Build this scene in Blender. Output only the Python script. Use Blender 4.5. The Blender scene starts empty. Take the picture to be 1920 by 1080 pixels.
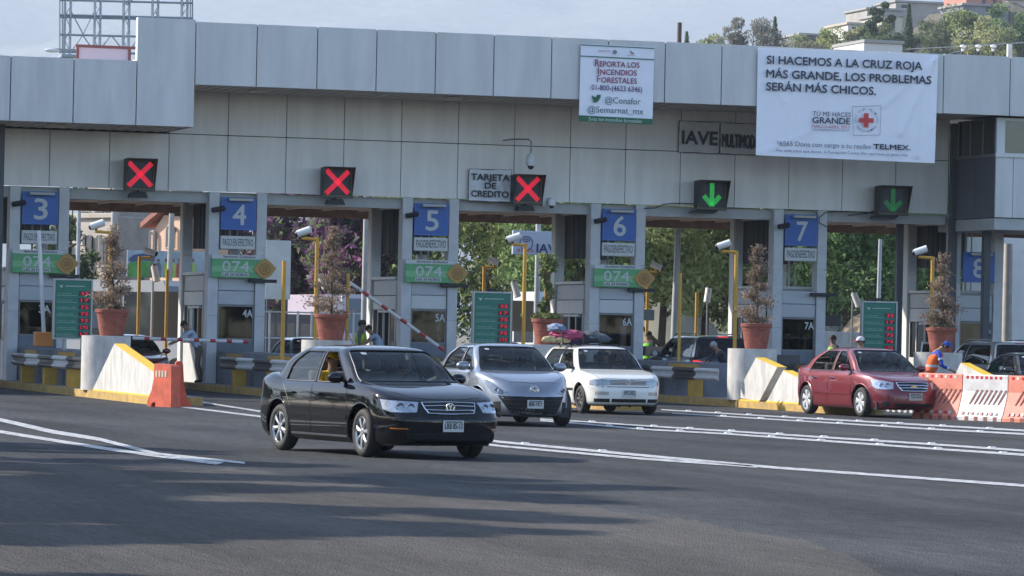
import bpy, math, random
import numpy as np
from mathutils import Vector, Matrix
from mathutils.bvhtree import BVHTree

random.seed(7)
rng = np.random.default_rng(7)
SC = bpy.context.scene
COL = SC.collection
R = math.radians

# ------------------------------------------------------------------ camera
FPX, CAM_H, ROLL, YAW, DIST = 7500.0, 1.65, 0.021, R(16.6), 107.0
PITCH = math.atan((625.0 - 540.0) / FPX)
CAM = Vector((-DIST * math.sin(YAW), -DIST * math.cos(YAW), CAM_H))
cam_data = bpy.data.cameras.new('camera')
cam_data.sensor_width = 36.0
cam_data.lens = FPX / 1920.0 * 36.0
cam_data.clip_start = 0.5
cam_data.clip_end = 16000.0
cam = bpy.data.objects.new('camera', cam_data)
COL.objects.link(cam)
_right = Vector((math.cos(YAW), -math.sin(YAW), 0))
_fwd0 = Vector((math.sin(YAW), math.cos(YAW), 0))
_fwd = _fwd0 * math.cos(PITCH) + Vector((0, 0, 1)) * math.sin(PITCH)
_up = _right.cross(_fwd)
_cr, _sr = math.cos(ROLL), math.sin(ROLL)
CX = _right * _cr + _up * _sr
CY = _up * _cr - _right * _sr
_m = Matrix.Identity(4)
for i in range(3):
    _m[i][0], _m[i][1], _m[i][2], _m[i][3] = CX[i], CY[i], -_fwd[i], CAM[i]
cam.matrix_world = _m
SC.camera = cam
cam_data.dof.use_dof = False

# ------------------------------------------------------------------ light
SUN_EL, SUN_AZ = R(30.5), R(36.0)          # sun on the left, a little behind the canopy
to_sun = Vector((-math.cos(SUN_AZ) * math.cos(SUN_EL), math.sin(SUN_AZ) * math.cos(SUN_EL), math.sin(SUN_EL)))
world = bpy.data.worlds.new('World')
SC.world = world
world.use_nodes = True
_nt = world.node_tree
_bg = _nt.nodes['Background']
_sky = _nt.nodes.new('ShaderNodeTexSky')
_sky.sky_type = 'NISHITA'
_sky.sun_disc = False
_sky.sun_elevation = SUN_EL
_sky.sun_rotation = math.atan2(to_sun.x, to_sun.y)
_sky.altitude = 2300
_sky.air_density = 1.0
_sky.dust_density = 2.5
_nt.links.new(_sky.outputs[0], _bg.inputs[0])
_bg.inputs[1].default_value = 0.15
sun_data = bpy.data.lights.new('sun', 'SUN')
sun_data.energy = 4.2
sun_data.angle = R(0.6)
sun_data.color = (1.0, 0.93, 0.83)
sun = bpy.data.objects.new('sun', sun_data)
COL.objects.link(sun)
sun.rotation_euler = to_sun.to_track_quat('Z', 'Y').to_euler()
sun.location = (-60, 40, 60)
SC.view_settings.view_transform = 'Standard'
SC.view_settings.look = 'None'
SC.view_settings.gamma = 1.0
SC.view_settings.use_curve_mapping = False
SC.view_settings.exposure = 1.2
SC.render.engine = 'CYCLES'
SC.cycles.use_denoising = True
SC.cycles.max_bounces = 7
SC.cycles.transparent_max_bounces = 16
SC.cycles.volume_bounces = 0
SC.cycles.sample_clamp_indirect = 8
HAZE = 0.00014


# ------------------------------------------------------- photo measurements
def ray(u, v):
    return (CX * ((u - 960) / FPX) - CY * ((v - 540) / FPX) + _fwd)

def G(u, v, z=0.0):
    r = ray(u, v); t = (z - CAM.z) / r.z
    return CAM + r * t

def W(u, v, Y=0.0):
    r = ray(u, v); t = (Y - CAM.y) / r.y
    return CAM + r * t

def XP(u, v, X):
    r = ray(u, v); t = (X - CAM.x) / r.x
    return CAM + r * t

# ------------------------------------------------------------------ helpers
MATS = {}

def mat(name, col=(.5, .5, .5), rough=.6, metal=0., var=.0, scale=4., bump=0., bscale=30., coat=0., emis=None,
        estr=1., col2=None, alpha=1., detail=5., spec=.5, stretch=None, cior=1.5):
    if name in MATS:
        return MATS[name]
    m = bpy.data.materials.new(name); m.use_nodes = True
    nt = m.node_tree; b = nt.nodes['Principled BSDF']
    b.inputs['Base Color'].default_value = (*col, 1)
    b.inputs['Roughness'].default_value = rough
    b.inputs['Metallic'].default_value = metal
    b.inputs['Coat Weight'].default_value = coat
    b.inputs['Coat Roughness'].default_value = .04; b.inputs['Coat IOR'].default_value = cior
    b.inputs['Specular IOR Level'].default_value = spec
    if emis:
        b.inputs['Emission Color'].default_value = (*emis, 1)
        b.inputs['Emission Strength'].default_value = estr
    if var or bump or col2:
        geo = nt.nodes.new('ShaderNodeNewGeometry')
        mp = nt.nodes.new('ShaderNodeMapping')
        if stretch: mp.inputs['Scale'].default_value = stretch
        nt.links.new(geo.outputs['Position'], mp.inputs['Vector'])
    if var or col2:
        n = nt.nodes.new('ShaderNodeTexNoise'); n.inputs['Scale'].default_value = scale
        n.inputs['Detail'].default_value = detail; n.inputs['Roughness'].default_value = .62
        nt.links.new(mp.outputs[0], n.inputs['Vector'])
        rr = nt.nodes.new('ShaderNodeValToRGB')
        rr.color_ramp.elements[0].position = .35; rr.color_ramp.elements[1].position = .68
        c2 = col2 or tuple(min(1, c * (1 + var)) for c in col)
        c1 = col if col2 else tuple(c * (1 - var) for c in col)
        rr.color_ramp.elements[0].color = (*c1, 1); rr.color_ramp.elements[1].color = (*c2, 1)
        nt.links.new(n.outputs[0], rr.inputs[0]); nt.links.new(rr.outputs[0], b.inputs['Base Color'])
    if bump:
        n2 = nt.nodes.new('ShaderNodeTexNoise'); n2.inputs['Scale'].default_value = bscale
        n2.inputs['Detail'].default_value = 4
        nt.links.new(mp.outputs[0], n2.inputs['Vector'])
        bp = nt.nodes.new('ShaderNodeBump'); bp.inputs['Strength'].default_value = bump
        bp.inputs['Distance'].default_value = .02
        nt.links.new(n2.outputs[0], bp.inputs['Height']); nt.links.new(bp.outputs[0], b.inputs['Normal'])
    MATS[name] = m
    return m


def glassmat(name, tint=(.3, .33, .33), rough=.02, ior=1.5, gcol=(1, 1, 1)):
    if name in MATS: return MATS[name]
    m = bpy.data.materials.new(name); m.use_nodes = True; nt = m.node_tree
    nt.nodes.remove(nt.nodes['Principled BSDF']); out = nt.nodes['Material Output']
    fr = nt.nodes.new('ShaderNodeFresnel'); fr.inputs[0].default_value = ior
    tr = nt.nodes.new('ShaderNodeBsdfTransparent'); tr.inputs[0].default_value = (*tint, 1)
    gl = nt.nodes.new('ShaderNodeBsdfGlossy'); gl.inputs['Roughness'].default_value = rough
    gl.inputs[0].default_value = (*gcol, 1)
    mx = nt.nodes.new('ShaderNodeMixShader')
    mul = nt.nodes.new('ShaderNodeMath'); mul.operation = 'MULTIPLY_ADD'
    mul.inputs[1].default_value = 1.0; mul.inputs[2].default_value = .01
    nt.links.new(fr.outputs[0], mul.inputs[0]); nt.links.new(mul.outputs[0], mx.inputs[0])
    nt.links.new(tr.outputs[0], mx.inputs[1]); nt.links.new(gl.outputs[0], mx.inputs[2])
    nt.links.new(mx.outputs[0], out.inputs[0])
    MATS[name] = m
    return m


def props(o, label=None, cat=None, group=None, kind=None):
    if label: o['label'] = label
    if cat: o['category'] = cat
    if group: o['group'] = group
    if kind: o['kind'] = kind
    return o


def thing(name, label, cat, loc=(0, 0, 0), rz=0., group=None):
    o = bpy.data.objects.new(name, None); COL.objects.link(o)
    o.location = loc; o.rotation_euler = (0, 0, rz); o.empty_display_size = .3
    return props(o, label, cat, group)


def mesh_of(name, v, f, mats, mi=None, smooth=False, sharp=None):
    me = bpy.data.meshes.new(name)
    me.from_pydata([tuple(p) for p in v], [], f)
    for m in (mats if isinstance(mats, (list, tuple)) else [mats]): me.materials.append(m)
    if mi is not None: me.polygons.foreach_set('material_index', mi)
    if smooth:
        me.polygons.foreach_set('use_smooth', [True] * len(me.polygons))
        if sharp: me.set_sharp_from_angle(angle=R(sharp))
    me.update()
    return me


def link(name, me, parent=None, loc=None):
    o = bpy.data.objects.new(name, me); COL.objects.link(o)
    if parent: o.parent = parent
    if loc is not None: o.location = loc
    return o


class MB:
    def __init__(s): s.v = []; s.f = []; s.m = []; s.cur = 0
    def add(s, vs, fs):
        b = len(s.v); s.v += [tuple(p) for p in vs]
        for f in fs: s.f.append([i + b for i in f]); s.m.append(s.cur)
        return s
    def box(s, x0, x1, y0, y1, z0, z1):
        v = [(x0, y0, z0), (x1, y0, z0), (x1, y1, z0), (x0, y1, z0), (x0, y0, z1), (x1, y0, z1), (x1, y1, z1), (x0, y1, z1)]
        return s.add(v, [[0, 3, 2, 1], [4, 5, 6, 7], [0, 1, 5, 4], [1, 2, 6, 5], [2, 3, 7, 6], [3, 0, 4, 7]])
    def bbox(s, x0, x1, y0, y1, z0, z1, b=.01):
        """box with chamfered edges"""
        cx, cy, cz = (x0 + x1) / 2, (y0 + y1) / 2, (z0 + z1) / 2
        hx, hy, hz = (x1 - x0) / 2, (y1 - y0) / 2, (z1 - z0) / 2
        vs = []; idx = {}
        for sx in (-1, 1):
            for sy in (-1, 1):
                for sz in (-1, 1):
                    for k in range(3):
                        d = [hx - b, hy - b, hz - b]; d[k] += b
                        idx[(sx, sy, sz, k)] = len(vs)
                        vs.append((cx + sx * d[0], cy + sy * d[1], cz + sz * d[2]))
        fs = []
        S = (-1, 1)
        def orient(f):
            a, c, d = (Vector(vs[i]) for i in f[:3]); n = (c - a).cross(d - c)
            cen = sum((Vector(vs[i]) for i in f), Vector()) / len(f) - Vector((cx, cy, cz))
            return f if n.dot(cen) > 0 else f[::-1]
        for k in range(3):
            o = [i for i in range(3) if i != k]
            for sg in S:
                q = []
                for a, c in ((-1, -1), (1, -1), (1, 1), (-1, 1)):
                    t = [0, 0, 0]; t[k] = sg; t[o[0]] = a; t[o[1]] = c; q.append(idx[(*t, k)])
                fs.append(orient(q))
            for a in S:
                for c in S:
                    t1 = [0, 0, 0]; t1[o[0]] = a; t1[o[1]] = c; t2 = list(t1); t1[k] = -1; t2[k] = 1
                    fs.append(orient([idx[(*t1, o[0])], idx[(*t2, o[0])], idx[(*t2, o[1])], idx[(*t1, o[1])]]))
        for a in S:
            for c in S:
                for d in S: fs.append(orient([idx[(a, c, d, 0)], idx[(a, c, d, 1)], idx[(a, c, d, 2)]]))
        return s.add(vs, fs)
    def tube(s, pts, r, n=8, cap=True):
        pts = [Vector(p) for p in pts]; rs = r if isinstance(r, (list, tuple)) else [r] * len(pts)
        vs = []; fs = []
        up = None
        for i, p in enumerate(pts):
            d = (pts[min(i + 1, len(pts) - 1)] - pts[max(i - 1, 0)]).normalized()
            if up is None:
                up = Vector((0, 0, 1)) if abs(d.z) < .9 else Vector((1, 0, 0))
            a = d.cross(up).normalized(); up = a.cross(d).normalized()
            for k in range(n):
                t = 2 * math.pi * k / n
                vs.append(p + (a * math.cos(t) + up * math.sin(t)) * rs[i])
        for i in range(len(pts) - 1):
            for k in range(n):
                fs.append([i * n + k, i * n + (k + 1) % n, (i + 1) * n + (k + 1) % n, (i + 1) * n + k])
        if cap: fs += [list(range(n))[::-1], [(len(pts) - 1) * n + k for k in range(n)]]
        return s.add(vs, fs)
    def lathe(s, prof, n=24, c=(0, 0, 0), axis='z', cap=False):
        """prof: (r, h) list revolved about axis through c"""
        vs = []; fs = []
        for r, h in prof:
            for k in range(n):
                t = 2 * math.pi * k / n; a, b = r * math.cos(t), r * math.sin(t)
                if axis == 'z': p = (a, b, h)
                elif axis == 'y': p = (a, h, b)
                else: p = (h, a, b)
                vs.append((p[0] + c[0], p[1] + c[1], p[2] + c[2]))
        for i in range(len(prof) - 1):
            for k in range(n):
                q = [i * n + k, i * n + (k + 1) % n, (i + 1) * n + (k + 1) % n, (i + 1) * n + k]
                fs.append(q if axis != 'y' else q[::-1])
        if cap:
            q0, q1 = list(range(n))[::-1], [(len(prof) - 1) * n + k for k in range(n)]
            fs += [q0, q1] if axis != 'y' else [q0[::-1], q1[::-1]]
        return s.add(vs, fs)
    def prism(s, poly, d):
        """poly: list of 3-D points (planar), extruded by vector d"""
        n = len(poly); d = Vector(d); P = [Vector(p) for p in poly]
        N = Vector((0, 0, 0))
        for i in range(n): N += P[i].cross(P[(i + 1) % n])
        if N.dot(d) > 0: P = P[::-1]
        v = P + [p + d for p in P]
        return s.add(v, [list(range(n)), [n + i for i in range(n)][::-1]] + [[(i + 1) % n, i, n + i, n + (i + 1) % n] for i in range(n)])
    def ell(s, c, r, n=12, m=8):
        vs = []; fs = []
        for j in range(m + 1):
            ph = math.pi * j / m
            for k in range(n):
                t = 2 * math.pi * k / n
                vs.append((c[0] + r[0] * math.sin(ph) * math.cos(t), c[1] + r[1] * math.sin(ph) * math.sin(t), c[2] - r[2] * math.cos(ph)))
        for j in range(m):
            for k in range(n): fs.append([j * n + k, j * n + (k + 1) % n, (j + 1) * n + (k + 1) % n, (j + 1) * n + k])
        return s.add(vs, fs)
    def xf(s, M):
        s.v = [tuple(M @ Vector(p)) for p in s.v]; return s
    def build(s, name, mats, parent=None, smooth=False, sharp=40, loc=None):
        """top-level meshes get their origin at their base"""
        v = s.v
        if parent is None and loc is None and v:
            a = np.array(v); c = ((a[:, 0].min() + a[:, 0].max()) / 2, (a[:, 1].min() + a[:, 1].max()) / 2, a[:, 2].min())
            v = (a - np.array(c)).tolist(); loc = c
        me = mesh_of(name, v, s.f, mats, s.m if len(set(s.m)) > 1 else None, smooth, sharp)
        return link(name, me, parent, loc)


def solo(mb, name, mats, label, cat, group=None, smooth=False, sharp=40, kind=None):
    return props(mb.build(name, mats, None, smooth, sharp), label, cat, group, kind)


# text turned into flat meshes with the built-in font
_TXT = {}
def text_arrays(s, off=0., space=1.):
    key = (s, off, space)
    if key in _TXT: return _TXT[key]
    c = bpy.data.curves.new('t', 'FONT'); c.body = s; c.size = 1; c.offset = off; c.resolution_u = 3
    c.space_character = space; c.fill_mode = 'FRONT'
    o = bpy.data.objects.new('t', c); COL.objects.link(o)
    dg = bpy.context.evaluated_depsgraph_get()
    me = bpy.data.meshes.new_from_object(o.evaluated_get(dg))
    v = np.array([tuple(p.co) for p in me.vertices]) if len(me.vertices) else np.zeros((0, 3))
    f = [list(p.vertices) for p in me.polygons]
    bpy.data.objects.remove(o); bpy.data.meshes.remove(me); bpy.data.curves.remove(c)
    _TXT[key] = (v, f)
    return v, f

_CAPH = None
def put_text(mb, s, p0, p1, h, nrm=Vector((0, -1, 0)), off=.0, lift=.004, space=1., top=False, squash=None):
    """write s from baseline point p0 to p1 (world or local), letters h tall, slightly proud along nrm"""
    global _CAPH
    if _CAPH is None:
        vv, _ = text_arrays('H'); _CAPH = vv[:, 1].max()
    bold = off
    v, f = text_arrays(s, 0., space)
    if not len(v): return
    p0, p1 = Vector(p0), Vector(p1); ex = (p1 - p0); Wd = ex.length; ex.normalize()
    ey = Vector(nrm).cross(ex).normalized()
    x0, x1 = v[:, 0].min(), v[:, 0].max()
    o = p0 + Vector(nrm) * lift - (ey * h if top else Vector((0, 0, 0)))
    pts = [o + ex * ((a[0] - x0) / (x1 - x0) * Wd) + ey * (a[1] / _CAPH * h) for a in v]
    if bold:                                     # heavier strokes: the same letters again, a hair to the side
        b = h * bold * 1.6
        for k, (dx, dz) in enumerate(((b, 0), (-b, 0), (0, b), (0, -b))):
            mb.add([p + ex * dx + ey * dz + Vector(nrm) * (.0006 * (k + 1)) for p in pts], f)
    mb.add(pts, f)


def leafmat(name, col, tr=.45):
    if name in MATS: return MATS[name]
    m = mat(name, col, .65, var=.35, scale=1.4); nt = m.node_tree; b = nt.nodes['Principled BSDF']; out = nt.nodes['Material Output']
    src = b.inputs['Base Color'].links[0].from_socket
    t = nt.nodes.new('ShaderNodeBsdfTranslucent'); hs = nt.nodes.new('ShaderNodeHueSaturation'); hs.inputs['Value'].default_value = 1.5; hs.inputs['Hue'].default_value = .485
    nt.links.new(src, hs.inputs['Color']); nt.links.new(hs.outputs[0], t.inputs[0])
    mx = nt.nodes.new('ShaderNodeMixShader'); mx.inputs[0].default_value = tr
    nt.links.new(b.outputs[0], mx.inputs[1]); nt.links.new(t.outputs[0], mx.inputs[2]); nt.links.new(mx.outputs[0], out.inputs[0])
    return m


def copy_tree(o, parent=None):
    c = o.copy(); COL.objects.link(c)
    if parent: c.parent = parent
    for ch in [x for x in o.children]: copy_tree(ch, c)
    return c

# ------------------------------------------------------------------ ground
def asphalt(name, c1, c2, speck, rough=.85, patchy=.6):
    m = bpy.data.materials.new(name); m.use_nodes = True; nt = m.node_tree; b = nt.nodes['Principled BSDF']
    L = nt.links.new
    geo = nt.nodes.new('ShaderNodeNewGeometry')
    n1 = nt.nodes.new('ShaderNodeTexNoise'); n1.inputs['Scale'].default_value = .35; n1.inputs['Detail'].default_value = 8; n1.inputs['Roughness'].default_value = .6
    mp = nt.nodes.new('ShaderNodeMapping'); mp.inputs['Scale'].default_value = (1.0, .45, 1); mp.inputs['Rotation'].default_value = (0, 0, R(12))
    L(geo.outputs['Position'], mp.inputs[0]); L(mp.outputs[0], n1.inputs['Vector'])
    r1 = nt.nodes.new('ShaderNodeValToRGB'); r1.color_ramp.elements[0].position = .36; r1.color_ramp.elements[1].position = .66
    r1.color_ramp.elements[0].color = (*c1, 1); r1.color_ramp.elements[1].color = (*c2, 1)
    L(n1.outputs[0], r1.inputs[0])
    v = nt.nodes.new('ShaderNodeTexVoronoi'); v.inputs['Scale'].default_value = 55; L(geo.outputs['Position'], v.inputs['Vector'])
    n3 = nt.nodes.new('ShaderNodeTexNoise'); n3.inputs['Scale'].default_value = 38; n3.inputs['Detail'].default_value = 5; n3.inputs['Roughness'].default_value = .8
    L(geo.outputs['Position'], n3.inputs['Vector'])
    r3 = nt.nodes.new('ShaderNodeValToRGB'); r3.color_ramp.elements[0].position = .3; r3.color_ramp.elements[1].position = .72
    r3.color_ramp.elements[0].color = (1 - speck, 1 - speck, 1 - speck, 1); r3.color_ramp.elements[1].color = (1 + speck * 1.4, 1 + speck * 1.4, 1 + speck * 1.4, 1)
    L(n3.outputs[0], r3.inputs[0])
    n4 = nt.nodes.new('ShaderNodeTexNoise'); n4.inputs['Scale'].default_value = 1; n4.inputs['Detail'].default_value = 6; n4.inputs['Roughness'].default_value = .75
    mp4 = nt.nodes.new('ShaderNodeMapping'); mp4.inputs['Scale'].default_value = (20, 1.4, 1); mp4.inputs['Rotation'].default_value = (0, 0, R(8)); L(geo.outputs['Position'], mp4.inputs[0]); L(mp4.outputs[0], n4.inputs['Vector'])
    ma = nt.nodes.new('ShaderNodeMath'); ma.operation = 'ADD'; ma.use_clamp = True; mb2 = nt.nodes.new('ShaderNodeMath'); mb2.operation = 'MULTIPLY_ADD'; mb2.inputs[1].default_value = .9; mb2.inputs[2].default_value = -.45
    L(n4.outputs[0], mb2.inputs[0]); L(n3.outputs[0], ma.inputs[0]); L(mb2.outputs[0], ma.inputs[1]); L(ma.outputs[0], r3.inputs[0])
    n5 = nt.nodes.new('ShaderNodeTexNoise'); n5.inputs['Scale'].default_value = 1; n5.inputs['Detail'].default_value = 5
    mp5 = nt.nodes.new('ShaderNodeMapping'); mp5.inputs['Scale'].default_value = (1.0, .035, 1); mp5.inputs['Rotation'].default_value = (0, 0, R(-6)); L(geo.outputs['Position'], mp5.inputs[0]); L(mp5.outputs[0], n5.inputs['Vector'])
    r5 = nt.nodes.new('ShaderNodeValToRGB'); r5.color_ramp.elements[0].position = .38; r5.color_ramp.elements[1].position = .6; r5.color_ramp.elements[0].color = (.80, .80, .80, 1); r5.color_ramp.elements[1].color = (1.07, 1.07, 1.07, 1); L(n5.outputs[0], r5.inputs[0])
    m5 = nt.nodes.new('ShaderNodeMix'); m5.data_type = 'RGBA'; m5.blend_type = 'MULTIPLY'; m5.inputs[0].default_value = 1; L(r1.outputs[0], m5.inputs[6]); L(r5.outputs[0], m5.inputs[7])
    mx = nt.nodes.new('ShaderNodeMix'); mx.data_type = 'RGBA'; mx.blend_type = 'MULTIPLY'; mx.inputs[0].default_value = 1
    L(m5.outputs[2], mx.inputs[6]); L(r3.outputs[0], mx.inputs[7]); L(mx.outputs[2], b.inputs['Base Color'])
    b.inputs['Roughness'].default_value = rough; b.inputs['Specular IOR Level'].default_value = .08
    bp = nt.nodes.new('ShaderNodeBump'); bp.inputs['Strength'].default_value = .8; bp.inputs['Distance'].default_value = .015
    L(v.outputs['Distance'], bp.inputs['Height']); L(bp.outputs[0], b.inputs['Normal'])
    MATS[name] = m
    return m

ASPH = asphalt('road_asphalt', (.050, .051, .053), (.078, .078, .079), .5)
ASPH2 = asphalt('worn_asphalt', (.080, .073, .067), (.106, .097, .089), .34)
CONC = mat('concrete_ground', (.20, .19, .175), .85, var=.25, scale=.8, bump=.2)
DIRT = mat('dry_ground', (.16, .13, .09), .95, var=.35, scale=.3, bump=.3, bscale=3)

g = MB(); g.add([(-5900, -690, -.25), (11900, -690, -.25), (11900, 10100, -.25), (-5900, 10100, -.25)], [[0, 1, 2, 3]])
o = g.build('ground', DIRT, None); props(o, 'dry bare ground stretching beyond the toll plaza', None, kind='structure')
g = MB(); xs = np.linspace(-80, 70, 61); ys = np.linspace(-130, 30, 65)
vs = [(x, y, 0) for y in ys for x in xs]
g.add(vs, [[j * 61 + i, j * 61 + i + 1, (j + 1) * 61 + i + 1, (j + 1) * 61 + i] for j in range(64) for i in range(60)])
o = g.build('road', ASPH, None); props(o, 'dark asphalt forecourt of the toll plaza', None, kind='structure')
g = MB(); g.add([(-80, 30, -.004), (70, 30, -.004), (70, 62, -.004), (-80, 62, -.004)], [[0, 1, 2, 3]])
o = g.build('road_beyond', CONC, None); props(o, 'pale road surface behind the booths', None, kind='structure')

def strip_px(name, top, bot, z, m, label, kind='structure'):
    """a flat sheet whose two edges were measured in the photograph"""
    n = len(top); v = [G(*p, z) for p in top] + [G(*p, z) for p in bot]
    mb = MB(); mb.add(v, [[i, n + i, n + i + 1, i + 1] for i in range(n - 1)])
    a = np.array(mb.v); f = mb.f[0]
    if (Vector(a[f[1]]) - Vector(a[f[0]])).cross(Vector(a[f[2]]) - Vector(a[f[1]])).z < 0: mb.f = [q[::-1] for q in mb.f]
    return props(mb.build(name, m, None), label, None, kind=kind)

# older, browner surfacing in the near corner of the road, with a ragged edge
_edge = [(-60, 868), (150, 872), (330, 884), (430, 878), (560, 893), (640, 905), (760, 915), (900, 931), (1010, 944), (1100, 950), (1200, 966), (1300, 975), (1400, 998), (1500, 1012), (1590, 1040), (1650, 1075), (1760, 1120), (1900, 1200)]
rr_ = random.Random(3)
_e = []
for i in range(len(_edge) - 1):
    for k in range(7):
        t = k / 7; a, b = _edge[i], _edge[i + 1]
        _e.append((a[0] + (b[0] - a[0]) * t, a[1] + (b[1] - a[1]) * t + rr_.uniform(-2.2, 2.2)))
_e.append(_edge[-1])
strip_px('worn_road_patch', _e, [(x * 1.0, 1210) for x, _ in _e], .004, ASPH2, 'smoother brownish old asphalt in the near corner of the road')

PAINT = mat('white_road_paint', (.46, .46, .45), .7, var=.22, scale=7, detail=9)
_rp = [n for n in PAINT.node_tree.nodes if n.type == 'VALTORGB'][0].color_ramp.elements
_rp[0].position = .41; _rp[1].position = .49; _rp[0].color = (.14, .14, .145, 1); _rp[1].color = (.47, .47, .46, 1)
LINES = [
    ([(-40, 774), (0, 783.5), (97, 805.5), (187, 820.5), (296, 848.5), (459, 866)], [(-40, 781), (0, 790), (97, 812.5), (187, 826.5), (296, 854), (459, 869.5)]),
    ([(-40, 800), (0, 806.5), (97, 822), (187, 836.5), (296, 852), (420, 867)], [(-40, 806), (0, 812), (97, 827.5), (187, 842), (296, 857), (405, 871)]),
    ([(294, 755.5), (478, 778), (700, 806), (940, 834.5), (1200, 857.5), (1420, 873)], [(294, 758), (478, 781), (700, 810), (940, 838), (1200, 861.5), (1420, 877)]),
    ([(353, 749), (490, 770), (700, 797), (940, 826.5), (1200, 851), (1450, 874), (1700, 892), (1930, 908.5)], [(353, 751), (490, 773), (700, 801), (940, 830.5), (1200, 855.5), (1450, 878.5), (1700, 896.5), (1930, 913.5)]),
    ([(1013, 784.5), (1090, 789), (1200, 796.5), (1372, 807), (1545, 818), (1747, 831), (1930, 843.5)], [(1013, 787), (1090, 791), (1200, 799), (1372, 810), (1545, 821.5), (1747, 834.5), (1930, 847.5)]),
    ([(1013, 787.5), (1090, 793), (1200, 803), (1365, 812), (1537, 824), (1759, 840), (1930, 851)], [(1013, 789.5), (1090, 795.5), (1200, 805.5), (1365, 815), (1537, 827.5), (1759, 843.5), (1930, 855.5)]),
    ([(1240, 767), (1290, 770), (1470, 780.5), (1687, 792.5), (1930, 806)], [(1240, 769), (1290, 772), (1470, 783), (1687, 795.5), (1930, 809.5)]),
    ([(1260, 774), (1357, 779.5), (1575, 792.5), (1747, 803), (1930, 812.5)], [(1260, 775.5), (1357, 781.5), (1575, 795), (1747, 806), (1930, 816)]),
    ([(1240, 739), (1262, 745)], [(1236, 740), (1257, 746)]),
]
for i, (a, b) in enumerate(LINES[:-1]):
    def dens(p):
        out = []
        for k in range(len(p) - 1):
            for t in range(6): out.append((p[k][0] + (p[k + 1][0] - p[k][0]) * t / 6, p[k][1] + (p[k + 1][1] - p[k][1]) * t / 6))
        return out + [p[-1]]
    strip_px('lane_line', dens(a), dens(b), .008, PAINT, 'white lane line painted on the asphalt')
# short pale scuffs on the road
rr_ = random.Random(11)
mb = MB()
for (u, v, l) in [(1290, 834, 16), (1275, 849, 18), (1380, 843, 14), (1518, 847, 18), (1500, 862, 18), (1607, 855, 16), (1758, 860, 20), (1750, 878, 20), (1370, 936, 34), (1750, 963, 50), (1450, 863, 14), (1240, 843, 12), (640, 893, 90), (700, 896, 60), (560, 899, 80), (830, 901, 40), (1060, 916, 50)]:
    p, q = G(u, v, .010), G(u + l, v + l * .045, .010); d = (q - p); n = Vector((-d.y, d.x, 0)).normalized() * .012
    mb.add([p - n, q - n * .3, q + n, p + n * .4], [[0, 1, 2, 3]])
props(mb.build('road_scuffs', mat('pale_scuff', (.22, .22, .22), .9), None), 'short pale scratches on the asphalt', None, kind='stuff')

# raised studs glued along the double lines
STUD = mat('reflective_stud', (.58, .58, .56), .5)
stud_me = None
for li, (line, us) in enumerate(((LINES[4], (1110, 1226, 1294, 1372, 1462, 1545, 1640, 1747, 1860)), (LINES[5], (1142, 1200, 1275, 1365, 1447, 1540, 1650, 1759, 1881)),
                 (LINES[6], (1291, 1346, 1405, 1472, 1538, 1611, 1688, 1768, 1856)), (LINES[7], (1357, 1427, 1500, 1575, 1658, 1747, 1838)), (LINES[3], (985, 1130)))):
    a, b = line
    for u in us:
        v = (np.interp(u, [p[0] for p in a], [p[1] for p in a]) + np.interp(u, [p[0] for p in b], [p[1] for p in b])) / 2
        p = G(u, float(v), 0)
        if stud_me is None:
            mb = MB(); w, h = .062, .03
            mb.add([(-w, -w, .008), (w, -w, .008), (w, w, .008), (-w, w, .008), (-w * .7, -w * .35, h), (w * .7, -w * .35, h), (w * .7, w * .35, h), (-w * .7, w * .35, h)],
                   [[0, 1, 5, 4], [1, 2, 6, 5], [2, 3, 7, 6], [3, 0, 4, 7], [4, 5, 6, 7]])
            stud_me = mesh_of('road_stud', mb.v, mb.f, STUD)
        props(link('road_stud', stud_me, None, (p.x, p.y, 0)), ('white road stud on the upper stripe of the middle double line', 'white road stud on the lower stripe of the middle double line', 'white road stud on the upper stripe of the double line nearest the dark red sedan', 'white road stud on the lower stripe of the double line nearest the dark red sedan', 'white road stud on the line passing behind the black sedan')[li], 'road stud', 'road studs along the double lines')

# ------------------------------------------------------------------ canopy
PANEL = mat('grey_composite_panel', (.57, .555, .535), .42, var=.09, scale=2.2, detail=5, stretch=(1, 1, .16), bump=.12, bscale=.8, spec=.4)
PANEL2 = mat('grey_wall_panel', (.76, .715, .66), .5, var=.09, scale=2.2, detail=5, stretch=(1, 1, .16), bump=.12, bscale=.8)
SLAT = mat('soffit_slat', (.62, .54, .46), .6, var=.1, scale=2)
DARKV = mat('dark_void', (.015, .016, .018), .8)
STEEL = mat('dark_steel_post', (.06, .065, .075), .5, .3)
CONCW = mat('pier_grey_paint', (.52, .515, .51), .6, var=.09, scale=2.5, bump=.05)
LINT = mat('lintel_grey', (.42, .42, .40), .7, var=.08, scale=2)
FIX = mat('light_fixture', (.62, .60, .50), .5)

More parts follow.
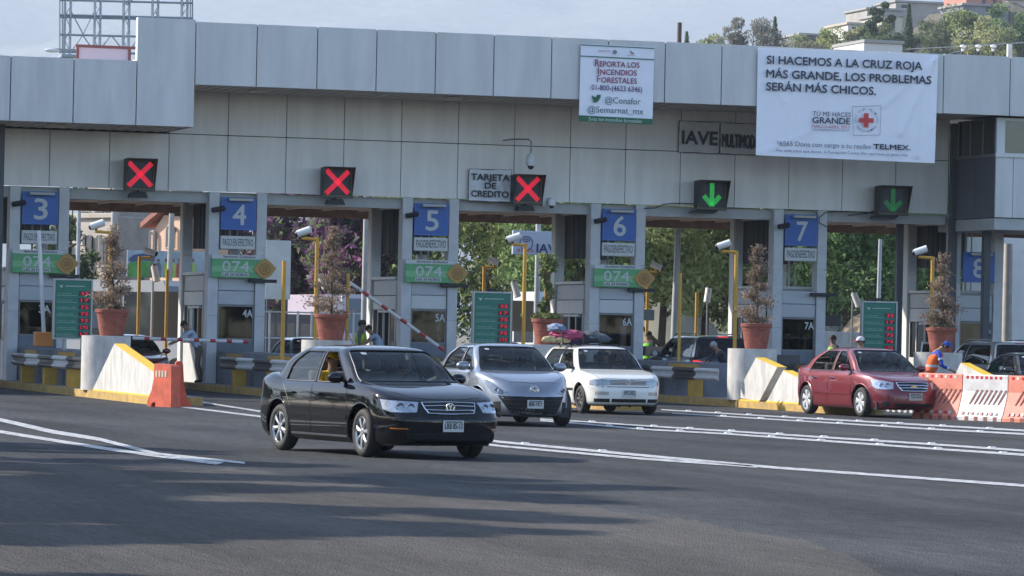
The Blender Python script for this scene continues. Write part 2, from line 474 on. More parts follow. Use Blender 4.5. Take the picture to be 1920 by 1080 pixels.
P0 = -8.34; PITCHX = 5.245                     # left edge of booth 4, booth spacing
canopy = thing('toll_canopy', 'long grey panelled canopy spanning all the toll lanes', 'building', (0, 0, 0))
FY = -3.4
xf_ = [-36.6 + 1.604 * i for i in range(12)] + [-17.35, -15.75, -14.17, -12.58, -10.98]
for i in range(len(xf_) - 1):
    mb = MB(); mb.bbox(xf_[i] + .012, xf_[i + 1] - .012, FY, FY + .06, 6.69, 8.31, .006); mb.build('fascia_panel', PANEL, canopy)
mb = MB(); mb.bbox(-10.968, -9.50, FY, FY + .06, 6.69, 9.41, .006); mb.build('fascia_panel', PANEL, canopy)
xj = [-9.49, -7.9, -6.32, -4.76, -3.19, -1.63, -.07, 1.48, 3.04, 4.61, 6.18, 7.75, 9.32, 10.9, 12.83, 14.4, 16.0, 17.6, 19.2]
me = {}
for i in range(len(xj) - 1):
    w = round(xj[i + 1] - xj[i], 2)
    if w not in me:
        mb = MB(); mb.bbox(.012, w - .012, 0, .06, 7.77, 9.36, .006); me[w] = mesh_of('fascia_panel', mb.v, mb.f, PANEL)
    link('fascia_panel', me[w], canopy, (xj[i], FY, rr_.uniform(-.004, .004)))
# backing, roof slab, box behind the panels
mb = MB()
mb.box(-36.5, -9.5, FY + .065, FY + .2, 6.72, 8.28); mb.box(-10.98, -9.5, FY + .066, FY + .2, 8.2, 9.38)
mb.box(-9.5, 19.2, FY + .065, FY + .2, 7.80, 9.33)
mb.build('fascia_backing', DARKV, canopy)
mb = MB(); mb.box(-11.0, 19.2, FY + .21, 9.0, 8.2, 8.35); mb.box(-36.5, -11.01, FY + .21, 9.0, 8.0, 8.18); mb.build('roof_slab', PANEL2, canopy)
mb = MB(); mb.box(-10.985, -10.965, FY + .0, FY + .20, 8.32, 9.41)
mb.build('fascia_return', mat('sunlit_edge', (.75, .75, .74), .5), canopy)  # sunlight on the narrow return is put into this whiter colour
mb = MB(); mb.box(-9.52, -9.495, FY + .062, FY + 3.3, 6.69, 7.85); mb.build('box_side', PANEL, canopy)
# soffit slats, one by one
mb = MB(); mb.box(0, .135, 0, 3.2, 0, .03); sl = mesh_of('soffit_slat', mb.v, mb.f, SLAT)
n = 0
x = -17.3
while x < -9.7:
    link('soffit_slat', sl, canopy, (x, FY + .1, 6.70 + (n % 2) * .012)); x += .155; n += 1
x = -9.48
while x < 12.5 and n < 290:
    link('soffit_slat', sl, canopy, (x, FY + .1, 7.78 + (n % 2) * .012)); x += .155; n += 1
mb = MB(); mb.box(-36.5, -9.53, FY + .21, -.01, 6.75, 6.79); mb.box(-9.49, 19.2, FY + .21, -.01, 7.83, 7.87); mb.build('soffit_backing', DARKV, canopy)
for (u, v) in ((102, 237), (480, 168), (845, 188)):
    p = W(u, v, -1.9); mb = MB(); z = 6.69 if u < 300 else 7.77
    mb.bbox(p.x - .22, p.x + .22, -2.3, -1.9, z - .07, z + .01, .01); mb.build('soffit_light', FIX, canopy)
# wall panels, two rows on the same joints
wx = [-36.054 + 1.567 * i for i in range(32)]
for i in range(31):
    x0, x1 = wx[i], wx[i + 1]
    if x1 > 12.6: x1 = 12.55
    if x0 >= 12.4: break
    mb = MB(); mb.bbox(x0 + .009, x1 - .009, 0, .05, 5.20, 6.665, .005); mb.build('wall_panel', PANEL2, canopy)
    zt = 6.72 if x1 < -9.4 else 7.80
    if zt > 6.75:
        mb = MB(); mb.bbox(x0 + .009, x1 - .009, 0, .05, 6.685, zt, .005); mb.build('wall_panel', PANEL2, canopy)
mb = MB(); mb.box(-36, 12.56, .055, .2, 5.22, 7.82); mb.build('wall_backing', DARKV, canopy)
# lintels, ceiling and back edge
mb = MB(); mb.box(-36, 12.56, .21, .45, 4.90, 5.18); mb.build('lintel', LINT, canopy)
mb = MB(); mb.box(-36, 19.2, .46, 5.3, 4.98, 5.15); mb.build('ceiling', mat('underside_paint', (.50, .44, .38), .7, var=.15, scale=1.5), canopy)
mb = MB()
for i in range(50):
    x = -35.5 + i * 1.05; mb.box(x, x + .06, .5, 5.2, 4.93, 4.978)
mb.build('ceiling_ribs', SLAT, canopy)
mb = MB(); mb.box(-36, 19.2, 5.3, 5.5, 4.75, 5.3); mb.build('rear_edge', mat('rusty_edge', (.24, .15, .12), .8, var=.3, scale=3), canopy)
# dark steel posts
for x, y, z1, w in ((-14.05, -1.4, 6.69, .085), (12.62, -.16, 7.7, .10), (11.6, 1.2, 4.95, .09), (13.05, -1.5, 5.0, .10), (19.0, -3.1, 8, .12), (18.6, 4, 5, .12)):
    mb = MB(); mb.bbox(x - w, x + w, y - w, y + w, 0, z1, .01); mb.build('steel_post', STEEL, canopy)
# raised control cabin at the right end
cab = thing('control_cabin', 'raised grey control cabin with windows at the right end of the canopy', 'cabin', (12.64, -3.0, 0))
CW, CD = 6.2, 2.9
z0, z1, zw0, zw1 = 5.05, 7.74, 6.80, 7.66
mb = MB(); mb.bbox(0, .50, 0, .06, z0, zw0 - .12, .005); mb.build('cladding_panel', PANEL, cab)
mb = MB(); mb.bbox(.515, 2.1, 0, .06, z0, zw0 - .12, .005); mb.build('cladding_panel', PANEL, cab)
mb = MB(); mb.bbox(2.115, 3.8, 0, .06, z0, zw0 - .12, .005); mb.build('cladding_panel', PANEL, cab)
for a, b in ((.065, 1.45), (1.465, 2.85)):
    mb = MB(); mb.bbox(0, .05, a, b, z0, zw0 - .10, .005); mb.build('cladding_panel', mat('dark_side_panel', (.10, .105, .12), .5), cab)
mb = MB(); mb.box(.06, 3.8, .07, CD, z0 + .02, z0 + .1); mb.box(.3, 3.8, 2.8, CD, z0, z1); mb.build('floor_and_back', DARKV, cab)
mb = MB(); mb.box(-.03, 3.8, -.05, .02, zw0 - .12, zw0 - .01); mb.box(.0, .24, -.02, .06, zw0 - .01, z1); mb.box(.24, 3.8, -.02, .05, zw1, z1)
mb.box(1.9, 1.98, -.02, .05, zw0 - .01, zw1); mb.build('window_frame', mat('white_alu_frame', (.60, .60, .58), .5), cab)
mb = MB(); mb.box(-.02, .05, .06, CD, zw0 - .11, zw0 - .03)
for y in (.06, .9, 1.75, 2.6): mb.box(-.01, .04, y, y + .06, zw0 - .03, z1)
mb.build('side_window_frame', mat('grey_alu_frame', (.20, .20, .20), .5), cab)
GD = glassmat('dark_window', (.09, .11, .10), ior=1.5)
for a, b in ((.26, 1.9), (1.98, 3.8)):
    mb = MB(); mb.box(a, b, .02, .03, zw0, zw1); mb.build('window_pane', GD, cab)
for a, b in ((.12, .9), (.96, 1.75), (1.81, 2.6)):
    mb = MB(); mb.box(.015, .022, a, b, zw0 - .02, z1); mb.build('window_pane', GD, cab)
mb = MB(); mb.box(.02, 3.8, .08, 4, 4.72, 5.03); mb.build('floor_beam', LINT, cab)

# items on the wall -----------------------------------------------------------
BOXM = mat('signal_housing', (.02, .022, .025), .5)
REDX = mat('red_led', (.3, .01, .03), .4, emis=(1, .01, .05), estr=.42)
GRNX = mat('green_led', (.01, .12, .03), .4, emis=(.03, .75, .12), estr=.28)
GRND = mat('dim_green_led', (.01, .1, .03), .4, emis=(.03, .5, .10), estr=.10)
OCH = mat('housing_inner_rim', (.14, .10, .04), .6)
def signal(u0, u1, v0, v1, kind, label):
    a, b = W(u0, v0, -.45), W(u1, v1, -.45); w = (b.x - a.x); h = a.z - b.z; cx = (a.x + b.x) / 2 - .03
    t = thing('lane_signal', label, 'lane signal', (cx, -.45, b.z), 0, 'lane signals on the canopy wall')
    w2 = w / 2 - .05
    mb = MB()
    mb.bbox(-w2, w2, .0, .30, 0, h, .012)
    mb.prism([(w2, -.01, 0), (w2, -.34, h), (w2, .0, h)], (.012, 0, 0)); mb.prism([(-w2, -.01, 0), (-w2, -.34, h), (-w2, 0, h)], (-.012, 0, 0))
    mb.box(-w2 - .012, w2 + .012, -.36, .02, h - .012, h + .004); mb.box(-w2 - .012, w2 + .012, -.06, .0, -.03, 0)
    mb.build('housing', BOXM, t)
    mb = MB(); e = .035
    for q in ((-w2, w2, h - e, h), (-w2, w2, 0, e), (-w2, -w2 + e, e, h - e), (w2 - e, w2, e, h - e)): mb.box(q[0], q[1], -.012, -.001, q[2], q[3])
    mb.build('rim', OCH, t)
    mb = MB(); cz = h * .5; s = min(w2, h / 2) * .78
    def led_bar(x0, z0_, x1, z1_, rows=4):
        L = math.hypot(x1 - x0, z1_ - z0_); n = int(L / .033)
        dx, dz = (x1 - x0) / L, (z1_ - z0_) / L
        for i in range(n + 1):
            for r_ in range(rows):
                o = (r_ - (rows - 1) / 2) * .033; px = x0 + dx * i * .033 - dz * o; pz = z0_ + dz * i * .033 + dx * o
                q = .0145
                mb.add([(px + q * math.cos(t_), -.016, pz + q * math.sin(t_)) for t_ in np.linspace(0, 2 * math.pi, 7)[:-1]], [[5, 4, 3, 2, 1, 0][::-1]])
    if kind == 'x':
        led_bar(-s, cz + s, s, cz - s); led_bar(-s, cz - s, s, cz + s); m = REDX
    else:
        led_bar(0, cz + s, 0, cz - s * .9); led_bar(-s * .75, cz - s * .12, 0, cz - s * .95); led_bar(s * .75, cz - s * .12, 0, cz - s * .95); m = GRNX if kind == 'g' else GRND
    mb.build('led_symbol', m, t)
    mb = MB(); mb.prism([(-.55, .1, -.12), (.12, .1, -.12), (.25, .1, -.02), (-.40, .1, -.02)], (0, .3, 0)) if kind != 'x' else mb.prism([(-.25, .1, -.2), (.25, .1, -.2), (.18, .1, -.05), (-.18, .1, -.05)], (0, .3, 0))
    mb.tube([(0, .2, 0), (0, .3, -.1)], .03); mb.build('bracket', BLACKM, t)
BLACKM = mat('black_metal', (.02, .02, .022), .5, .3)
signal(235, 295, 297, 357, 'x', 'glowing red X signal above the lane left of booth 4')
signal(605, 665, 313, 370, 'x', 'glowing red X signal between signs 4 and 5')
signal(962, 1021, 327, 382, 'x', 'glowing red X signal beside the credit card placard')
signal(1307, 1366, 338, 393, 'g', 'bright green arrow signal left of sign 7')
signal(1646, 1706, 348, 403, 'd', 'dimmer green arrow signal in the shade by the control cabin')

def cloth(corners, n=10, m=8, amp=.02, seed=0, folds=()):
    """hung banner: gently wavy grid between four corners (TL,TR,BR,BL)"""
    tl, tr, br, bl = (Vector(c) for c in corners); r = random.Random(seed); ph = [r.uniform(0, 6) for _ in range(4)]
    vs = []
    for j in range(m + 1):
        for i in range(n + 1):
            s, t = i / n, j / m
            p = tl.lerp(tr, s).lerp(bl.lerp(br, s), t)
            e = amp * (math.sin(s * 9 + ph[0] + t * 2) * .5 + math.sin(s * 23 + t * 7 + ph[1]) * .22 + math.sin((s + t) * 14 + ph[2]) * .2)
            for (s0, t0, s1, t1, a, w) in folds:
                dx, dy = s1 - s0, t1 - t0; L2 = dx * dx + dy * dy; q = max(0, min(1, ((s - s0) * dx + (t - t0) * dy) / L2))
                d = math.hypot(s - s0 - q * dx, t - t0 - q * dy); e += a * math.exp(-(d / w) ** 2)
            p.y -= abs(amp) * .8 + e
            vs.append(p)
    mb = MB(); mb.add(vs, [[j * (n + 1) + i, (j + 1) * (n + 1) + i, (j + 1) * (n + 1) + i + 1, j * (n + 1) + i + 1] for j in range(m) for i in range(n)])
    return mb

def banner_text(items, Y, root, name, m, lift=.05):
    for it in items:
        mb = MB()
        s, u0, v0, u1, v1, hpx = it[:6]; off = it[6] if len(it) > 6 else 0.
        a, b = W(u0, v0, Y), W(u1, v1, Y); sc = FPX / ((a - CAM).dot(_fwd))
        put_text(mb, s, a, b, hpx / sc, off=off, lift=0)
        mb.build(name, m, root)

INK = mat('banner_ink', (.03, .035, .055), .7)
INKB = mat('banner_red_ink', (.28, .05, .11), .7)
INKG = mat('banner_green_ink', (.02, .13, .06), .7)
BANW = mat('banner_vinyl', (.80, .80, .86), .55, var=.03, scale=1.2)
BY = -3.47
# forest-fire banner
b1 = thing('banner', 'narrow white forest fire banner with green bands and purple lettering', 'banner', (0, 0, 0))
c1 = [W(1089, 82, BY), W(1227, 89, BY), W(1223, 234, BY), W(1085, 227, BY)]
cloth(c1, 24, 24, .012, 3).build('banner_sheet', BANW, b1, True)
def band(root, q, Y, m, name='printed_band'):
    mb = MB(); mb.add([W(*p, Y) for p in q], [[3, 2, 1, 0]]); mb.build(name, m, root)
TY = BY - .045
band(b1, [(1085.3, 216), (1223.6, 223), (1223.3, 234), (1085, 227)], TY, INKG)
band(b1, [(1089, 83), (1227, 90), (1227, 91.6), (1089, 84.6)], TY, INKG)
band(b1, [(1088.3, 104), (1226.7, 111), (1226.7, 112.8), (1088.3, 105.8)], TY, INKG)
BT = TY - .006
banner_text([('R', 1115.5, 124.0, 1123.5, 124.5, 13, .012), ('EPORTA LOS', 1124.5, 124.6, 1199, 127, 10, .015), ('I', 1120.5, 139.4, 1123, 139.5, 13), ('NCENDIOS', 1125.5, 139.6, 1194, 142, 10, .015),
             ('F', 1119.5, 154, 1126, 154.3, 13), ('ORESTALES', 1127.5, 154.5, 1194, 157, 10, .015)], BT, b1, 'red_lettering', INKB)
banner_text([('01-800-(4623 6346)', 1109, 168, 1204, 172.5, 9.5, .008)], BT, b1, 'phone_number', mat('banner_purple_ink', (.10, .05, .14), .7))
banner_text([('@Conafor', 1134, 193, 1201, 196, 11.5), ('@Semarnat_mx', 1101.5, 210, 1206.5, 214.5, 11.5)], BT, b1, 'handles_lettering', mat('banner_teal_ink', (.06, .14, .14), .7))
banner_text([('Evita los incendios forestales', 1104, 226, 1203, 230.5, 6.5)], BT, b1, 'band_lettering', mat('pale_print', (.55, .62, .58), .6))
banner_text([('SEMARNAT', 1122, 96.5, 1145, 97.5, 3.2), ('CONAFOR', 1176, 104.6, 1191, 105.2, 2.2)], BT, b1, 'small_lettering', mat('faint_red_print', (.5, .25, .28), .6))
bird = [(1110, 178), (1113, 181), (1116.5, 182.5), (1118, 181), (1119, 178.5), (1121.5, 177.2), (1124, 178), (1127.5, 177.5), (1125.8, 180.5), (1126.5, 182), (1124.8, 184.5), (1122.8, 188.5), (1119, 191.8), (1114.5, 192.6), (1110.5, 190.8), (1113.8, 189.5), (1112.3, 187.5), (1110.8, 184.5), (1110, 181.5)]
mb = MB(); mb.add([W(u, v, BT) for u, v in bird], [list(range(len(bird)))[::-1]]); mb.build('bird_symbol', INKG, b1)
eg = [(1180, 94), (1184, 96.5), (1187, 98), (1189, 101.5), (1186, 102), (1183, 100)]
mb = MB(); mb.add([W(u, v, BT) for u, v in eg], [list(range(len(eg)))[::-1]])
mb.add([W(1153 + 4 * math.cos(t), 97.5 + 4 * math.sin(t), BT) for t in np.linspace(0, 6.283, 13)[:-1]], [list(range(12))[::-1]]); mb.build('small_emblem', mat('grey_print', (.22, .22, .25), .6), b1)

# red-cross banner
b2 = thing('banner', 'huge pale lilac charity banner with a red cross, its corners pulled tight', 'banner', (0, 0, 0))
c2 = [W(1421, 89, BY), W(1759, 103, BY), W(1752, 306, BY), W(1417, 291, BY)]
FOL = [(.98, .02, .80, .75, .045, .016), (.99, .02, .70, .50, .03, .013), (.97, .05, .90, .95, .05, .016), (.02, .02, .15, .5, .02, .02), (.02, .98, .3, .75, .018, .02), (.45, .55, .42, .98, .012, .015), (.88, .3, .75, .95, .02, .02), (.2, .2, .17, .9, .01, .012), (.62, .5, .6, .95, .012, .014)]
cloth(c2, 80, 50, .014, 5, FOL).build('banner_sheet', mat('lilac_banner_vinyl', (.84, .83, .88), .5, var=.03, scale=1.2), b2, True)
BT2 = BY - .08
banner_text([('SI HACEMOS A LA CRUZ ROJA', 1438, 119, 1729, 131, 14.5, .024), ('MÁS GRANDE, LOS PROBLEMAS', 1437, 145, 1746, 157.5, 14.5, .024), ('SERÁN MÁS CHICOS.', 1437, 169, 1642, 178, 14.5, .024),
             ('TÚ ME HACES', 1524, 217, 1595, 219.5, 8.5), ('GRANDE', 1523.5, 230.3, 1594, 233, 11, .02)], BT2, b2, 'main_lettering', mat('banner_grey_ink', (.05, .055, .075), .7))
banner_text([('MARZO-ABRIL 2013', 1522, 239.5, 1593, 241.5, 5.8)], BT2, b2, 'red_date', mat('banner_light_red', (.48, .10, .12), .7))
banner_text([('CRUZROJAMEXICANA.ORG.MX', 1522, 244.5, 1593, 246.5, 3.4), ('*6565 Dona con cargo a tu recibo', 1456, 272.5, 1633, 279, 8.5), ('Por cada peso que dones, la Fundación Carlos Slim aportará un peso más.', 1456, 284, 1703, 293, 5)], BT2, b2, 'small_lettering', mat('banner_mid_ink', (.12, .13, .17), .7))
banner_text([('TELMEX.', 1638, 279, 1707, 281.5, 9, .035)], BT2, b2, 'sponsor_lettering', INK)
mb = MB(); cx, cy, a, w_ = 1624.5, 225.5, 13.5, 4.3
for q in ([(cx - w_, cy - a), (cx + w_, cy - a + .3), (cx + w_ - .5, cy + a), (cx - w_ - .5, cy + a - .3)], [(cx - a, cy - w_ - .3), (cx + a, cy - w_ + .5), (cx + a, cy + w_ + .3), (cx - a, cy + w_ - .5)]):
    mb.add([W(u, v, BT2 - (.003 if q[0][0] < cx - 10 else 0)) for u, v in q], [[3, 2, 1, 0]])
mb.build('red_cross', mat('cross_red', (.60, .05, .05), .6), b2)
mb = MB()
def circ(s, a0, a1, rad, hpx, inward=False):
    for i, ch in enumerate(s):
        if ch == ' ': continue
        t = a0 + (a1 - a0) * i / (len(s) - 1); u, v = cx + rad * math.cos(t), cy + rad * math.sin(t)
        tx, ty = (-math.sin(t), math.cos(t)) if not inward else (math.sin(t), -math.cos(t))
        a_, b_ = W(u - tx * 1.4, v - ty * 1.4, BT2), W(u + tx * 1.4, v + ty * 1.4, BT2); sc = FPX / ((a_ - CAM).dot(_fwd))
        put_text(mb, ch, a_, b_, hpx / sc, lift=0)
circ('CRUZ ROJA MEXICANA', R(-190), R(10), 19.5, 3.4); circ('COLECTA NACIONAL', R(150), R(30), 22.5, 3.4, True)
mb.build('ring_lettering', INK, b2)
mb = MB(); fr = [(1598, 200), (1652, 198), (1650, 253), (1600, 254)]
for i in range(4):
    p, q = W(*fr[i], BT2), W(*fr[(i + 1) % 4], BT2); d = (q - p).normalized(); nn = Vector((0, -1, 0)).cross(d) * .006
    mb.add([p - nn, q - nn, q + nn, p + nn], [[0, 1, 2, 3]])
mb.build('logo_frame', mat('grey_print', (.3, .3, .3)), b2)

# credit card placard, IAVE and MULTIMODAL placards
PLW = mat('placard_vinyl', (.66, .67, .68), .6, var=.10, scale=3)
def placard(us, texts, label, Y=-.10, m=PLW, folds=(), seed=1):
    t = thing('placard', label, 'placard', (0, 0, 0))
    cs = [W(*p, Y) for p in us]; cloth(cs, 26, 20, .010, seed, folds).build('placard_sheet', m, t, True)
    mb = MB()
    for i in range(4): mb.tube([cs[i], cs[(i + 1) % 4]], .012, 5)
    mb.build('placard_frame', BLACKM, t); banner_text(texts, Y - .06, t, 'lettering', mat('placard_ink', (.035, .04, .055), .7)); return t
F1 = [(.05, .1, .45, .45, .03, .04), (.95, .05, .55, .7, .03, .04), (.1, .9, .4, .6, .02, .04), (.9, .9, .75, .4, .03, .03)]
placard([(880, 317), (959, 319), (957, 379), (878, 376)], [('TARJETA', 883.5, 337, 955, 339.5, 11.5, .03), ('DE', 909, 353, 930, 354, 10.5, .03), ('CREDITO', 883.5, 368, 953.5, 370.5, 11, .03)], 'white placard in three lines about credit cards left of the third red X', folds=F1)
placard([(1274, 227), (1349, 230), (1348, 288), (1272, 285)], [('IAVE', 1279, 269, 1345, 272, 24, .03)], 'grey placard with large letters IAVE right of the forest fire banner', m=mat('grey_placard_vinyl', (.55, .53, .50), .6, var=.1, scale=3), folds=F1, seed=2)
placard([(1351, 230), (1432, 233.5), (1431, 291), (1350, 288)], [('MULTIMODAL', 1354, 275, 1429, 279, 24, .03)], 'grey placard MULTIMODAL partly hidden behind the huge banner', m=MATS['grey_placard_vinyl'], folds=F1, seed=4)

# cameras hung on the wall
WHT = mat('camera_white', (.66, .66, .64), .4)
d = thing('dome_camera', 'white dome camera hanging from a curved arm above the third red X', 'security camera', W(995, 318, -1.0))
mb = MB(); mb.tube([(-.48, .98, .80), (-.45, .2, .80), (-.06, 0, .80), (.0, 0, .74), (.0, 0, .42)], .022, 8); mb.build('arm', mat('grey_metal', (.25, .26, .27), .4, .6), d, True)
mb = MB(); mb.lathe([(0, .44), (.07, .43), (.13, .34), (.14, .16), (.12, .10), (.0, .10)], 20); mb.build('housing', WHT, d, True)
mb = MB(); mb.ell((0, 0, .10), (.09, .09, .10)); mb.build('dome', mat('smoked_dome', (.03, .03, .035), .15, coat=1.), d, True)
d = thing('dome_camera', 'white dome camera on a wall bracket at the lower right of the third red X', 'security camera', W(1034, 390, -.4))
mb = MB(); mb.bbox(-.22, -.06, .1, .36, .05, .32, .01); mb.tube([(-.1, .2, .25), (0, 0, .24)], .03); mb.build('bracket', WHT, d)
mb = MB(); mb.lathe([(0, .26), (.10, .24), (.12, .12), (.10, .06), (0, .06)], 18); mb.build('housing', WHT, d, True)
mb = MB(); mb.ell((0, 0, .06), (.075, .075, .08)); mb.build('dome', MATS['smoked_dome'], d, True)
for i, pts in enumerate(([(1208, 391), (1228, 390), (1245, 383), (1262, 381), (1306, 382)], [(1550, 425), (1536, 418), (1536, 408), (1548, 398), (1575, 396), (1650, 400)], [(1590, 404), (1625, 400), (1650, 392)])):
    mb = MB(); mb.tube([W(u, v, -.12) for u, v in pts], .014, 6)
    solo(mb, 'conduit', BLACKM, ('dark cable running from pier 6 to the bright green arrow', 'dark conduit curling from sign 7 along the lintel', 'short dark wire feeding the dim green arrow')[i], 'cable', smooth=True)

# ------------------------------------------------------------------ booths and islands
BLUE = mat('sign_blue', (.022, .10, .36), .45, var=.05, scale=2)
SGW = mat('sign_white', (.55, .55, .53), .5)
SGT = mat('sign_numeral', (.50, .51, .50), .5)
GREENS = mat('sign_green', (.10, .34, .13), .5)
GREENS2 = mat('sign_green_light', (.20, .44, .20), .5)
ORNG = mat('sign_orange', (.42, .24, .06), .55)
ORNG2 = mat('sign_orange_dark', (.30, .15, .04), .55)
CABP = mat('booth_panel', (.42, .43, .44), .5, var=.05, scale=3)
CABW = mat('booth_white', (.55, .55, .53), .5)
BGL = glassmat('booth_glass', (.22, .23, .24), ior=1.22)
LOWW = mat('island_blue_grey', (.16, .175, .205), .75, var=.15, scale=3)
YEL = mat('yellow_paint', (.46, .27, .035), .6, var=.14, scale=4)
YELK = mat('worn_yellow_kerb', (.50, .31, .06), .75, col2=(.27, .19, .09), scale=3.2, detail=8)
ISLT = mat('island_top', (.22, .21, .20), .85, var=.2, scale=2)
WHC = mat('whitewashed_concrete', (.47, .455, .43), .8, var=.22, scale=3.4, bump=.3, bscale=14, detail=9, stretch=(1, 1, .5))
TERR = mat('terracotta', (.25, .072, .048), .75, var=.28, scale=6, detail=8)
SOIL = mat('soil', (.05, .035, .025), .95)
RAILW = mat('rail_white', (.55, .56, .56), .4, .2, var=.08, scale=5)
RAILK = mat('rail_black', (.025, .028, .03), .4, .2)
GREYM = mat('grey_board', (.22, .22, .22), .6)

booth_no = {1: P0 - 3 * PITCHX, 2: P0 - 2 * PITCHX, 3: P0 - PITCHX, 4: P0, 5: P0 + PITCHX, 6: P0 + 2 * PITCHX, 7: P0 + 3 * PITCHX, 8: P0 + 4 * PITCHX}
PAGO = {3: 'PAGO EN EFECTIVO', 4: 'PAGO EN EFECTIVO', 5: 'PAGOENEFECTIVO', 6: 'PAGOENEFECTIVO', 7: 'PAGOENEFECTIVO'}

def booth(k):
    X = booth_no[k]
    t = thing('toll_booth', {1: 'toll booth beyond the left edge, second from the picture', 2: 'toll booth just beyond the left edge', 3: 'toll booth under the number 3 at the far left', 4: 'toll booth marked 4A with a man leaning out of its side', 5: 'toll booth marked 5A behind the slanting barrier arm', 6: 'toll booth marked 6A behind the luggage on the white hatchback',
                             7: 'toll booth marked 7A behind the dark red sedan', 8: 'toll booth at the right end beneath the number 8'}[k], 'toll booth', (X, 0, 0))
    # piers
    for x0, x1, y0, y1 in ((.03, .31, .0, .42), (1.31, 1.58, .0, .42), (.03, .27, 3.1, 3.4), (1.33, 1.58, 3.1, 3.4)):
        for z0_, z1_ in ((.15, 1.95), (1.953, 3.55), (3.553, 5.19 if y0 < 1 else 4.97)):
            mb = MB(); mb.bbox(x0, x1, y0, y1, z0_, z1_, .008); mb.build('pier_block', CONCW, t)
    mb = MB(); mb.box(-.02, .028, 3.08, 3.42, .15, 4.97); mb.build('pier_edge', mat('lit_edge', (.62, .62, .58), .6), t)  # lit left edge of the rear pier, painted as a paler strip
    # dark gap above, louvred box further back
    mb = MB(); mb.box(.32, 1.30, .30, .34, 4.95, 5.19); mb.build('gap_panel', DARKV, t)
    mb = MB(); mb.box(.3, 1.5, 2.4, 3.2, 3.75, 4.95); mb.build('duct_box', mat('dark_duct', (.055, .055, .058), .7, var=.2, scale=4), t)
    mb = MB()
    for i in range(7): mb.box(.34 + i * .16, .38 + i * .16, 2.36, 2.40, 3.75, 4.95)
    mb.build('duct_fins', mat('duct_fin', (.09, .085, .08), .6), t)
    mb = MB(); mb.tube([(.75, .7, 3.0), (.75, .7, 4.95)], .03, 6); mb.tube([(1.0, .9, 3.0), (1.0, .9, 4.95)], .02, 6); mb.build('riser_pipe', mat('pale_pipe', (.4, .4, .38), .5), t)
    # cabin: front
    mb = MB(); mb.bbox(.33, 1.29, .06, .12, 2.62, 2.96, .006); mb.build('front_panel', CABP, t)
    mb = MB(); mb.bbox(.33, 1.29, .055, .12, 2.25, 2.605, .006); mb.build('front_panel', CABW if k in (5, 6) else CABP, t)
    mb = MB()
    for q in ((.33, .36, 1.33, 2.24), (1.26, 1.29, 1.33, 2.24), (.36, 1.26, 2.20, 2.24), (.36, 1.26, 1.33, 1.37)): mb.box(q[0], q[1], .06, .12, q[2], q[3])
    mb.build('front_window_frame', mat('grey_alu_frame', (.20, .20, .20), .5), t)
    mb = MB(); mb.box(.36, 1.26, .09, .10, 1.37, 2.20); mb.build('window_pane', BGL, t)
    mb = MB(); mb.box(.33, 1.29, .06, .13, .15, 1.33); mb.build('front_base', LOWW, t)
    # cabin: sides, back, roof
    mb = MB(); mb.bbox(.0, 1.6, .6, 3.1, 3.02, 3.10, .01); mb.build('cabin_roof', CABW, t)
    mb = MB(); mb.bbox(.06, 1.54, .62, 3.05, 2.60, 3.015, .01); mb.build('cabin_fascia', CABP, t)
    for side in (0, 1):
        x0 = .05 if side == 0 else 1.51
        for i in range(4):
            y = .64 + i * .6; mb = MB(); mb.bbox(x0, x0 + .04, y, y + .59, 2.22, 2.585, .004); mb.build('side_panel', CABW, t)
        mb = MB()
        for y in (.64, 1.25, 1.9, 2.5, 3.0): mb.box(x0, x0 + .05, y, y + .05, 1.22, 2.215)
        mb.box(x0 - .06, x0 + .02, .9, 2.2, 2.14, 2.20)
        mb.build('side_window_frame', CABW, t)
        for y in (.69, 1.95, 2.55):
            mb = MB(); mb.box(x0 + .02, x0 + .03, y, y + (.56 if y < 1 else .55 if y < 2 else .45), 1.22, 2.2); mb.build('window_pane', BGL, t)
        mb = MB(); mb.bbox(x0, x0 + .05, .62, 3.06, .15, 1.21, .005); mb.build('side_base', CONCW, t)
    mb = MB(); mb.box(.1, 1.5, 3.05, 3.08, .15, 2.6); mb.build('rear_wall', mat('booth_rear', (.10, .10, .10), .7), t)
    mb = MB(); mb.box(.4, 1.2, 1.2, 1.7, .15, 1.15); mb.box(.5, .95, 1.3, 1.5, 1.15, 1.5); mb.build('counter', mat('counter', (.2, .16, .12), .6), t)
    mb = MB(); put_text(mb, '%dA' % k, (1.0 if k != 3 else .85, .045, 1.93), (1.26 if k != 3 else 1.15, .045, 1.93), .19, off=.02, lift=.0); mb.build('window_lettering', SGT, t)
    if k == 8: return
    # side arm at the right of the green sign
    mb = MB(); mb.bbox(1.10, 1.86, -.12, -.02, 2.84, 2.93, .006); mb.build('dark_bracket', BLACKM, t)
for k in booth_no: booth(k)

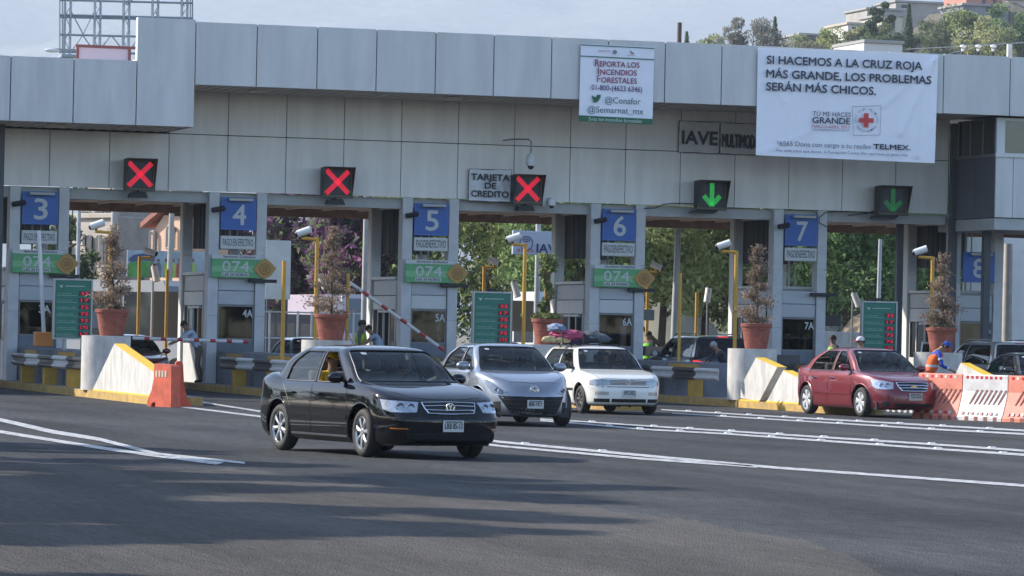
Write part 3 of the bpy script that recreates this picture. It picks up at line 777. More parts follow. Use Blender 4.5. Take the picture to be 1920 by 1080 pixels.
def num_sign(k, X, z0, z1, Y=-.05, x0=.335, x1=1.285, lab=''):
    s = thing('number_sign', {3: 'blue lane sign at the far left behind the raised white arm', 4: 'blue lane sign above booth 4, right of the leftmost red X', 5: 'blue lane sign above booth 5 in the middle of the canopy', 6: 'blue lane sign above booth 6, left of the bright green arrow', 7: 'blue lane sign above booth 7, between the two green arrows', 8: 'blue lane sign behind a dark post at the right end'}[k], 'lane sign', (X, Y, 0), 0, 'blue lane number signs')
    mb = MB(); mb.bbox(x0, x1, 0, .05, z0, z1, .008); mb.build('sign_plate', BLUE, s)
    mb = MB(); e = .022
    for q in ((x0 + .02, x1 - .02, z1 - .02 - e * .5, z1 - .02), (x0 + .02, x1 - .02, z0 + .02, z0 + .02 + e * .5), (x0 + .02, x0 + .02 + e * .5, z0 + .035, z1 - .035), (x1 - .02 - e * .5, x1 - .02, z0 + .035, z1 - .035)): mb.box(q[0], q[1], -.003, 0, q[2], q[3])
    mb.build('sign_border', mat('border_blue', (.10, .18, .42), .5), s)
    mb = MB(); c = (x0 + x1) / 2 + (.02 if k != 8 else .0); h = (z1 - z0) * .60; w = h * (.66 if k != 7 else .6)
    put_text(mb, str(k), (c - w / 2, 0, z0 + (z1 - z0) * .17), (c + w / 2, 0, z0 + (z1 - z0) * .17), h, off=.014, lift=.005)
    mb.build('numeral', SGT, s)
    mb = MB(); mb.bbox(c - .32, c + .32, -.22, -.10, z1 - .10, z1 - .03, .01); mb.build('sign_lamp', mat('lamp_housing', (.42, .40, .36), .5), s)
    mb = MB(); mb.tube([(x0 - .28, -.25, z1 - .36), (x0 + .05, -.12, z1 - .30)], .07, 8); mb.build('spotlight', BLACKM, s) if k != 8 else None
    return s

for k in (3, 4, 5, 6, 7):
    X = booth_no[k]
    num_sign(k, X, 4.20, 5.06)
    s = props(thing('payment_sign', '', 'sign', (X, -.05, 0)), {3: 'white payment sign below blue numeral 3, half hidden by the raised arm', 4: 'white payment sign with rounded corners below blue numeral 4', 5: 'narrow white payment sign in the middle, above the slanting barrier arm', 6: 'narrow white payment sign left of the lamp post and bright green arrow', 7: 'narrow white payment sign right of the spiral dead conifer'}[k], group='cash payment signs')
    zz = (3.70, 4.05) if k in (3, 4) else (3.79, 4.15)
    mb = MB(); mb.bbox(.34, 1.27, 0, .03, zz[0], zz[1], .02); mb.build('sign_plate', SGW, s)
    mb = MB(); put_text(mb, PAGO[k], (.40, 0, zz[0] + .09), (1.21, 0, zz[0] + .09), .18 if k < 5 else .20, off=.0, lift=.006); mb.build('lettering', INK, s)
    if k == 7: continue
    s = thing('service_sign', {3: 'green 074 service sign crossed by the raised barrier arm', 4: 'green 074 service sign above the man leaning out of his booth', 5: 'green 074 service sign above the slanting barrier arm', 6: 'green 074 service sign above the luggage heap'}[k], 'sign', (X, -.14, 0), 0, 'green 074 service signs')
    mb = MB(); mb.bbox(.10, 1.55, 0, .03, 2.95, 3.44, .006); mb.build('sign_plate', GREENS, s)
    mb = MB(); mb.add([(.10, -.002, 3.10), (1.3, -.002, 3.10), (1.3, -.002, 3.27), (.10, -.002, 3.25)], [[0, 1, 2, 3]]); mb.build('lighter_band', GREENS2, s)
    mb = MB(); mb.bbox(.10, 1.42, -.004, .03, 3.443, 3.55, .004); mb.build('top_strip', SGW, s)
    mb = MB(); put_text(mb, 'Servicios Gratuitos', (.40, 0, 3.475), (1.26, 0, 3.475), .062, off=.015, lift=.007); mb.build('top_lettering', INK, s)
    mb = MB(); put_text(mb, '074', (.38, 0, 3.12), (1.10, 0, 3.12), .26, off=.012, lift=.006); mb.build('numerals', SGT, s)
    mb = MB(); mb.box(.37, 1.09, -.006, -.002, 2.985, 3.085); mb.build('white_strip', SGW, s)
    mb = MB(); put_text(mb, 'LAS 24 HORAS', (.40, 0, 3.00), (1.06, 0, 3.00), .07, off=.02, lift=.008); mb.build('strip_lettering', INK, s)
    mb = MB(); dc = (1.52, 3.20); q = .31
    mb.prism([(dc[0] - q, -.03, dc[1]), (dc[0] - q * .45, -.03, dc[1] + q * .62), (dc[0], -.03, dc[1] + q * .92), (dc[0] + q * .45, -.03, dc[1] + q * .62), (dc[0] + q, -.03, dc[1] + .02), (dc[0] + q * .5, -.03, dc[1] - q * .6), (dc[0], -.03, dc[1] - q * .85), (dc[0] - q * .5, -.03, dc[1] - q * .62)], (0, .025, 0))
    o = mb.build('diamond_plate', ORNG, s); mb = MB(); mb.lathe([(.155, 0), (.13, -.008), (.125, 0)], 24, (dc[0], -.032, dc[1]), 'y'); mb.lathe([(.10, 0), (0, 0)], 6, (dc[0], -.034, dc[1]), 'y'); mb.build('printed_gear', ORNG2, s)
s8 = num_sign(8, booth_no[8], W(1806, 529, -.1).z, W(1806, 472, -.1).z, Y=-.1, lab=' behind a dark post at the right')

# islands ------------------------------------------------------------------------
def island(k, nose, wedges):
    X = booth_no[k] - .30; Wd = 2.05
    t = thing('traffic_island', {1: 'yellow kerbed island beyond the left edge, second from the picture', 2: 'yellow kerbed island just beyond the left edge', 3: 'yellow kerbed island at the left with a wedge and an orange barrier at its tip', 4: 'yellow kerbed island behind the black sedan', 5: 'island hidden behind the silver sedan and the white hatchback',
                                 6: 'yellow kerbed island with two white wedges in the middle right', 7: 'island behind the dark red sedan and crouching worker', 8: 'island beneath the control cabin at the far right'}[k], 'traffic island', (X, 0, 0))
    mb = MB()
    y0, y1 = nose, 9.0
    pl = [(.0, y1), (.0, y0 + .4), (.12, y0 + .1), (.35, y0), (.8, y0), (1.05, y0 + .12), (1.15, y0 + .4), (1.25, -11.8), (1.75, -9.2), (Wd, -8), (Wd, y1)]
    mb.prism([(x, y, .0) for x, y in pl], (0, 0, .17)); mb.build('kerb', YELK, t)
    mb = MB(); mb.prism([(.14 + x * (Wd - .30) / Wd, y + (.16 if y < -15 else 0), .172) for x, y in pl], (0, 0, .004)); mb.build('island_top', ISLT, t)
    mb = MB(); mb.bbox(.62, 1.70, -8.6, -.05, .17, 1.02, .01); mb.build('low_wall', LOWW, t)
    mb = MB(); mb.bbox(.60, .618, -3.0, -1.2, .86, .97, .003); mb.build('yellow_stripe', YEL, t); mb = MB(); mb.bbox(.60, .618, -8.3, -5.9, .86, .97, .003); mb.build('yellow_stripe', YEL, t)
    return t
def xside(k): return booth_no[k] - .28

def rail(k, y0, y1, x=-.02, lab='', nseg=None):
    X = booth_no[k] - .28 + .10 + x
    t = thing('guard_rail', lab, 'guard rail', (X, 0, 0), 0, 'black and white guard rails')
    n = nseg or max(3, int(round(abs(y1 - y0) / 1.9))); prof = [(0, .60), (-.055, .64), (-.055, .68), (0, .72), (0, .78), (-.055, .82), (-.055, .86), (0, .90), (.012, .90), (.012, .60)]
    for i in range(n):
        a, b = y0 + (y1 - y0) * i / n, y0 + (y1 - y0) * (i + 1) / n - (.0 if i == n - 1 else .004)
        mb = MB(); mb.prism([(px, a, pz) for px, pz in prof], (0, b - a, 0)); mb.build('rail_segment', RAILK if i % 2 == 0 else RAILW, t)
    m = max(2, int(abs(y1 - y0) / 3.8) + 1)
    for i in range(m):
        y = y0 + (y1 - y0) * (i + .35) / m
        mb = MB(); mb.bbox(.02, .34, y - .13, y + .13, .17, .66, .01); mb.build('rail_post', YEL, t)
    return t

def pot(k, Y, label_pot, plant='dry', top=1.40, hgt=2.6, xoff=.56, r=.36):
    X = booth_no[k] - .28 + xoff
    t = thing('potted_plant', label_pot, 'potted plant', (X, Y, top), 0, 'planters along the islands')
    mb = MB(); mb.lathe([(0, 0), (r * .70, 0), (r * .74, .03), (r * .84, .25), (r * .86, .255), (r * .84, .262), (r * .92, .44), (r * .95, .445), (r * .92, .452), (r * .97, .52), (r * 1.04, .53), (r * 1.06, .60), (r * .98, .61), (r * .94, .58)], 32)
    mb.build('pot', TERR, t, True, 40)
    mb = MB(); mb.lathe([(r * .95, .575), (0, .59)], 20); mb.build('soil', SOIL, t)
    mb = MB()
    if plant == 'green':
        pts = [(.05 * math.sin(z * 7), .05 * math.cos(z * 7), .58 + z) for z in np.linspace(0, hgt, 14)]
    else: pts = [(.015 * math.sin(z * 5), .015 * math.cos(z * 6), .58 + z) for z in np.linspace(0, hgt * .97, 10)]
    mb.tube(pts, [.035 * (1 - .8 * i / len(pts)) for i in range(len(pts))], 6); mb.build('stem', mat('dry_bark', (.10, .07, .05), .9), t, True)
    r_ = np.random.default_rng(int(abs(Y) * 100 + k))
    if plant == 'dry':
        # dead columnar conifer with a spiral of tufts
        nt_ = 120; h = np.sort(r_.random(nt_)) ** 1.1; turn = h * 2 * math.pi * 4.2 + r_.normal(0, 1.1, nt_)
        wid = (.62 if k == 4 else .5) * r / .36
        prof = np.interp(h, [0, .10, .25, .5, .8, 1], [.65, 1.0, .80, .52, .28, .05]) * wid * r_.uniform(.55, 1.15, nt_)
        Ps = []
        for q in range(nt_):
            m_ = int(26 + 14 * (1 - h[q])); L = r_.random(m_) ** .7
            rad = prof[q] * (.1 + .9 * L); sp = .035 + .05 * L
            Ps.append(np.stack([rad * math.cos(turn[q]) + r_.normal(0, 1, m_) * sp, rad * math.sin(turn[q]) + r_.normal(0, 1, m_) * sp, .62 + h[q] * hgt + .10 * L * prof[q] / wid - .02 + r_.normal(0, .03, m_)], 1))
        P = np.concatenate(Ps)
        leaves(P, .040, [leafmat('dead_needles', (.27, .20, .135), .3), leafmat('dead_needles_dark', (.15, .11, .08), .3)], 'foliage', t, r_, up=.5, aspect=.32)
    else:
        n = 900; h = r_.random(n); a = h * 14; rad = .09 + .03 * np.sin(h * 9)
        P = np.stack([rad * np.cos(a) + r_.normal(0, .045, n), rad * np.sin(a) + r_.normal(0, .045, n), .6 + h * hgt], 1)
        n2 = 700; P2 = np.stack([r_.normal(0, .15, n2), r_.normal(0, .15, n2), .62 + np.abs(r_.normal(0, .05, n2))], 1); P2[:, 2] += 0
        n3 = 260; P3 = np.stack([r_.normal(0, .09, n3), r_.normal(0, .09, n3), .62 + hgt * r_.uniform(.75, 1.05, n3)], 1)
        leaves(np.concatenate([P, P2, P3]), .055, [leafmat('creeper_leaf', (.14, .20, .06)), mat('creeper_leaf_dry', (.16, .13, .06), .8)], 'foliage', t, r_, up=.4)
    return t

def leaves(P, size, mats, name, parent, r_, up=.3, kind='stuff', aspect=.55):
    n = len(P); d1 = r_.normal(size=(n, 3)); d1[:, 2] += up; d1 /= np.linalg.norm(d1, axis=1)[:, None]
    d2 = np.cross(d1, r_.normal(size=(n, 3))); d2 /= np.linalg.norm(d2, axis=1)[:, None]
    s = size * (.6 + .8 * r_.random(n))[:, None]
    V = np.stack([P - d1 * s, P + d2 * s * aspect, P + d1 * s, P - d2 * s * aspect], 1).reshape(-1, 3)
    me = bpy.data.meshes.new(name); me.vertices.add(4 * n); me.vertices.foreach_set('co', V.astype(np.float32).ravel())
    me.loops.add(4 * n); me.loops.foreach_set('vertex_index', np.arange(4 * n, dtype=np.int32))
    me.polygons.add(n); me.polygons.foreach_set('loop_start', np.arange(0, 4 * n, 4, dtype=np.int32)); me.polygons.foreach_set('loop_total', np.full(n, 4, dtype=np.int32))
    mi = (r_.random(n) < .38).astype(np.int32) if len(mats) > 1 else np.zeros(n, np.int32)
    me.polygons.foreach_set('material_index', mi)
    for m in mats: me.materials.append(m)
    me.update(); me.validate()
    o = link(name, me, parent)
    if kind: o['kind'] = kind
    return o

def pedestal(k, Y, label, r=.56, h=1.23):
    X = booth_no[k] - .28 + .60 - .16
    mb = MB(); n = 28
    pl = []
    for i in range(n + 1): a = math.pi * .5 + math.pi * i / n; pl.append((X + r * math.cos(a) * 1.0, Y + r * math.sin(a) * 1.0 ))
    pl2 = [(X + .45, Y - r), (X + .45, Y + r)]
    mb.prism([(x, y, .172) for x, y in pl + pl2], (0, 0, h)); 
    return solo(mb, 'planter_pedestal', WHC, label, 'pedestal', 'white planter pedestals', True, 30)

def wedge(k, poly, ytop, label, thick=.24):
    """sloping concrete block: white side with a yellow band along its upper edge"""
    X = booth_no[k] - .28 + .02; P = [XP(u, v, X) for u, v in poly]
    t = thing('concrete_wedge', label, 'concrete wedge', (X, 0, 0), 0, 'white and yellow wedges on the islands')
    L = [Vector((0, p.y, max(p.z, .17))) for p in P]
    mb = MB(); mb.prism(L, (thick, 0, 0)); mb.build('block', WHC, t)
    a, b = L[ytop[0]], L[ytop[1]]; d = (b - a).normalized(); nn = Vector((1, 0, 0)).cross(d); nn = nn if nn.z < 0 else -nn
    up = -nn * .004
    mb = MB(); mb.prism([a + up, b + up, b + up * 3, a + up * 3], (thick, 0, 0))
    mb.build('yellow_top', mat('bright_yellow_paint', (.75, .48, .04), .55, var=.06, scale=5), t)
    mb = MB(); yy = [p.y for p in L if p.z < .35]
    mb.box(-.012, -.006, min(yy), max(yy), .0, .20); mb.build('yellow_foot', MATS['bright_yellow_paint'], t)
    return t

island(1, -18.5, None); island(2, -18.5, None); island(3, -20.6, None); island(4, -18.5, None); island(5, -18.5, None); island(6, -19.6, None); island(7, -19.5, None); island(8, -18.5, None)
rail(3, -2.4, -12.0, lab='black and white guard rail on the leftmost island'); rail(4, -2.9, -10.4, lab='black and white guard rail on the island behind the black sedan')
rail(6, -4.3, -11.0, x=.02, lab='black and white guard rail beside the white hatchback')
rail(5, -3, -10.4, lab='black and white guard rail on the island behind the silver sedan'); rail(7, -3, -9.0, lab='black and white guard rail on the island behind the dark red sedan')
pedestal(3, -12.9, 'white rounded pedestal beside the leftmost wedge'); pedestal(4, -12.4, 'white pedestal behind the roof of the black sedan')
pedestal(5, -12.4, 'white pedestal behind the silver sedan'); pedestal(6, -12.4, 'white rounded pedestal behind the pair of wedges'); pedestal(7, -11.3, 'pale pedestal behind the worker in blue and orange')
pot(3, -12.9, 'terracotta pot with a dead brown conifer on the leftmost pedestal', r=.37, hgt=1.90)
pot(4, -12.4, 'terracotta pot with a broad dead conifer behind the black sedan', r=.38, hgt=2.0)
pot(5, -12.4, 'terracotta pot with a thin green twisted creeper behind the silver sedan', 'green', r=.36, hgt=1.45)
pot(6, -12.4, 'terracotta pot with a spiral dead conifer behind the two wedges', r=.36, hgt=1.92)
pot(7, -11.3, 'terracotta pot with a dead conifer behind the worker in blue', r=.37, hgt=1.85)
wedge(3, [(175, 728), (214, 645), (297, 704), (297, 743), (175, 737)], (1, 2, 0, 3), 'white wedge with a yellow edge left of the orange barrier')
wedge(6, [(1378, 745), (1417, 671), (1457, 689), (1424, 752)], (1, 2, 0, 3), 'taller of the two white wedges next to the round pedestal')
wedge(6, [(1437, 754), (1468, 695), (1530, 724), (1530, 762)], (1, 2, 0, 3), 'lower white wedge just behind the dark red sedan')
wedge(7, [(1770, 745), (1801, 681), (1850, 706), (1890, 760)], (1, 2, 0, 3), 'white wedge with a yellow edge showing above the red and white barriers')
wedge(4, [(560, 745), (592, 665), (670, 720), (670, 760)], (1, 2, 0, 3), 'white wedge hidden behind the black sedan')

# ------------------------------------------------------------------ people
def pmat_(c, n='cloth'):
    k = '%s_%d_%d_%d' % (n, *[int(x * 99) for x in c])
    return mat(k, c, .85, var=.12, scale=9)

POSES = {
    # hip, chest, neck, head, (shoulder, elbow, wrist) L/R, (knee, ankle, toe) L/R ; x forward, y left
    'stand': dict(hip=(0, 0, .93), chest=(.0, 0, 1.30), neck=(.01, 0, 1.50), head=(.03, 0, 1.62),
                  aL=[(.0, .19, 1.43), (-.02, .25, 1.15), (.10, .24, .92)], aR=[(.0, -.19, 1.43), (-.02, -.25, 1.15), (.12, -.22, .93)],
                  lL=[(.02, .10, .50), (0, .11, .09), (.16, .12, .04)], lR=[(.02, -.10, .50), (-.02, -.11, .09), (.14, -.13, .04)]),
    'reach': dict(hip=(-.05, 0, .92), chest=(.15, 0, 1.25), neck=(.27, 0, 1.42), head=(.36, 0, 1.52),
                  aL=[(.22, .18, 1.36), (.42, .20, 1.18), (.66, .16, 1.04)], aR=[(.22, -.18, 1.36), (.40, -.22, 1.16), (.62, -.16, 1.06)],
                  lL=[(.02, .10, .50), (-.08, .11, .09), (.08, .12, .04)], lR=[(-.06, -.10, .50), (-.20, -.11, .09), (-.04, -.13, .04)]),
    'squat': dict(hip=(-.10, 0, .52), chest=(.06, 0, .88), neck=(.18, 0, 1.04), head=(.28, 0, 1.11),
                  aL=[(.12, .19, .98), (.20, .26, .72), (.40, .16, .58)], aR=[(.12, -.19, .98), (.20, -.26, .72), (.40, -.12, .58)],
                  lL=[(.34, .20, .56), (.12, .16, .10), (.28, .18, .04)], lR=[(.34, -.20, .54), (.10, -.16, .10), (.26, -.18, .04)]),
    'lean': dict(hip=(-.06, 0, .90), chest=(.07, 0, 1.24), neck=(.17, 0, 1.43), head=(.27, 0, 1.50),
                 aL=[(.12, .19, 1.36), (.20, .27, 1.08), (.42, .14, .98)], aR=[(.12, -.19, 1.36), (.18, -.27, 1.06), (.42, -.10, .96)],
                 lL=[(.06, .11, .48), (-.04, .12, .09), (.12, .13, .04)], lR=[(.02, -.11, .48), (-.08, -.12, .09), (.08, -.13, .04)]),
    'bend': dict(hip=(-.05, 0, .88), chest=(.26, 0, 1.04), neck=(.44, 0, 1.08), head=(.55, 0, 1.05),
                 aL=[(.38, .19, 1.05), (.40, .24, .78), (.48, .18, .55)], aR=[(.38, -.19, 1.05), (.42, -.22, .78), (.50, -.14, .56)],
                 lL=[(.04, .11, .48), (-.04, .12, .09), (.12, .13, .04)], lR=[(.0, -.11, .48), (-.08, -.12, .09), (.08, -.13, .04)]),
    'sit': dict(hip=(0, 0, .10), chest=(-.08, 0, .46), neck=(-.10, 0, .66), head=(-.08, 0, .78),
                aL=[(-.08, .19, .58), (.10, .25, .36), (.38, .16, .50)], aR=[(-.08, -.19, .58), (.10, -.25, .36), (.38, -.16, .50)],
                lL=[(.42, .12, .16), (.62, .12, -.18), (.74, .12, -.20)], lR=[(.42, -.12, .16), (.62, -.12, -.18), (.74, -.12, -.20)]),
}

def person(label, pose, loc, rz, shirt, trousers, skin=(.30, .17, .11), hair=(.018, .014, .012), vest=None, cap=None, sleeves=True, cap2=None, stripes=None, scale=1.):
    p = POSES[pose]; V = []; E = []; Rr = []; M = []
    def add(co, r, m, par=None):
        V.append(Vector(co)); Rr.append(r); M.append(m); i = len(V) - 1
        if par is not None: E.append((par, i))
        return i
    hip = add(p['hip'], .135, 1)
    h, c = Vector(p['hip']), Vector(p['chest'])
    waist = add(h.lerp(c, .42), .125, 0, hip); chest = add(c, .150, 0, waist)
    nb = add(Vector(p['neck']) - (Vector(p['neck']) - c) * .12, .062, 2, chest)
    hd = Vector(p['head']); nk = Vector(p['neck']); ax = (hd - nk).normalized()
    chin = add(nk.lerp(hd, .45) + Vector((.012, 0, 0)), .066, 2, nb); mid = add(hd, .092, 2, chin); top = add(hd + ax * .075 + Vector((-.015, 0, 0)), .070, 2, mid)
    nose = None
    for key, sg in (('aL', 1), ('aR', -1)):
        s, e, w = (Vector(q) for q in p[key])
        a = add(s, .066, 0, chest); b = add(s.lerp(e, .5), .052, 0, a); b = add(e, .043, 0 if sleeves else 2, b); b2 = add(e.lerp(w, .55), .038, 0 if sleeves else 2, b); w_ = add(w, .027, 2, b2)
        d = (w - e).normalized(); side = d.cross(Vector((0, 0, 1))); side = side.normalized() if side.length > .1 else Vector((0, 1, 0)); dn = d.cross(side).normalized()
        palm = add(w + d * .055, .030, 2, w_)
        for f in range(4):
            o = side * (.024 - f * .016) * 1.15; L = (.062, .072, .068, .052)[f]
            k = add(w + d * (.095) + o, .0095, 2, palm); add(w + d * (.095 + L * .8) + o + dn * (.018), .0080, 2, k)
        k = add(w + d * .05 + side * .042 * (1), .0105, 2, palm); add(w + d * .085 + side * .058, .009, 2, k)
    for key in ('lL', 'lR'):
        kn, an, to = (Vector(q) for q in p[key]); hj = Vector(p['hip']) + Vector((0, .09 if key == 'lL' else -.09, -.05))
        a = add(hj, .098, 1, hip); b = add(hj.lerp(kn, .5), .080, 1, a); b = add(kn, .060, 1, b); b2 = add(kn.lerp(an, .4), .058, 1, b); an_ = add(an, .045, 1, b2)
        add(an.lerp(to, .5) + Vector((0, 0, -.01)), .040, 3, an_); add(to, .032, 3, len(V) - 1)
    me = bpy.data.meshes.new('body'); me.from_pydata([tuple(v) for v in V], E, [])
    o = bpy.data.objects.new('tmp', me); COL.objects.link(o)
    md = o.modifiers.new('s', 'SKIN'); md.use_smooth_shade = True
    for i, sv in enumerate(me.skin_vertices[0].data): sv.radius = (Rr[i], Rr[i]); sv.use_root = (i == 0)
    o.modifiers.new('u', 'SUBSURF').levels = 1
    dg = bpy.context.evaluated_depsgraph_get(); bm_ = bpy.data.meshes.new_from_object(o.evaluated_get(dg)); bpy.data.objects.remove(o)
    # broaden chest, flatten front to back
    ms = [pmat_(shirt), pmat_(trousers), pmat_(skin, 'skin'), mat('dark_shoe', (.02, .018, .016), .6)]
    bm_.materials.clear()
    for m_ in ms: bm_.materials.append(m_)
    segs = [(V[a], V[b], M[b]) for a, b in E] + [(V[0], V[0] + Vector((0, 0, .01)), 1)]
    for poly in bm_.polygons:
        q = poly.center; best = 9; bi = 0
        for a, b, m_ in segs:
            ab = b - a; t = max(0, min(1, (q - a).dot(ab) / max(1e-9, ab.length_squared))); d = (a + ab * t - q).length
            if d < best: best, bi = d, m_
        poly.material_index = bi; poly.use_smooth = True
    t = thing('person', label, 'person', loc, rz); t.scale = (scale,) * 3
    link('body', bm_, t)
    # hair or cap
    mb = MB(); q = hd + ax * .035 + Vector((-.022, 0, 0)); mb.ell(q, (.098, .088, .095), 14, 10)
    mb.v = [(x, y, z) if z > hd.z - .01 - (0 if x > q.x else .05) else (q.x + (x - q.x) * .8, q.y + (y - q.y) * .8, max(z, hd.z - .06)) for x, y, z in mb.v]
    o = mb.build('hair', pmat_(hair, 'hair'), t, True)
    mb = MB()
    for sg in (1, -1): mb.ell(hd + Vector((.082, sg * .033, .004)), (.012, .014, .009), 8, 6)
    mb.build('eyes', mat('eye_dark', (.02, .015, .012), .3), t)
    mb = MB(); mb.ell(hd + Vector((.098, 0, -.018)), (.018, .014, .022), 8, 6)
    for sg in (1, -1): mb.ell(hd + Vector((-.005, sg * .088, -.005)), (.018, .010, .030), 8, 6)
    mb.build('nose_and_ears', ms[2], t, True)
    if cap:
        mb = MB(); q = hd + ax * .045; mb.ell(q, (.112, .100, .095), 16, 10); mb.v = [(x, y, max(z, q.z - .015)) for x, y, z in mb.v]
        c_ = mb.build('cap', pmat_(cap, 'cap'), t, True)
        mb = MB(); mb.prism([(q.x + .07, -.07, q.z - .02), (q.x + .19, -.05, q.z - .045), (q.x + .205, 0, q.z - .05), (q.x + .19, .05, q.z - .045), (q.x + .07, .07, q.z - .02)], (0, 0, .012)); mb.build('brim', pmat_(cap2 or cap, 'cap'), c_)
    if vest:
        mb = MB(); d = (c - h); n = 20; rows = []
        tgt = Vector(p['neck'])
        for j, (f, rx, ry) in enumerate(((.12, .150, .185), (.45, .145, .180), (.8, .165, .205), (1.05, .165, .215), (1.32, .120, .175))):
            q = h + d * f if f <= 1 else c.lerp(tgt, (f - 1) * 1.6)
            rows.append([(q.x + rx * math.cos(a), q.y + ry * math.sin(a), q.z) for a in np.linspace(0, 2 * math.pi, n + 1)[:-1]])
        vs = [v for r_ in rows for v in r_]; mb.add(vs, [[j * n + k, j * n + (k + 1) % n, (j + 1) * n + (k + 1) % n, (j + 1) * n + k] for j in range(len(rows) - 1) for k in range(n)])
        v_ = mb.build('vest', pmat_(vest, 'vest'), t, True)
        if stripes:
            mb = MB()
            q = h + d * .45; r1 = [(q.x + .152 * math.cos(a), q.y + .187 * math.sin(a), q.z - .03) for a in np.linspace(0, 2 * math.pi, n + 1)[:-1]]
            mb.add(r1 + [(x, y, z + .055) for x, y, z in r1], [[k, (k + 1) % n, n + (k + 1) % n, n + k] for k in range(n)]); mb.build('reflective_band', pmat_(stripes, 'band'), v_)
    if vest and stripes and sleeves:
        mb = MB()
        for key in ('aL', 'aR'):
            s_, e_, w_ = (Vector(q) for q in p[key])
            for a_, b_, rr in ((s_, e_, .062), (e_, w_, .052)):
                m_ = a_.lerp(b_, .5); dd = (b_ - a_).normalized(); mb.tube([m_ - dd * .025, m_ + dd * .025], rr, 12)
        mb.build('sleeve_band', pmat_(stripes, 'band'), t)
    return t

# ------------------------------------------------------------------ vehicles
CARV = 1
TYRE = mat('tyre_rubber', (.018, .018, .019), .75, bump=.2, bscale=60)
BLACKP = mat('black_plastic', (.012, .012, .013), .5)
DARK = mat('dark_cabin_cloth', (.028, .028, .03), .85)
CHROME = mat('chrome', (.75, .76, .78), .12, 1.)
ALLOY = mat('silver_alloy', (.55, .56, .58), .28, .8)
LAMP = mat('headlamp_reflector', (.46, .50, .56), .2, .6, var=.25, scale=16, bump=.12, bscale=30, coat=1.)
LAMPD = mat('headlamp_bowl', (.28, .31, .36), .1, .8, coat=1.)
AMBER = mat('amber_lens', (.55, .17, .02), .2, coat=1.)
REDL = mat('red_lens', (.30, .012, .012), .2, coat=1.)
REDON = mat('lit_red_lens', (.5, .02, .02), .2, emis=(1, .03, .02), estr=.6)
PLATEM = mat('plate_white', (.55, .56, .55), .5)
PLATET = mat('plate_ink', (.03, .05, .04), .6)
GLASS = glassmat('car_glass', (.62, .66, .65), ior=1.27)
GLASSD = glassmat('tinted_car_glass', (.10, .11, .11), ior=1.35)
SEATM = mat('seat_cloth', (.13, .13, .13), .9)


def pchip(xk, Y, x):
    """monotone cubic interpolation of rows Y (k,...) at x"""
    xk = np.asarray(xk, float); Y = np.asarray(Y, float); h = np.diff(xk)
    d = (Y[1:] - Y[:-1]) / h.reshape(-1, *([1] * (Y.ndim - 1)))
    m = np.zeros_like(Y); m[0] = d[0]; m[-1] = d[-1]
    for i in range(1, len(xk) - 1):
        w1, w2 = 2 * h[i] + h[i - 1], h[i] + 2 * h[i - 1]
        a, b = d[i - 1], d[i]; ok = (a * b) > 0
        with np.errstate(all='ignore'):
            mm = (w1 + w2) / (w1 / a + w2 / b)
        m[i] = np.where(ok, mm, 0)
    i = np.clip(np.searchsorted(xk, x, side='right') - 1, 0, len(h) - 1)
    t = ((x - xk[i]) / h[i]).reshape(-1, *([1] * (Y.ndim - 1))); hh = h[i].reshape(t.shape)
    return ((2 * t**3 - 3 * t**2 + 1) * Y[i] + (t**3 - 2 * t**2 + t) * hh * m[i] +
            (-2 * t**3 + 3 * t**2) * Y[i + 1] + (t**3 - t**2) * hh * m[i + 1])


def half_ring(L, cnt, anch):
    """L: dict(xf,zf,w,zs,xr,zr,xa,xb,nf,nr,pf,pr,bul); anch: x of (B1,B2)"""
    def quarter(x0, x1, w, z0, z1, n, e, ph):
        # dense from centre (x1,0) to side (x0,w), split at angle ph
        t = np.linspace(0, math.pi / 2, 400)
        cx = np.clip(np.cos(t), 0, 1) ** (2 / n); sy = np.sin(t) ** (2 / n)
        P = np.stack([x0 + (x1 - x0) * cx, w * sy, z0 + (z1 - z0) * cx ** e], 1)
        k = int(400 * ph / 90)
        return P[:k + 1], P[k:]
    def res(P, n):
        s = np.concatenate([[0], np.cumsum(np.linalg.norm(np.diff(P[:, :2], axis=0), axis=1))])
        q = np.linspace(0, s[-1], n + 1)
        return np.stack([np.interp(q, s, P[:, i]) for i in range(3)], 1)
    a, b = quarter(L['xa'], L['xf'], L['w'], L['zs'], L['zf'], L['nf'], L.get('ef', 1.6), L.get('pf', 50))
    c, d = quarter(L['xb'], L['xr'], L['w'], L['zs'], L['zr'], L['nr'], L.get('er', 1.6), L.get('pr', 50))
    segs = [res(a, cnt[0]), res(b, cnt[1])]
    xs = [L['xa'], anch[0], anch[1], L['xb']]
    for j in range(3):
        x = np.linspace(xs[j], xs[j + 1], cnt[2 + j] + 1)
        tt = (x - L['xa']) / (L['xb'] - L['xa'])
        y = L['w'] + L.get('bul', .012) * (1 - (2 * tt - 1) ** 2)
        z = L['zs'] + L.get('sag', 0) * (1 - (2 * tt - 1) ** 2)
        segs.append(np.stack([x, y, z], 1))
    segs += [res(d[::-1], cnt[5]), res(c[::-1], cnt[6])]
    out = [segs[0]] + [s[1:] for s in segs[1:]]
    return np.concatenate(out)


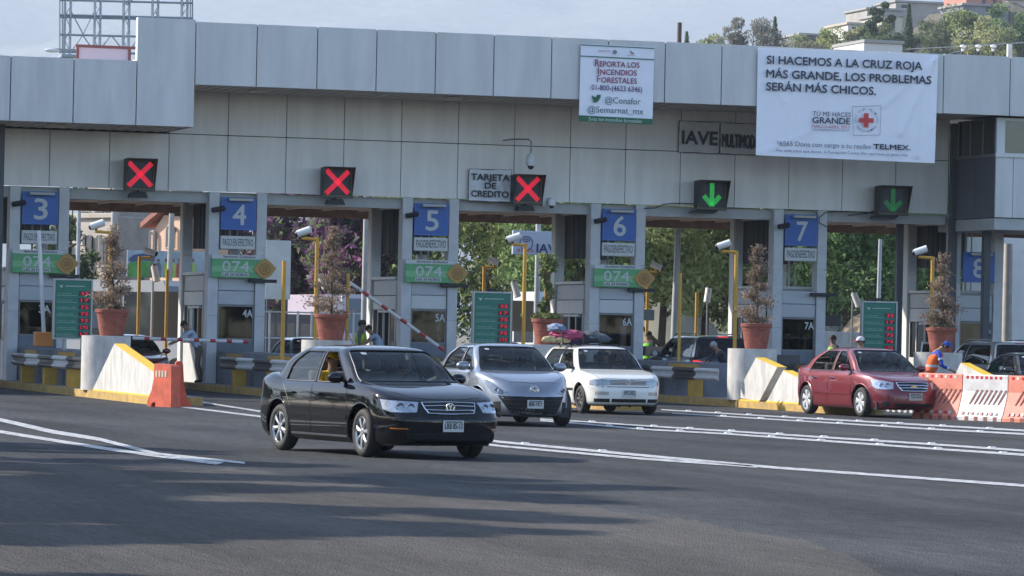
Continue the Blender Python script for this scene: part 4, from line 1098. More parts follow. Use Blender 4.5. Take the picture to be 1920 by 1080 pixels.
class Car:
    CNT = (22, 60, 30, 3, 34, 54, 18)

    def __init__(s, name, label, cat, S, paint, loc, rz, scale=1., group=None, glass=None, dz=0.):
        s.root = thing(name, label, cat, loc, rz, group)
        s.root.scale = (scale,) * 3
        s.S = S; s.paint = paint
        keys = S['keys']
        an = S['anch']
        rings = np.array([half_ring(k, s.CNT, k.get('anch', an)) for k in keys])
        cum = [0]
        for i in range(len(keys) - 1):
            cum.append(cum[-1] + max(.02, float(np.mean(np.linalg.norm(rings[i + 1] - rings[i], axis=1)))))
        q = []; rowkey = [0]
        for i in range(len(keys) - 1):
            n = max(2, min(12, int(math.ceil(float(np.max(np.linalg.norm(rings[i + 1] - rings[i], axis=1))) / .045))))
            q += list(np.linspace(cum[i], cum[i + 1], n + 1)[:-1]); rowkey.append(len(q))
        q.append(cum[-1])
        g = pchip(cum, rings, np.array(q))                      # rows x cols x 3
        nr, nc = g.shape[:2]
        full = np.concatenate([g, (g * np.array([1, -1, 1]))[:, ::-1][:, 1:-1]], 1)   # closed ring
        NC = full.shape[1]
        V = full.reshape(-1, 3).copy()
        cc = np.cumsum((0,) + s.CNT)
        wb, wt = rowkey[S['belt']], rowkey[S['rail']]
        glass_cols = {}
        def mark(nm, a, b):
            for c in range(a, b): glass_cols[c] = nm
        half = nc - 1
        mark('windscreen', 0, cc[1]); mark('windscreen', NC - cc[1], NC)
        gp = S.get('gap', 1)
        for side in (0, 1):
            for nm, a, b in (('front_side_window', cc[2] + 1, cc[3]), ('rear_side_window', cc[4], cc[5] - 1)):
                if S.get('no_rear_side') and nm.startswith('rear'): continue
                if side == 0: mark(nm + '_a', a, b)
                else: mark(nm + '_b', NC - b, NC - a)
        mark('rear_window', cc[6], half); mark('rear_window', half, NC - cc[6])
        wr = S['wheel_r']; ra = S.get('arch_r', wr + .05)
        arches = [(x, wr + .01) for x in S['axles']]
        F = []; GF = {}
        cen = (V.reshape(nr, NC, 3))
        drop = set()
        for r in range(nr - 1):
            for c in range(NC):
                c2 = (c + 1) % NC
                f = [r * NC + c, r * NC + c2, (r + 1) * NC + c2, (r + 1) * NC + c]
                if wb <= r < wt and c in glass_cols:
                    GF.setdefault(glass_cols[c], []).append(f); continue
                m = (cen[r, c] + cen[r + 1, c2]) / 2
                kill = False
                if abs(m[1]) > .5 and r < wb:
                    for ax, az in arches:
                        if (m[0] - ax) ** 2 + (m[2] - az) ** 2 < ra * ra: kill = True
                if kill: drop.update(f)
                else: F.append(f)
        used = set(i for f in F for i in f)
        for i in drop & used:                                    # snap the cut onto the circle
            x, y, z = V[i]
            ax, az = min(arches, key=lambda a: abs(a[0] - x))
            d = math.hypot(x - ax, z - az)
            if d > 1e-4 and abs(d - ra) < .06: V[i, 0] = ax + (x - ax) * ra / d; V[i, 2] = az + (z - az) * ra / d
        # roof closing faces: join the two halves of the last ring
        last = (nr - 1) * NC
        for c in range(half):
            a, b = last + c, last + c + 1
            a2, b2 = last + (NC - c) % NC, last + (NC - c - 1) % NC
            q4 = [a, a2, b2, b]
            q4 = [k for i, k in enumerate(q4) if k not in q4[:i]]
            if len(q4) >= 3: F.append(q4)
        # split body: drop black pillar option
        s.V = V
        def sub(faces, vv=None):
            ids = sorted(set(i for f in faces for i in f)); mp = {k: j for j, k in enumerate(ids)}
            src = V if vv is None else vv
            return [src[i] for i in ids], [[mp[i] for i in f] for f in faces]
        v, f = sub(F)
        me = mesh_of('body', v, f, paint, None, True, 50)
        s.body = link('body', me, s.root)
        s.bvh = BVHTree.FromPolygons([tuple(p) for p in V], F + [q for fs in GF.values() for q in fs])
        # vertex normals for the glass inset
        N = np.zeros_like(V)
        for fs in GF.values():
            for q4 in fs:
                a, b, c3, d3 = (V[i] for i in q4); n = np.cross(c3 - a, d3 - b)
                for i in q4: N[i] += n
        ln = np.linalg.norm(N, axis=1); ln[ln == 0] = 1; N /= ln[:, None]
        # all faces are ordered outward; make sure
        k = GF['windscreen'][0][0]
        if N[k][0] < 0: N = -N
        VG = V - N * .008
        gm = glass or GLASS
        for nm, fs in GF.items():
            if nm in S.get('open', ()): 
                pass
            v, f = sub(fs, VG)
            pn = 'windscreen' if nm == 'windscreen' else 'rear_window' if nm == 'rear_window' else 'side_window'
            if nm in S.get('open', ()):
                zc = min(p[2] for p in v); zt = max(p[2] for p in v)
                cut = zc + (zt - zc) * .0
                f = [q for q in f if max(v[i][2] for i in q) < cut]
                if not f: continue
            mg = GLASSD if (S.get('dark_rear') and nm != 'windscreen' and not nm.startswith('front')) else gm
            o = link(pn, mesh_of(pn, v, f, mg, None, True), s.root)
        # seals around each opening
        mb = MB()
        for nm, fs in GF.items():
            ec = {}
            for q4 in fs:
                for i in range(4):
                    e = (q4[i], q4[(i + 1) % 4]); kk = tuple(sorted(e)); ec[kk] = ec.get(kk, 0) + 1
            edges = [e for e, n in ec.items() if n == 1]
            adj = {}
            for a, b in edges: adj.setdefault(a, []).append(b); adj.setdefault(b, []).append(a)
            st = edges[0][0]; loop = [st]; prev = None; cur = st
            while True:
                nx = [x for x in adj[cur] if x != prev]
                if not nx or nx[0] == st: break
                prev, cur = cur, nx[0]; loop.append(cur)
                if len(loop) > 3000: break
            pts = [Vector(V[i]) for i in loop[::2]] + [Vector(V[loop[0]])]
            mb.tube(pts, .0095, 5, cap=False)
        mb.build('window_seal', BLACKP, s.root, True)
        # under side, wheel wells and cabin floor
        xf = max(k['xf'] for k in keys) - .35; xr = min(k['xr'] for k in keys) + .35
        w0 = keys[1]['w']
        mb = MB(); mb.box(xr, xf, -w0 + .12, w0 - .12, .17, .34)
        for ax, az in arches:
            for sd in (-1, 1):
                n = 20; vs = []; fs = []
                for k in range(n + 1):
                    t = R(-8) + (math.pi + R(16)) * k / n
                    for yy in (sd * (w0 - .38), sd * (w0 - .03)):
                        vs.append((ax + (ra + .012) * math.cos(t), yy, az + (ra + .012) * math.sin(t)))
                for k in range(n): fs.append([2 * k, 2 * k + 1, 2 * k + 3, 2 * k + 2])
                mb.add(vs, fs)
                mb.box(ax - ra, ax + ra, sd * (w0 - .38) - .003, sd * (w0 - .38) + .003, .2, az + ra)
        zb = keys[S['belt']]['zs'] - .10
        K = keys[S['belt']]
        mb.box(K['xr'] + .25, K['xf'] - .15, -K['w'] + .05, K['w'] - .05, zb - .04, zb)
        mb.build('underbody', BLACKP, s.root)
        # arch lips
        mb = MB()
        for ax, az in arches:
            for sd in (-1, 1):
                pts = []
                for k in range(25):
                    t = R(-12) + (math.pi + R(24)) * k / 24
                    h = s.hit((ax + (ra + .012) * math.cos(t), sd * 2, az + (ra + .012) * math.sin(t)), (0, sd, 0))
                    if h: pts.append(h[0] - Vector((0, sd * .004, 0)))
                if len(pts) > 4: mb.tube(pts, .013, 6)
        mb.build('arch_lip', paint, s.root, True)
        s.wheels()
        s.seats()

    def hit(s, p, d):
        d = Vector(d).normalized(); p = Vector(p)
        h = s.bvh.ray_cast(p + d * 3, -d)
        return (h[0], h[1]) if h[0] is not None else None

    def wheels(s):
        S = s.S; r = S['wheel_r']; tw = S.get('tyre_w', .20)
        w0 = S['track']
        t = MB(); h = tw / 2; rr = S.get('rim_r', r * .66)
        t.lathe([(rr, -h + .01), (rr + .01, -h), (r - .035, -h), (r - .01, -h + .025), (r, -h + .05), (r, h - .05), (r - .01, h - .025), (r - .035, h), (rr + .01, h), (rr, h - .01)], 40, axis='y')
        hub = MB(); hub.lathe([(rr + .004, h - .015), (rr - .012, h - .03), (rr - .03, -h + .04), (0.001, -h + .04)], 28, axis='y')
        hub.lathe([(0.0, h - .045), (rr * .55, h - .05), (rr * .55, -h + .05)], 20, axis='y')
        rim = MB(); n = S.get('spokes', 7); sw = S.get('spoke_w', .05)
        rim.lathe([(rr - .016, h - .03), (rr - .002, h - .004), (rr + .006, h - .012)], 40, axis='y')
        rim.lathe([(.0, h - .012), (.05, h - .012), (.062, h - .03)], 16, axis='y')
        for k in range(n):
            a = 2 * math.pi * k / n + .3
            ca, sa = math.cos(a), math.sin(a)
            def P(rad, off, y): return (rad * ca - off * sa, y, rad * sa + off * ca)
            i0, i1 = .035, rr - .008
            wi, wo = S.get('spoke_in', sw * .62), sw
            vs = [P(i0, -wi, h - .02), P(i0, wi, h - .02), P(i1, wo, h - .012), P(i1, -wo, h - .012),
                  P(i0, -wi, h - .06), P(i0, wi, h - .06), P(i1, wo, h - .06), P(i1, -wo, h - .06),
                  P((i0 + i1) / 2, 0, h - .004)]
            rim.add(vs, [[0, 1, 8], [1, 2, 8], [2, 3, 8], [3, 0, 8], [0, 3, 7, 4], [1, 5, 6, 2]])
        rimm = S.get('rim_mat', ALLOY)
        base = None
        for ax in S['axles']:
            for sd in (1, -1):
                st = R(S.get('steer', 0)) if ax == S['axles'][0] else 0
                if base is None:
                    base = (mesh_of('wheel', hub.v, hub.f, BLACKP, None, True, 40), mesh_of('tyre', t.v, t.f, TYRE, None, True, 50),
                            mesh_of('rim', rim.v, rim.f, rimm, None, False))
                w = link('wheel', base[0], s.root, (ax, sd * w0, r))
                w.rotation_euler = (0, random.random() * 6, (0 if sd > 0 else math.pi) + st)
                link('tyre', base[1], w); link('rim', base[2], w)

    def seats(s):
        S = s.S; K = S['keys'][S['belt']]; zb = K['zs'] - .1
        def seat(x, y, w):
            m = MB(); m.bbox(x - .08, x + .06, y - w, y + w, zb - .02, zb + .24, .03)
            for yy in ((y,) if w < .3 else (y - .35, y + .35)):
                m.bbox(x - .07, x + .03, yy - .12, yy + .12, zb + .26, zb + .41, .025)
            M = m.build('seat', SEATM, s.root, True)
        fx = S.get('seat_x', .0)
        seat(fx, .37, .24); seat(fx, -.37, .24); seat(fx - .85, 0, .58)
        m = MB(); m.bbox(K['xf'] - .62, K['xf'] - .2, -.62, .62, zb - .02, zb + .07, .03)
        m.build('dashboard', DARK, s.root)
        m = MB(); t = [(K['xf'] - .66 + .05 * math.sin(a), .36 + .18 * math.cos(a), zb + .10 + .17 * math.sin(a)) for a in np.linspace(0, 6.2832, 21)]
        m.tube(t, .014, 6, cap=False); m.build('steering_wheel', BLACKP, s.root, True)
        kr = S['keys'][S['rail']]; m = MB(); m.bbox(kr['xf'] - .03, kr['xf'] + .0, -.13, .13, kr['zf'] - .13, kr['zf'] - .06, .01); m.build('rear_view_mirror', BLACKP, s.root)
        f = .12; px = kr['xf'] + (K['xf'] - kr['xf']) * f; pz = kr['zf'] + (K['zf'] - kr['zf']) * f
        h = s.hit((px, -.42, pz), (.6, 0, .5))
        if h: m = MB(); q = h[0] + h[1] * .004; e = Vector((-(K['zf'] - kr['zf']), 0, 0)); d_ = Vector((K['xf'] - kr['xf'], 0, K['zf'] - kr['zf'])).normalized() * .03; m.add([q + Vector((0, -.04, 0)) - d_, q + Vector((0, .04, 0)) - d_, q + Vector((0, .04, 0)) + d_, q + Vector((0, -.04, 0)) + d_], [[0, 1, 2, 3]]); m.build('windscreen_sticker', PLATEM, s.root)

    def patch(s, name, top, bot, d, mats, off=.004, depth=.02, nu=14, nv=5, parent=None, smooth=True):
        """a panel between the polylines top and bot, laid on the body along direction d"""
        d = Vector(d).normalized()
        top = [Vector(p) for p in top]; bot = [Vector(p) for p in bot]
        def at(pl, t):
            L = [0]
            for i in range(len(pl) - 1): L.append(L[-1] + (pl[i + 1] - pl[i]).length)
            x = t * L[-1]
            for i in range(len(pl) - 1):
                if x <= L[i + 1] + 1e-9: return pl[i].lerp(pl[i + 1], (x - L[i]) / max(1e-9, L[i + 1] - L[i]))
            return pl[-1]
        vs = []; hitn = []
        lastp = None
        for j in range(nv + 1):
            for i in range(nu + 1):
                p = at(top, i / nu).lerp(at(bot, i / nu), j / nv)
                h = s.hit(p, d)
                if h:
                    n = h[1]; n = n if n.dot(d) > 0 else -n
                    q = h[0] + n * off
                    lastp = q
                else: q = lastp if lastp is not None else p
                vs.append(q); hitn.append(q - d * depth)
        n1 = nu + 1; fs = []
        for j in range(nv):
            for i in range(nu): fs.append([j * n1 + i, (j + 1) * n1 + i, (j + 1) * n1 + i + 1, j * n1 + i + 1])
        ring = [i for i in range(n1)] + [j * n1 + nu for j in range(1, nv + 1)] + [nv * n1 + i for i in range(nu - 1, -1, -1)] + [j * n1 for j in range(nv - 1, 0, -1)]
        b = len(vs); vs += [hitn[i] for i in ring]
        for k in range(len(ring)):
            k2 = (k + 1) % len(ring); fs.append([ring[k], ring[k2], b + k2, b + k])
        me = mesh_of(name, vs, fs, mats, None, smooth, 35)
        bm_fix(me)
        return link(name, me, parent or s.root)

    def seam(s, mb, pts, d, w=.0035, off=.0012):
        """thin dark gap line laid on the body"""
        d = Vector(d).normalized(); pts = [Vector(p) for p in pts]; P = []
        for i in range(len(pts) - 1):
            n = max(1, int((pts[i + 1] - pts[i]).length / .05))
            for k in range(n + (i == len(pts) - 2)):
                h = s.hit(pts[i].lerp(pts[i + 1], k / n), d)
                if h: P.append(h[0] + (h[1] if h[1].dot(d) > 0 else -h[1]) * off)
        if len(P) > 1: mb.tube(P, w, 4)

    def mirror(s, x, z, y, paint=None, size=1.):
        for sd in (1, -1):
            m = MB(); m.ell((x - .02, sd * (y + .11), z), (.075 * size, .115 * size, .075 * size), 14, 10)
            for i, p in enumerate(m.v):
                if p[0] < x - .05: m.v[i] = (x - .05, p[1], p[2])
            o = m.build('side_mirror', paint or s.paint, s.root, True)
            g = MB(); g.lathe([(0, 0), (.065 * size, 0)], 14, (x - .052, sd * (y + .11), z), 'x')
            g.build('mirror_glass', CHROME, o)
            a = MB(); a.tube([(x, sd * (y - .03), z - .05), (x, sd * (y + .05), z - .035)], .02, 6); a.build('mirror_arm', BLACKP, o, True)

    def handles(s, xs, z, m=None, w=.085):
        for sd in (1, -1):
            for x in xs:
                h = s.hit((x, sd, z), (0, sd, 0))
                if not h: continue
                y = h[0].y
                mb = MB(); mb.tube([(x - w, y + sd * .004, z), (x - w * .8, y + sd * .03, z), (x + w * .8, y + sd * .03, z), (x + w, y + sd * .004, z)], .013, 6)
                mb.build('door_handle', m or s.paint, s.root, True)

    def plate(s, x, z, txt, rear=False, w=.30, hh=.15, m=None, txm=None):
        sg = -1 if rear else 1
        h = s.hit((x, 0, z), (sg, 0, 0)); px = (h[0].x if h else x) + sg * .02
        mb = MB(); mb.bbox(px - .008, px + .008, -w / 2, w / 2, z - hh / 2, z + hh / 2, .004)
        o = mb.build('number_plate', m or PLATEM, s.root)
        t = MB()
        a, b = (px + sg * .008, -sg * w * .42, z - hh * .22), (px + sg * .008, sg * w * .42, z - hh * .22)
        put_text(t, txt, a, b, hh * .48, nrm=(sg, 0, 0), off=.02, lift=.003)
        t.box(px + sg * .009 - .001, px + sg * .009 + .001, -w * .4, w * .4, z + hh * .32, z + hh * .42)
        t.build('plate_number', txm or PLATET, o)


def bm_fix(me):
    import bmesh
    bm = bmesh.new(); bm.from_mesh(me)
    bmesh.ops.remove_doubles(bm, verts=bm.verts, dist=1e-5)
    bmesh.ops.recalc_face_normals(bm, faces=bm.faces)
    bm.to_mesh(me); bm.free()


def KEY(xf, zf, w, zs, xr, zr, nf=3., nr=3., xa=.8, xb=-1.2, **k):
    return dict(xf=xf, zf=zf, w=w, zs=zs, xr=xr, zr=zr, nf=nf, nr=nr, xa=xa, xb=xb, **k)


SEDAN_BLACK = dict(
    axles=(1.257, -1.257), wheel_r=.317, track=.755, tyre_w=.19, rim_r=.21, spokes=7, spoke_w=.032, spoke_in=.018, seat_x=-.02,
    anch=(-.18, -.26), belt=9, rail=11, steer=-4, open=('front_side_window_b',),
    keys=[
        KEY(2.06, .19, .800, .19, -2.14, .24, 4.8, 4.2),
        KEY(2.15, .24, .840, .25, -2.20, .30, 4.7, 4.0),
        KEY(2.195, .36, .862, .40, -2.24, .42, 4.6, 4.0),
        KEY(2.205, .50, .870, .55, -2.245, .55, 4.6, 4.0),
        KEY(2.165, .575, .868, .69, -2.22, .70, 4.6, 4.0),
        KEY(2.12, .64, .862, .78, -2.20, .84, 4.6, 4.0),
        KEY(2.04, .745, .848, .87, -2.17, .99, 4.8, 4.2),
        KEY(1.84, .835, .820, .925, -2.09, 1.05, 5.2, 4.0),
        KEY(1.40, .93, .797, .945, -1.93, 1.075, 6.5, 4.5),
        KEY(1.04, .99, .778, .955, -1.70, 1.09, 5.6, 4.0, xa=.72, xb=-1.22, pf=54, pr=50),
        KEY(.67, 1.21, .712, 1.17, -1.42, 1.26, 5.2, 4.2, xa=.40, xb=-1.14, pf=54, pr=50),
        KEY(.33, 1.383, .615, 1.357, -1.06, 1.39, 5.0, 4.0, xa=.08, xb=-.86, anch=(-.20, -.27), pf=54, pr=50),
        KEY(.23, 1.415, .560, 1.40, -.96, 1.418, 4.6, 4.0, xa=.0, xb=-.80, anch=(-.2, -.27), pf=54, pr=50),
        KEY(.04, 1.442, .33, 1.44, -.80, 1.436, 3.5, 3.5, xa=-.05, xb=-.70, anch=(-.22, -.27)),
        KEY(-.08, 1.452, .02, 1.452, -.66, 1.452, 3, 3, xa=-.12, xb=-.62, anch=(-.24, -.28)),
    ])


def black_sedan():
    P = mat('black_car_paint', (.006, .0065, .009), .5, .0, coat=1., spec=.0, cior=1.5)
    p = G(612, 854)
    c = Car('sedan_car', 'black four-door sedan nearest the camera, driving over the painted lines', 'car', SEDAN_BLACK, P,
            JETTA_LOC, JETTA_RZ)
    D = (1, 0, 0)
    for sd in (1, -1):
        dd = (.86, .5 * sd, 0)
        c.patch('headlight', [(2.0, .40 * sd, .735), (1.95, .58 * sd, .745), (1.86, .72 * sd, .75), (1.70, .80 * sd, .765)],
                [(2.05, .44 * sd, .605), (2.0, .60 * sd, .60), (1.9, .75 * sd, .605), (1.78, .80 * sd, .64)], dd, LAMP, off=.006)
        for yy, rr in ((.50, .052), (.66, .058)):
            h = c.hit((2, sd * yy, .675), dd)
            m = MB(); m.lathe([(rr, .0), (rr * .8, .012), (rr * .3, -.01), (0, -.012)], 18, (0, 0, 0), 'x')
            m.xf(Matrix.Translation(h[0] + Vector(dd).normalized() * .006) @ Matrix.Rotation(.3 * sd, 4, 'Z'))
            m.build('lamp_bowl', LAMPD, c.root, True)
        c.patch('turn_signal', [(2.1, .58 * sd, .402), (1.95, .78 * sd, .405)], [(2.1, .58 * sd, .388), (1.95, .78 * sd, .388)], (.8, .6 * sd, 0), AMBER, off=.004)
        c.patch('bumper_trim', [(2.1, .30 * sd, .535), (2.0, .66 * sd, .54), (1.80, .86 * sd, .55)], [(2.1, .30 * sd, .515), (2.0, .66 * sd, .52), (1.80, .86 * sd, .53)], (.8, .6 * sd, 0), BLACKP, off=.005)
        c.patch('side_trim', [(.86, sd, .53), (0, sd, .53), (-.84, sd, .53)], [(.86, sd, .485), (0, sd, .485), (-.84, sd, .485)], (0, sd, 0), P, off=.012)
        c.patch('sill_trim', [(.84, sd, .285), (0, sd, .285), (-.84, sd, .285)], [(.84, sd, .262), (0, sd, .262), (-.84, sd, .262)], (0, sd, .1), CHROME, off=.006)
        c.patch('tail_light', [(-2.25, .55 * sd, .92), (-2.1, .72 * sd, .93), (-1.9, .8 * sd, .93)], [(-2.25, .55 * sd, .74), (-2.1, .74 * sd, .74), (-1.95, .8 * sd, .75)], (-.8, .6 * sd, 0), REDL, off=.005)
    m = MB()
    for sd in (1, -1):
        c.seam(m, [(.80, sd, .925), (.86, sd, .72), (.86, sd, .46), (.80, sd, .27)], (0, sd, 0))
        c.seam(m, [(-.22, sd, .925), (-.22, sd, .27)], (0, sd, 0))
        c.seam(m, [(-1.18, sd, .93), (-1.02, sd, .80), (-.86, sd, .62)], (0, sd, 0))
        c.seam(m, [(.94, .70 * sd, .95), (1.7, .66 * sd, .85), (1.93, .50 * sd, .80)], (.25, 0, 1))
    c.seam(m, [(1.93, -.50, .8), (1.98, -.3, .77), (2.0, 0, .765), (1.98, .3, .77), (1.93, .5, .8)], (.6, 0, .8))
    m.build('panel_gap', BLACKP, c.root)
    # grille
    c.patch('grille', [(2, -.385, .735), (2.04, 0, .745), (2, .385, .735)], [(2, -.32, .60), (2.06, 0, .585), (2, .32, .60)], D, BLACKP, off=.004)
    m = MB()
    for k in range(4):
        z = .735 - k * .045; w = .385 - k * .019
        pts = [c.hit((2, y, z + .01 * (1 - abs(y) / .4) * (1 if k < 2 else -1)), D)[0] + Vector((.012, 0, 0)) for y in np.linspace(-w, w, 13)]
        m.tube(pts, .0075, 6)
    for sd in (1, -1):
        m.tube([c.hit((2, sd * y, z), D)[0] + Vector((.012, 0, 0)) for y, z in ((.387, .738), (.365, .66), (.325, .60))], .009, 6)
    m.build('grille_bar', CHROME, c.root, True)
    badge_vw(c, 2.2, .665, .067)
    c.patch('lower_intake', [(2.1, -.62, .345), (2.1, 0, .345), (2.1, .62, .345)], [(2.1, -.60, .25), (2.1, 0, .25), (2.1, .60, .25)], D, mat('intake_mesh', (.006, .006, .007), .8), off=.003)
    c.plate(2.1, .435, 'LRB 85-13')
    c.mirror(.62, 1.02, .80); c.handles((.02, -.82), .80)
    m = MB(); m.tube([(-.72, 0, 1.445), (-1.0, 0, 1.66)], .006, 5); m.build('antenna', BLACKP, c.root)
    return c


def badge_vw(c, x, z, r, disc=None):
    h = c.hit((x, 0, z), (1, 0, 0)); px = h[0].x + .018
    m = MB(); m.lathe([(r, -.012), (r, .004), (r * .97, .010), (r * .86, .010), (r * .84, .002)], 26, (px, 0, z), 'x')
    o = m.build('emblem', CHROME, c.root, True)
    m = MB(); m.lathe([(r * .86, 0), (0, 0)], 20, (px, 0, z), 'x'); m.build('emblem_field', disc or mat('emblem_blue', (.02, .035, .09), .3), o)
    m = MB()
    def bar(a, b):
        a = Vector((0, a[0] * r, a[1] * r)); b = Vector((0, b[0] * r, b[1] * r)); d = (b - a).normalized(); n = Vector((0, -d.z, d.y)) * r * .085
        o2 = Vector((px + .003, 0, z)); m.prism([o2 + a + n, o2 + a - n, o2 + b - n, o2 + b + n], (.006, 0, 0))
    for y in (1, -1):
        bar((y * .36, .80), (0, .10)); bar((y * .80, .30), (y * .40, -.72)); bar((y * .40, -.72), (0, -.02))
    m.build('emblem_letters', CHROME, o)

SEDAN_RED = dict(
    axles=(1.30, -1.30), wheel_r=.312, track=.75, tyre_w=.19, rim_r=.212, spokes=6, spoke_w=.062, spoke_in=.03, seat_x=-.05,
    rim_mat=mat('painted_hubcap', (.50, .51, .52), .4, .3), anch=(-.16, -.24), belt=9, rail=11,
    keys=[
        KEY(2.05, .18, .790, .18, -2.20, .25, 3.2, 3.0),
        KEY(2.16, .22, .835, .23, -2.25, .30, 2.9, 2.8),
        KEY(2.19, .34, .855, .38, -2.29, .42, 2.8, 2.8),
        KEY(2.185, .46, .8625, .52, -2.30, .55, 2.8, 2.8),
        KEY(2.155, .56, .860, .66, -2.28, .68, 2.8, 2.8),
        KEY(2.10, .64, .850, .76, -2.26, .82, 2.9, 3.0),
        KEY(2.02, .745, .832, .85, -2.24, .95, 3.1, 3.3),
        KEY(1.84, .82, .800, .905, -2.17, 1.01, 4.0, 4.0),
        KEY(1.42, .905, .770, .935, -2.02, 1.035, 5.5, 4.5),
        KEY(1.06, .955, .745, .95, -1.80, 1.05, 5.0, 4.0, xa=.74, xb=-1.36, pf=54, pr=50),
        KEY(.66, 1.20, .66, 1.17, -1.44, 1.25, 4.6, 4.0, xa=.42, xb=-1.20, pf=54, pr=50),
        KEY(.30, 1.385, .550, 1.355, -1.02, 1.385, 4.2, 4.0, xa=.06, xb=-.86, anch=(-.18, -.25), pf=54, pr=50),
        KEY(.20, 1.415, .495, 1.398, -.92, 1.412, 4.0, 4.0, xa=-.02, xb=-.80, anch=(-.2, -.26), pf=54, pr=50),
        KEY(.02, 1.438, .28, 1.437, -.76, 1.436, 3.5, 3.5, xa=-.06, xb=-.68, anch=(-.22, -.27)),
        KEY(-.1, 1.446, .02, 1.446, -.62, 1.446, 3, 3, xa=-.14, xb=-.58, anch=(-.24, -.28)),
    ])

SEDAN_SILVER = dict(
    axles=(1.32, -1.32), wheel_r=.320, track=.765, tyre_w=.20, rim_r=.225, spokes=5, spoke_w=.05, spoke_in=.03, seat_x=.02,
    anch=(-.08, -.16), belt=9, rail=11,
    keys=[
        KEY(2.10, .17, .800, .18, -2.14, .25, 2.5, 3.0),
        KEY(2.20, .22, .845, .24, -2.20, .30, 2.45, 2.8),
        KEY(2.235, .32, .868, .38, -2.24, .42, 2.4, 2.8),
        KEY(2.22, .46, .8775, .52, -2.25, .55, 2.4, 2.8),
        KEY(2.19, .58, .872, .68, -2.24, .70, 2.4, 2.8),
        KEY(2.13, .68, .862, .78, -2.22, .84, 2.5, 3.0),
        KEY(2.02, .775, .842, .88, -2.20, .98, 2.8, 3.3),
        KEY(1.82, .85, .812, .95, -2.13, 1.05, 3.4, 4.0),
        KEY(1.45, .935, .780, .975, -2.00, 1.08, 4.2, 4.5),
        KEY(1.12, .985, .755, .985, -1.80, 1.09, 4.2, 4.0, xa=.76, xb=-1.36, pf=54, pr=50),
        KEY(.74, 1.22, .68, 1.20, -1.44, 1.28, 4.2, 4.0, xa=.44, xb=-1.20, pf=54, pr=50),
        KEY(.38, 1.405, .575, 1.378, -1.02, 1.41, 4.0, 4.0, xa=.10, xb=-.86, anch=(-.12, -.19), pf=54, pr=50),
        KEY(.28, 1.44, .52, 1.422, -.92, 1.438, 3.8, 4.0, xa=.02, xb=-.80, anch=(-.14, -.2), pf=54, pr=50),
        KEY(.10, 1.462, .30, 1.46, -.76, 1.46, 3.5, 3.5, xa=0., xb=-.68, anch=(-.2, -.24)),
        KEY(-.05, 1.470, .02, 1.470, -.62, 1.470, 3, 3, xa=-.1, xb=-.58, anch=(-.24, -.28)),
    ])

HATCH_WHITE = dict(
    axles=(1.24, -1.235), wheel_r=.298, track=.735, tyre_w=.18, rim_r=.185, spokes=8, spoke_w=.04, spoke_in=.02, seat_x=-.05,
    rim_mat=mat('dark_steel_rim', (.05, .05, .052), .5, .4), anch=(-.33, -.42), belt=9, rail=11,
    keys=[
        KEY(1.94, .20, .785, .20, -1.98, .26, 4.0, 4.0),
        KEY(2.02, .24, .820, .25, -2.03, .32, 3.8, 4.0),
        KEY(2.04, .36, .840, .40, -2.05, .45, 3.8, 4.0),
        KEY(2.04, .50, .8475, .54, -2.05, .56, 3.8, 4.0),
        KEY(2.005, .535, .845, .66, -1.99, .64, 4.2, 4.0),
        KEY(1.985, .60, .838, .74, -1.99, .75, 4.4, 4.5),
        KEY(1.95, .735, .822, .83, -1.98, .86, 4.6, 4.5),
        KEY(1.80, .80, .800, .875, -1.95, .93, 5.5, 4.5),
        KEY(1.35, .88, .778, .905, -1.90, .97, 6.5, 4.5),
        KEY(.95, .935, .757, .925, -1.84, .985, 5.0, 4.5, xa=.70, xb=-1.46, pf=54, pr=56),
        KEY(.62, 1.17, .69, 1.15, -1.70, 1.17, 4.6, 4.5, xa=.42, xb=-1.36, pf=54, pr=56),
        KEY(.34, 1.355, .590, 1.335, -1.54, 1.345, 4.4, 4.5, xa=.14, xb=-1.24, anch=(-.33, -.40), pf=54, pr=56),
        KEY(.25, 1.388, .535, 1.374, -1.48, 1.385, 4.2, 4.5, xa=.06, xb=-1.2, anch=(-.33, -.4), pf=54, pr=56),
        KEY(.08, 1.415, .31, 1.414, -1.3, 1.412, 3.8, 4.0, xa=0., xb=-1.1, anch=(-.33, -.4)),
        KEY(-.05, 1.425, .02, 1.425, -1.1, 1.425, 3, 3, xa=-.1, xb=-1.0, anch=(-.33, -.4)),
    ])

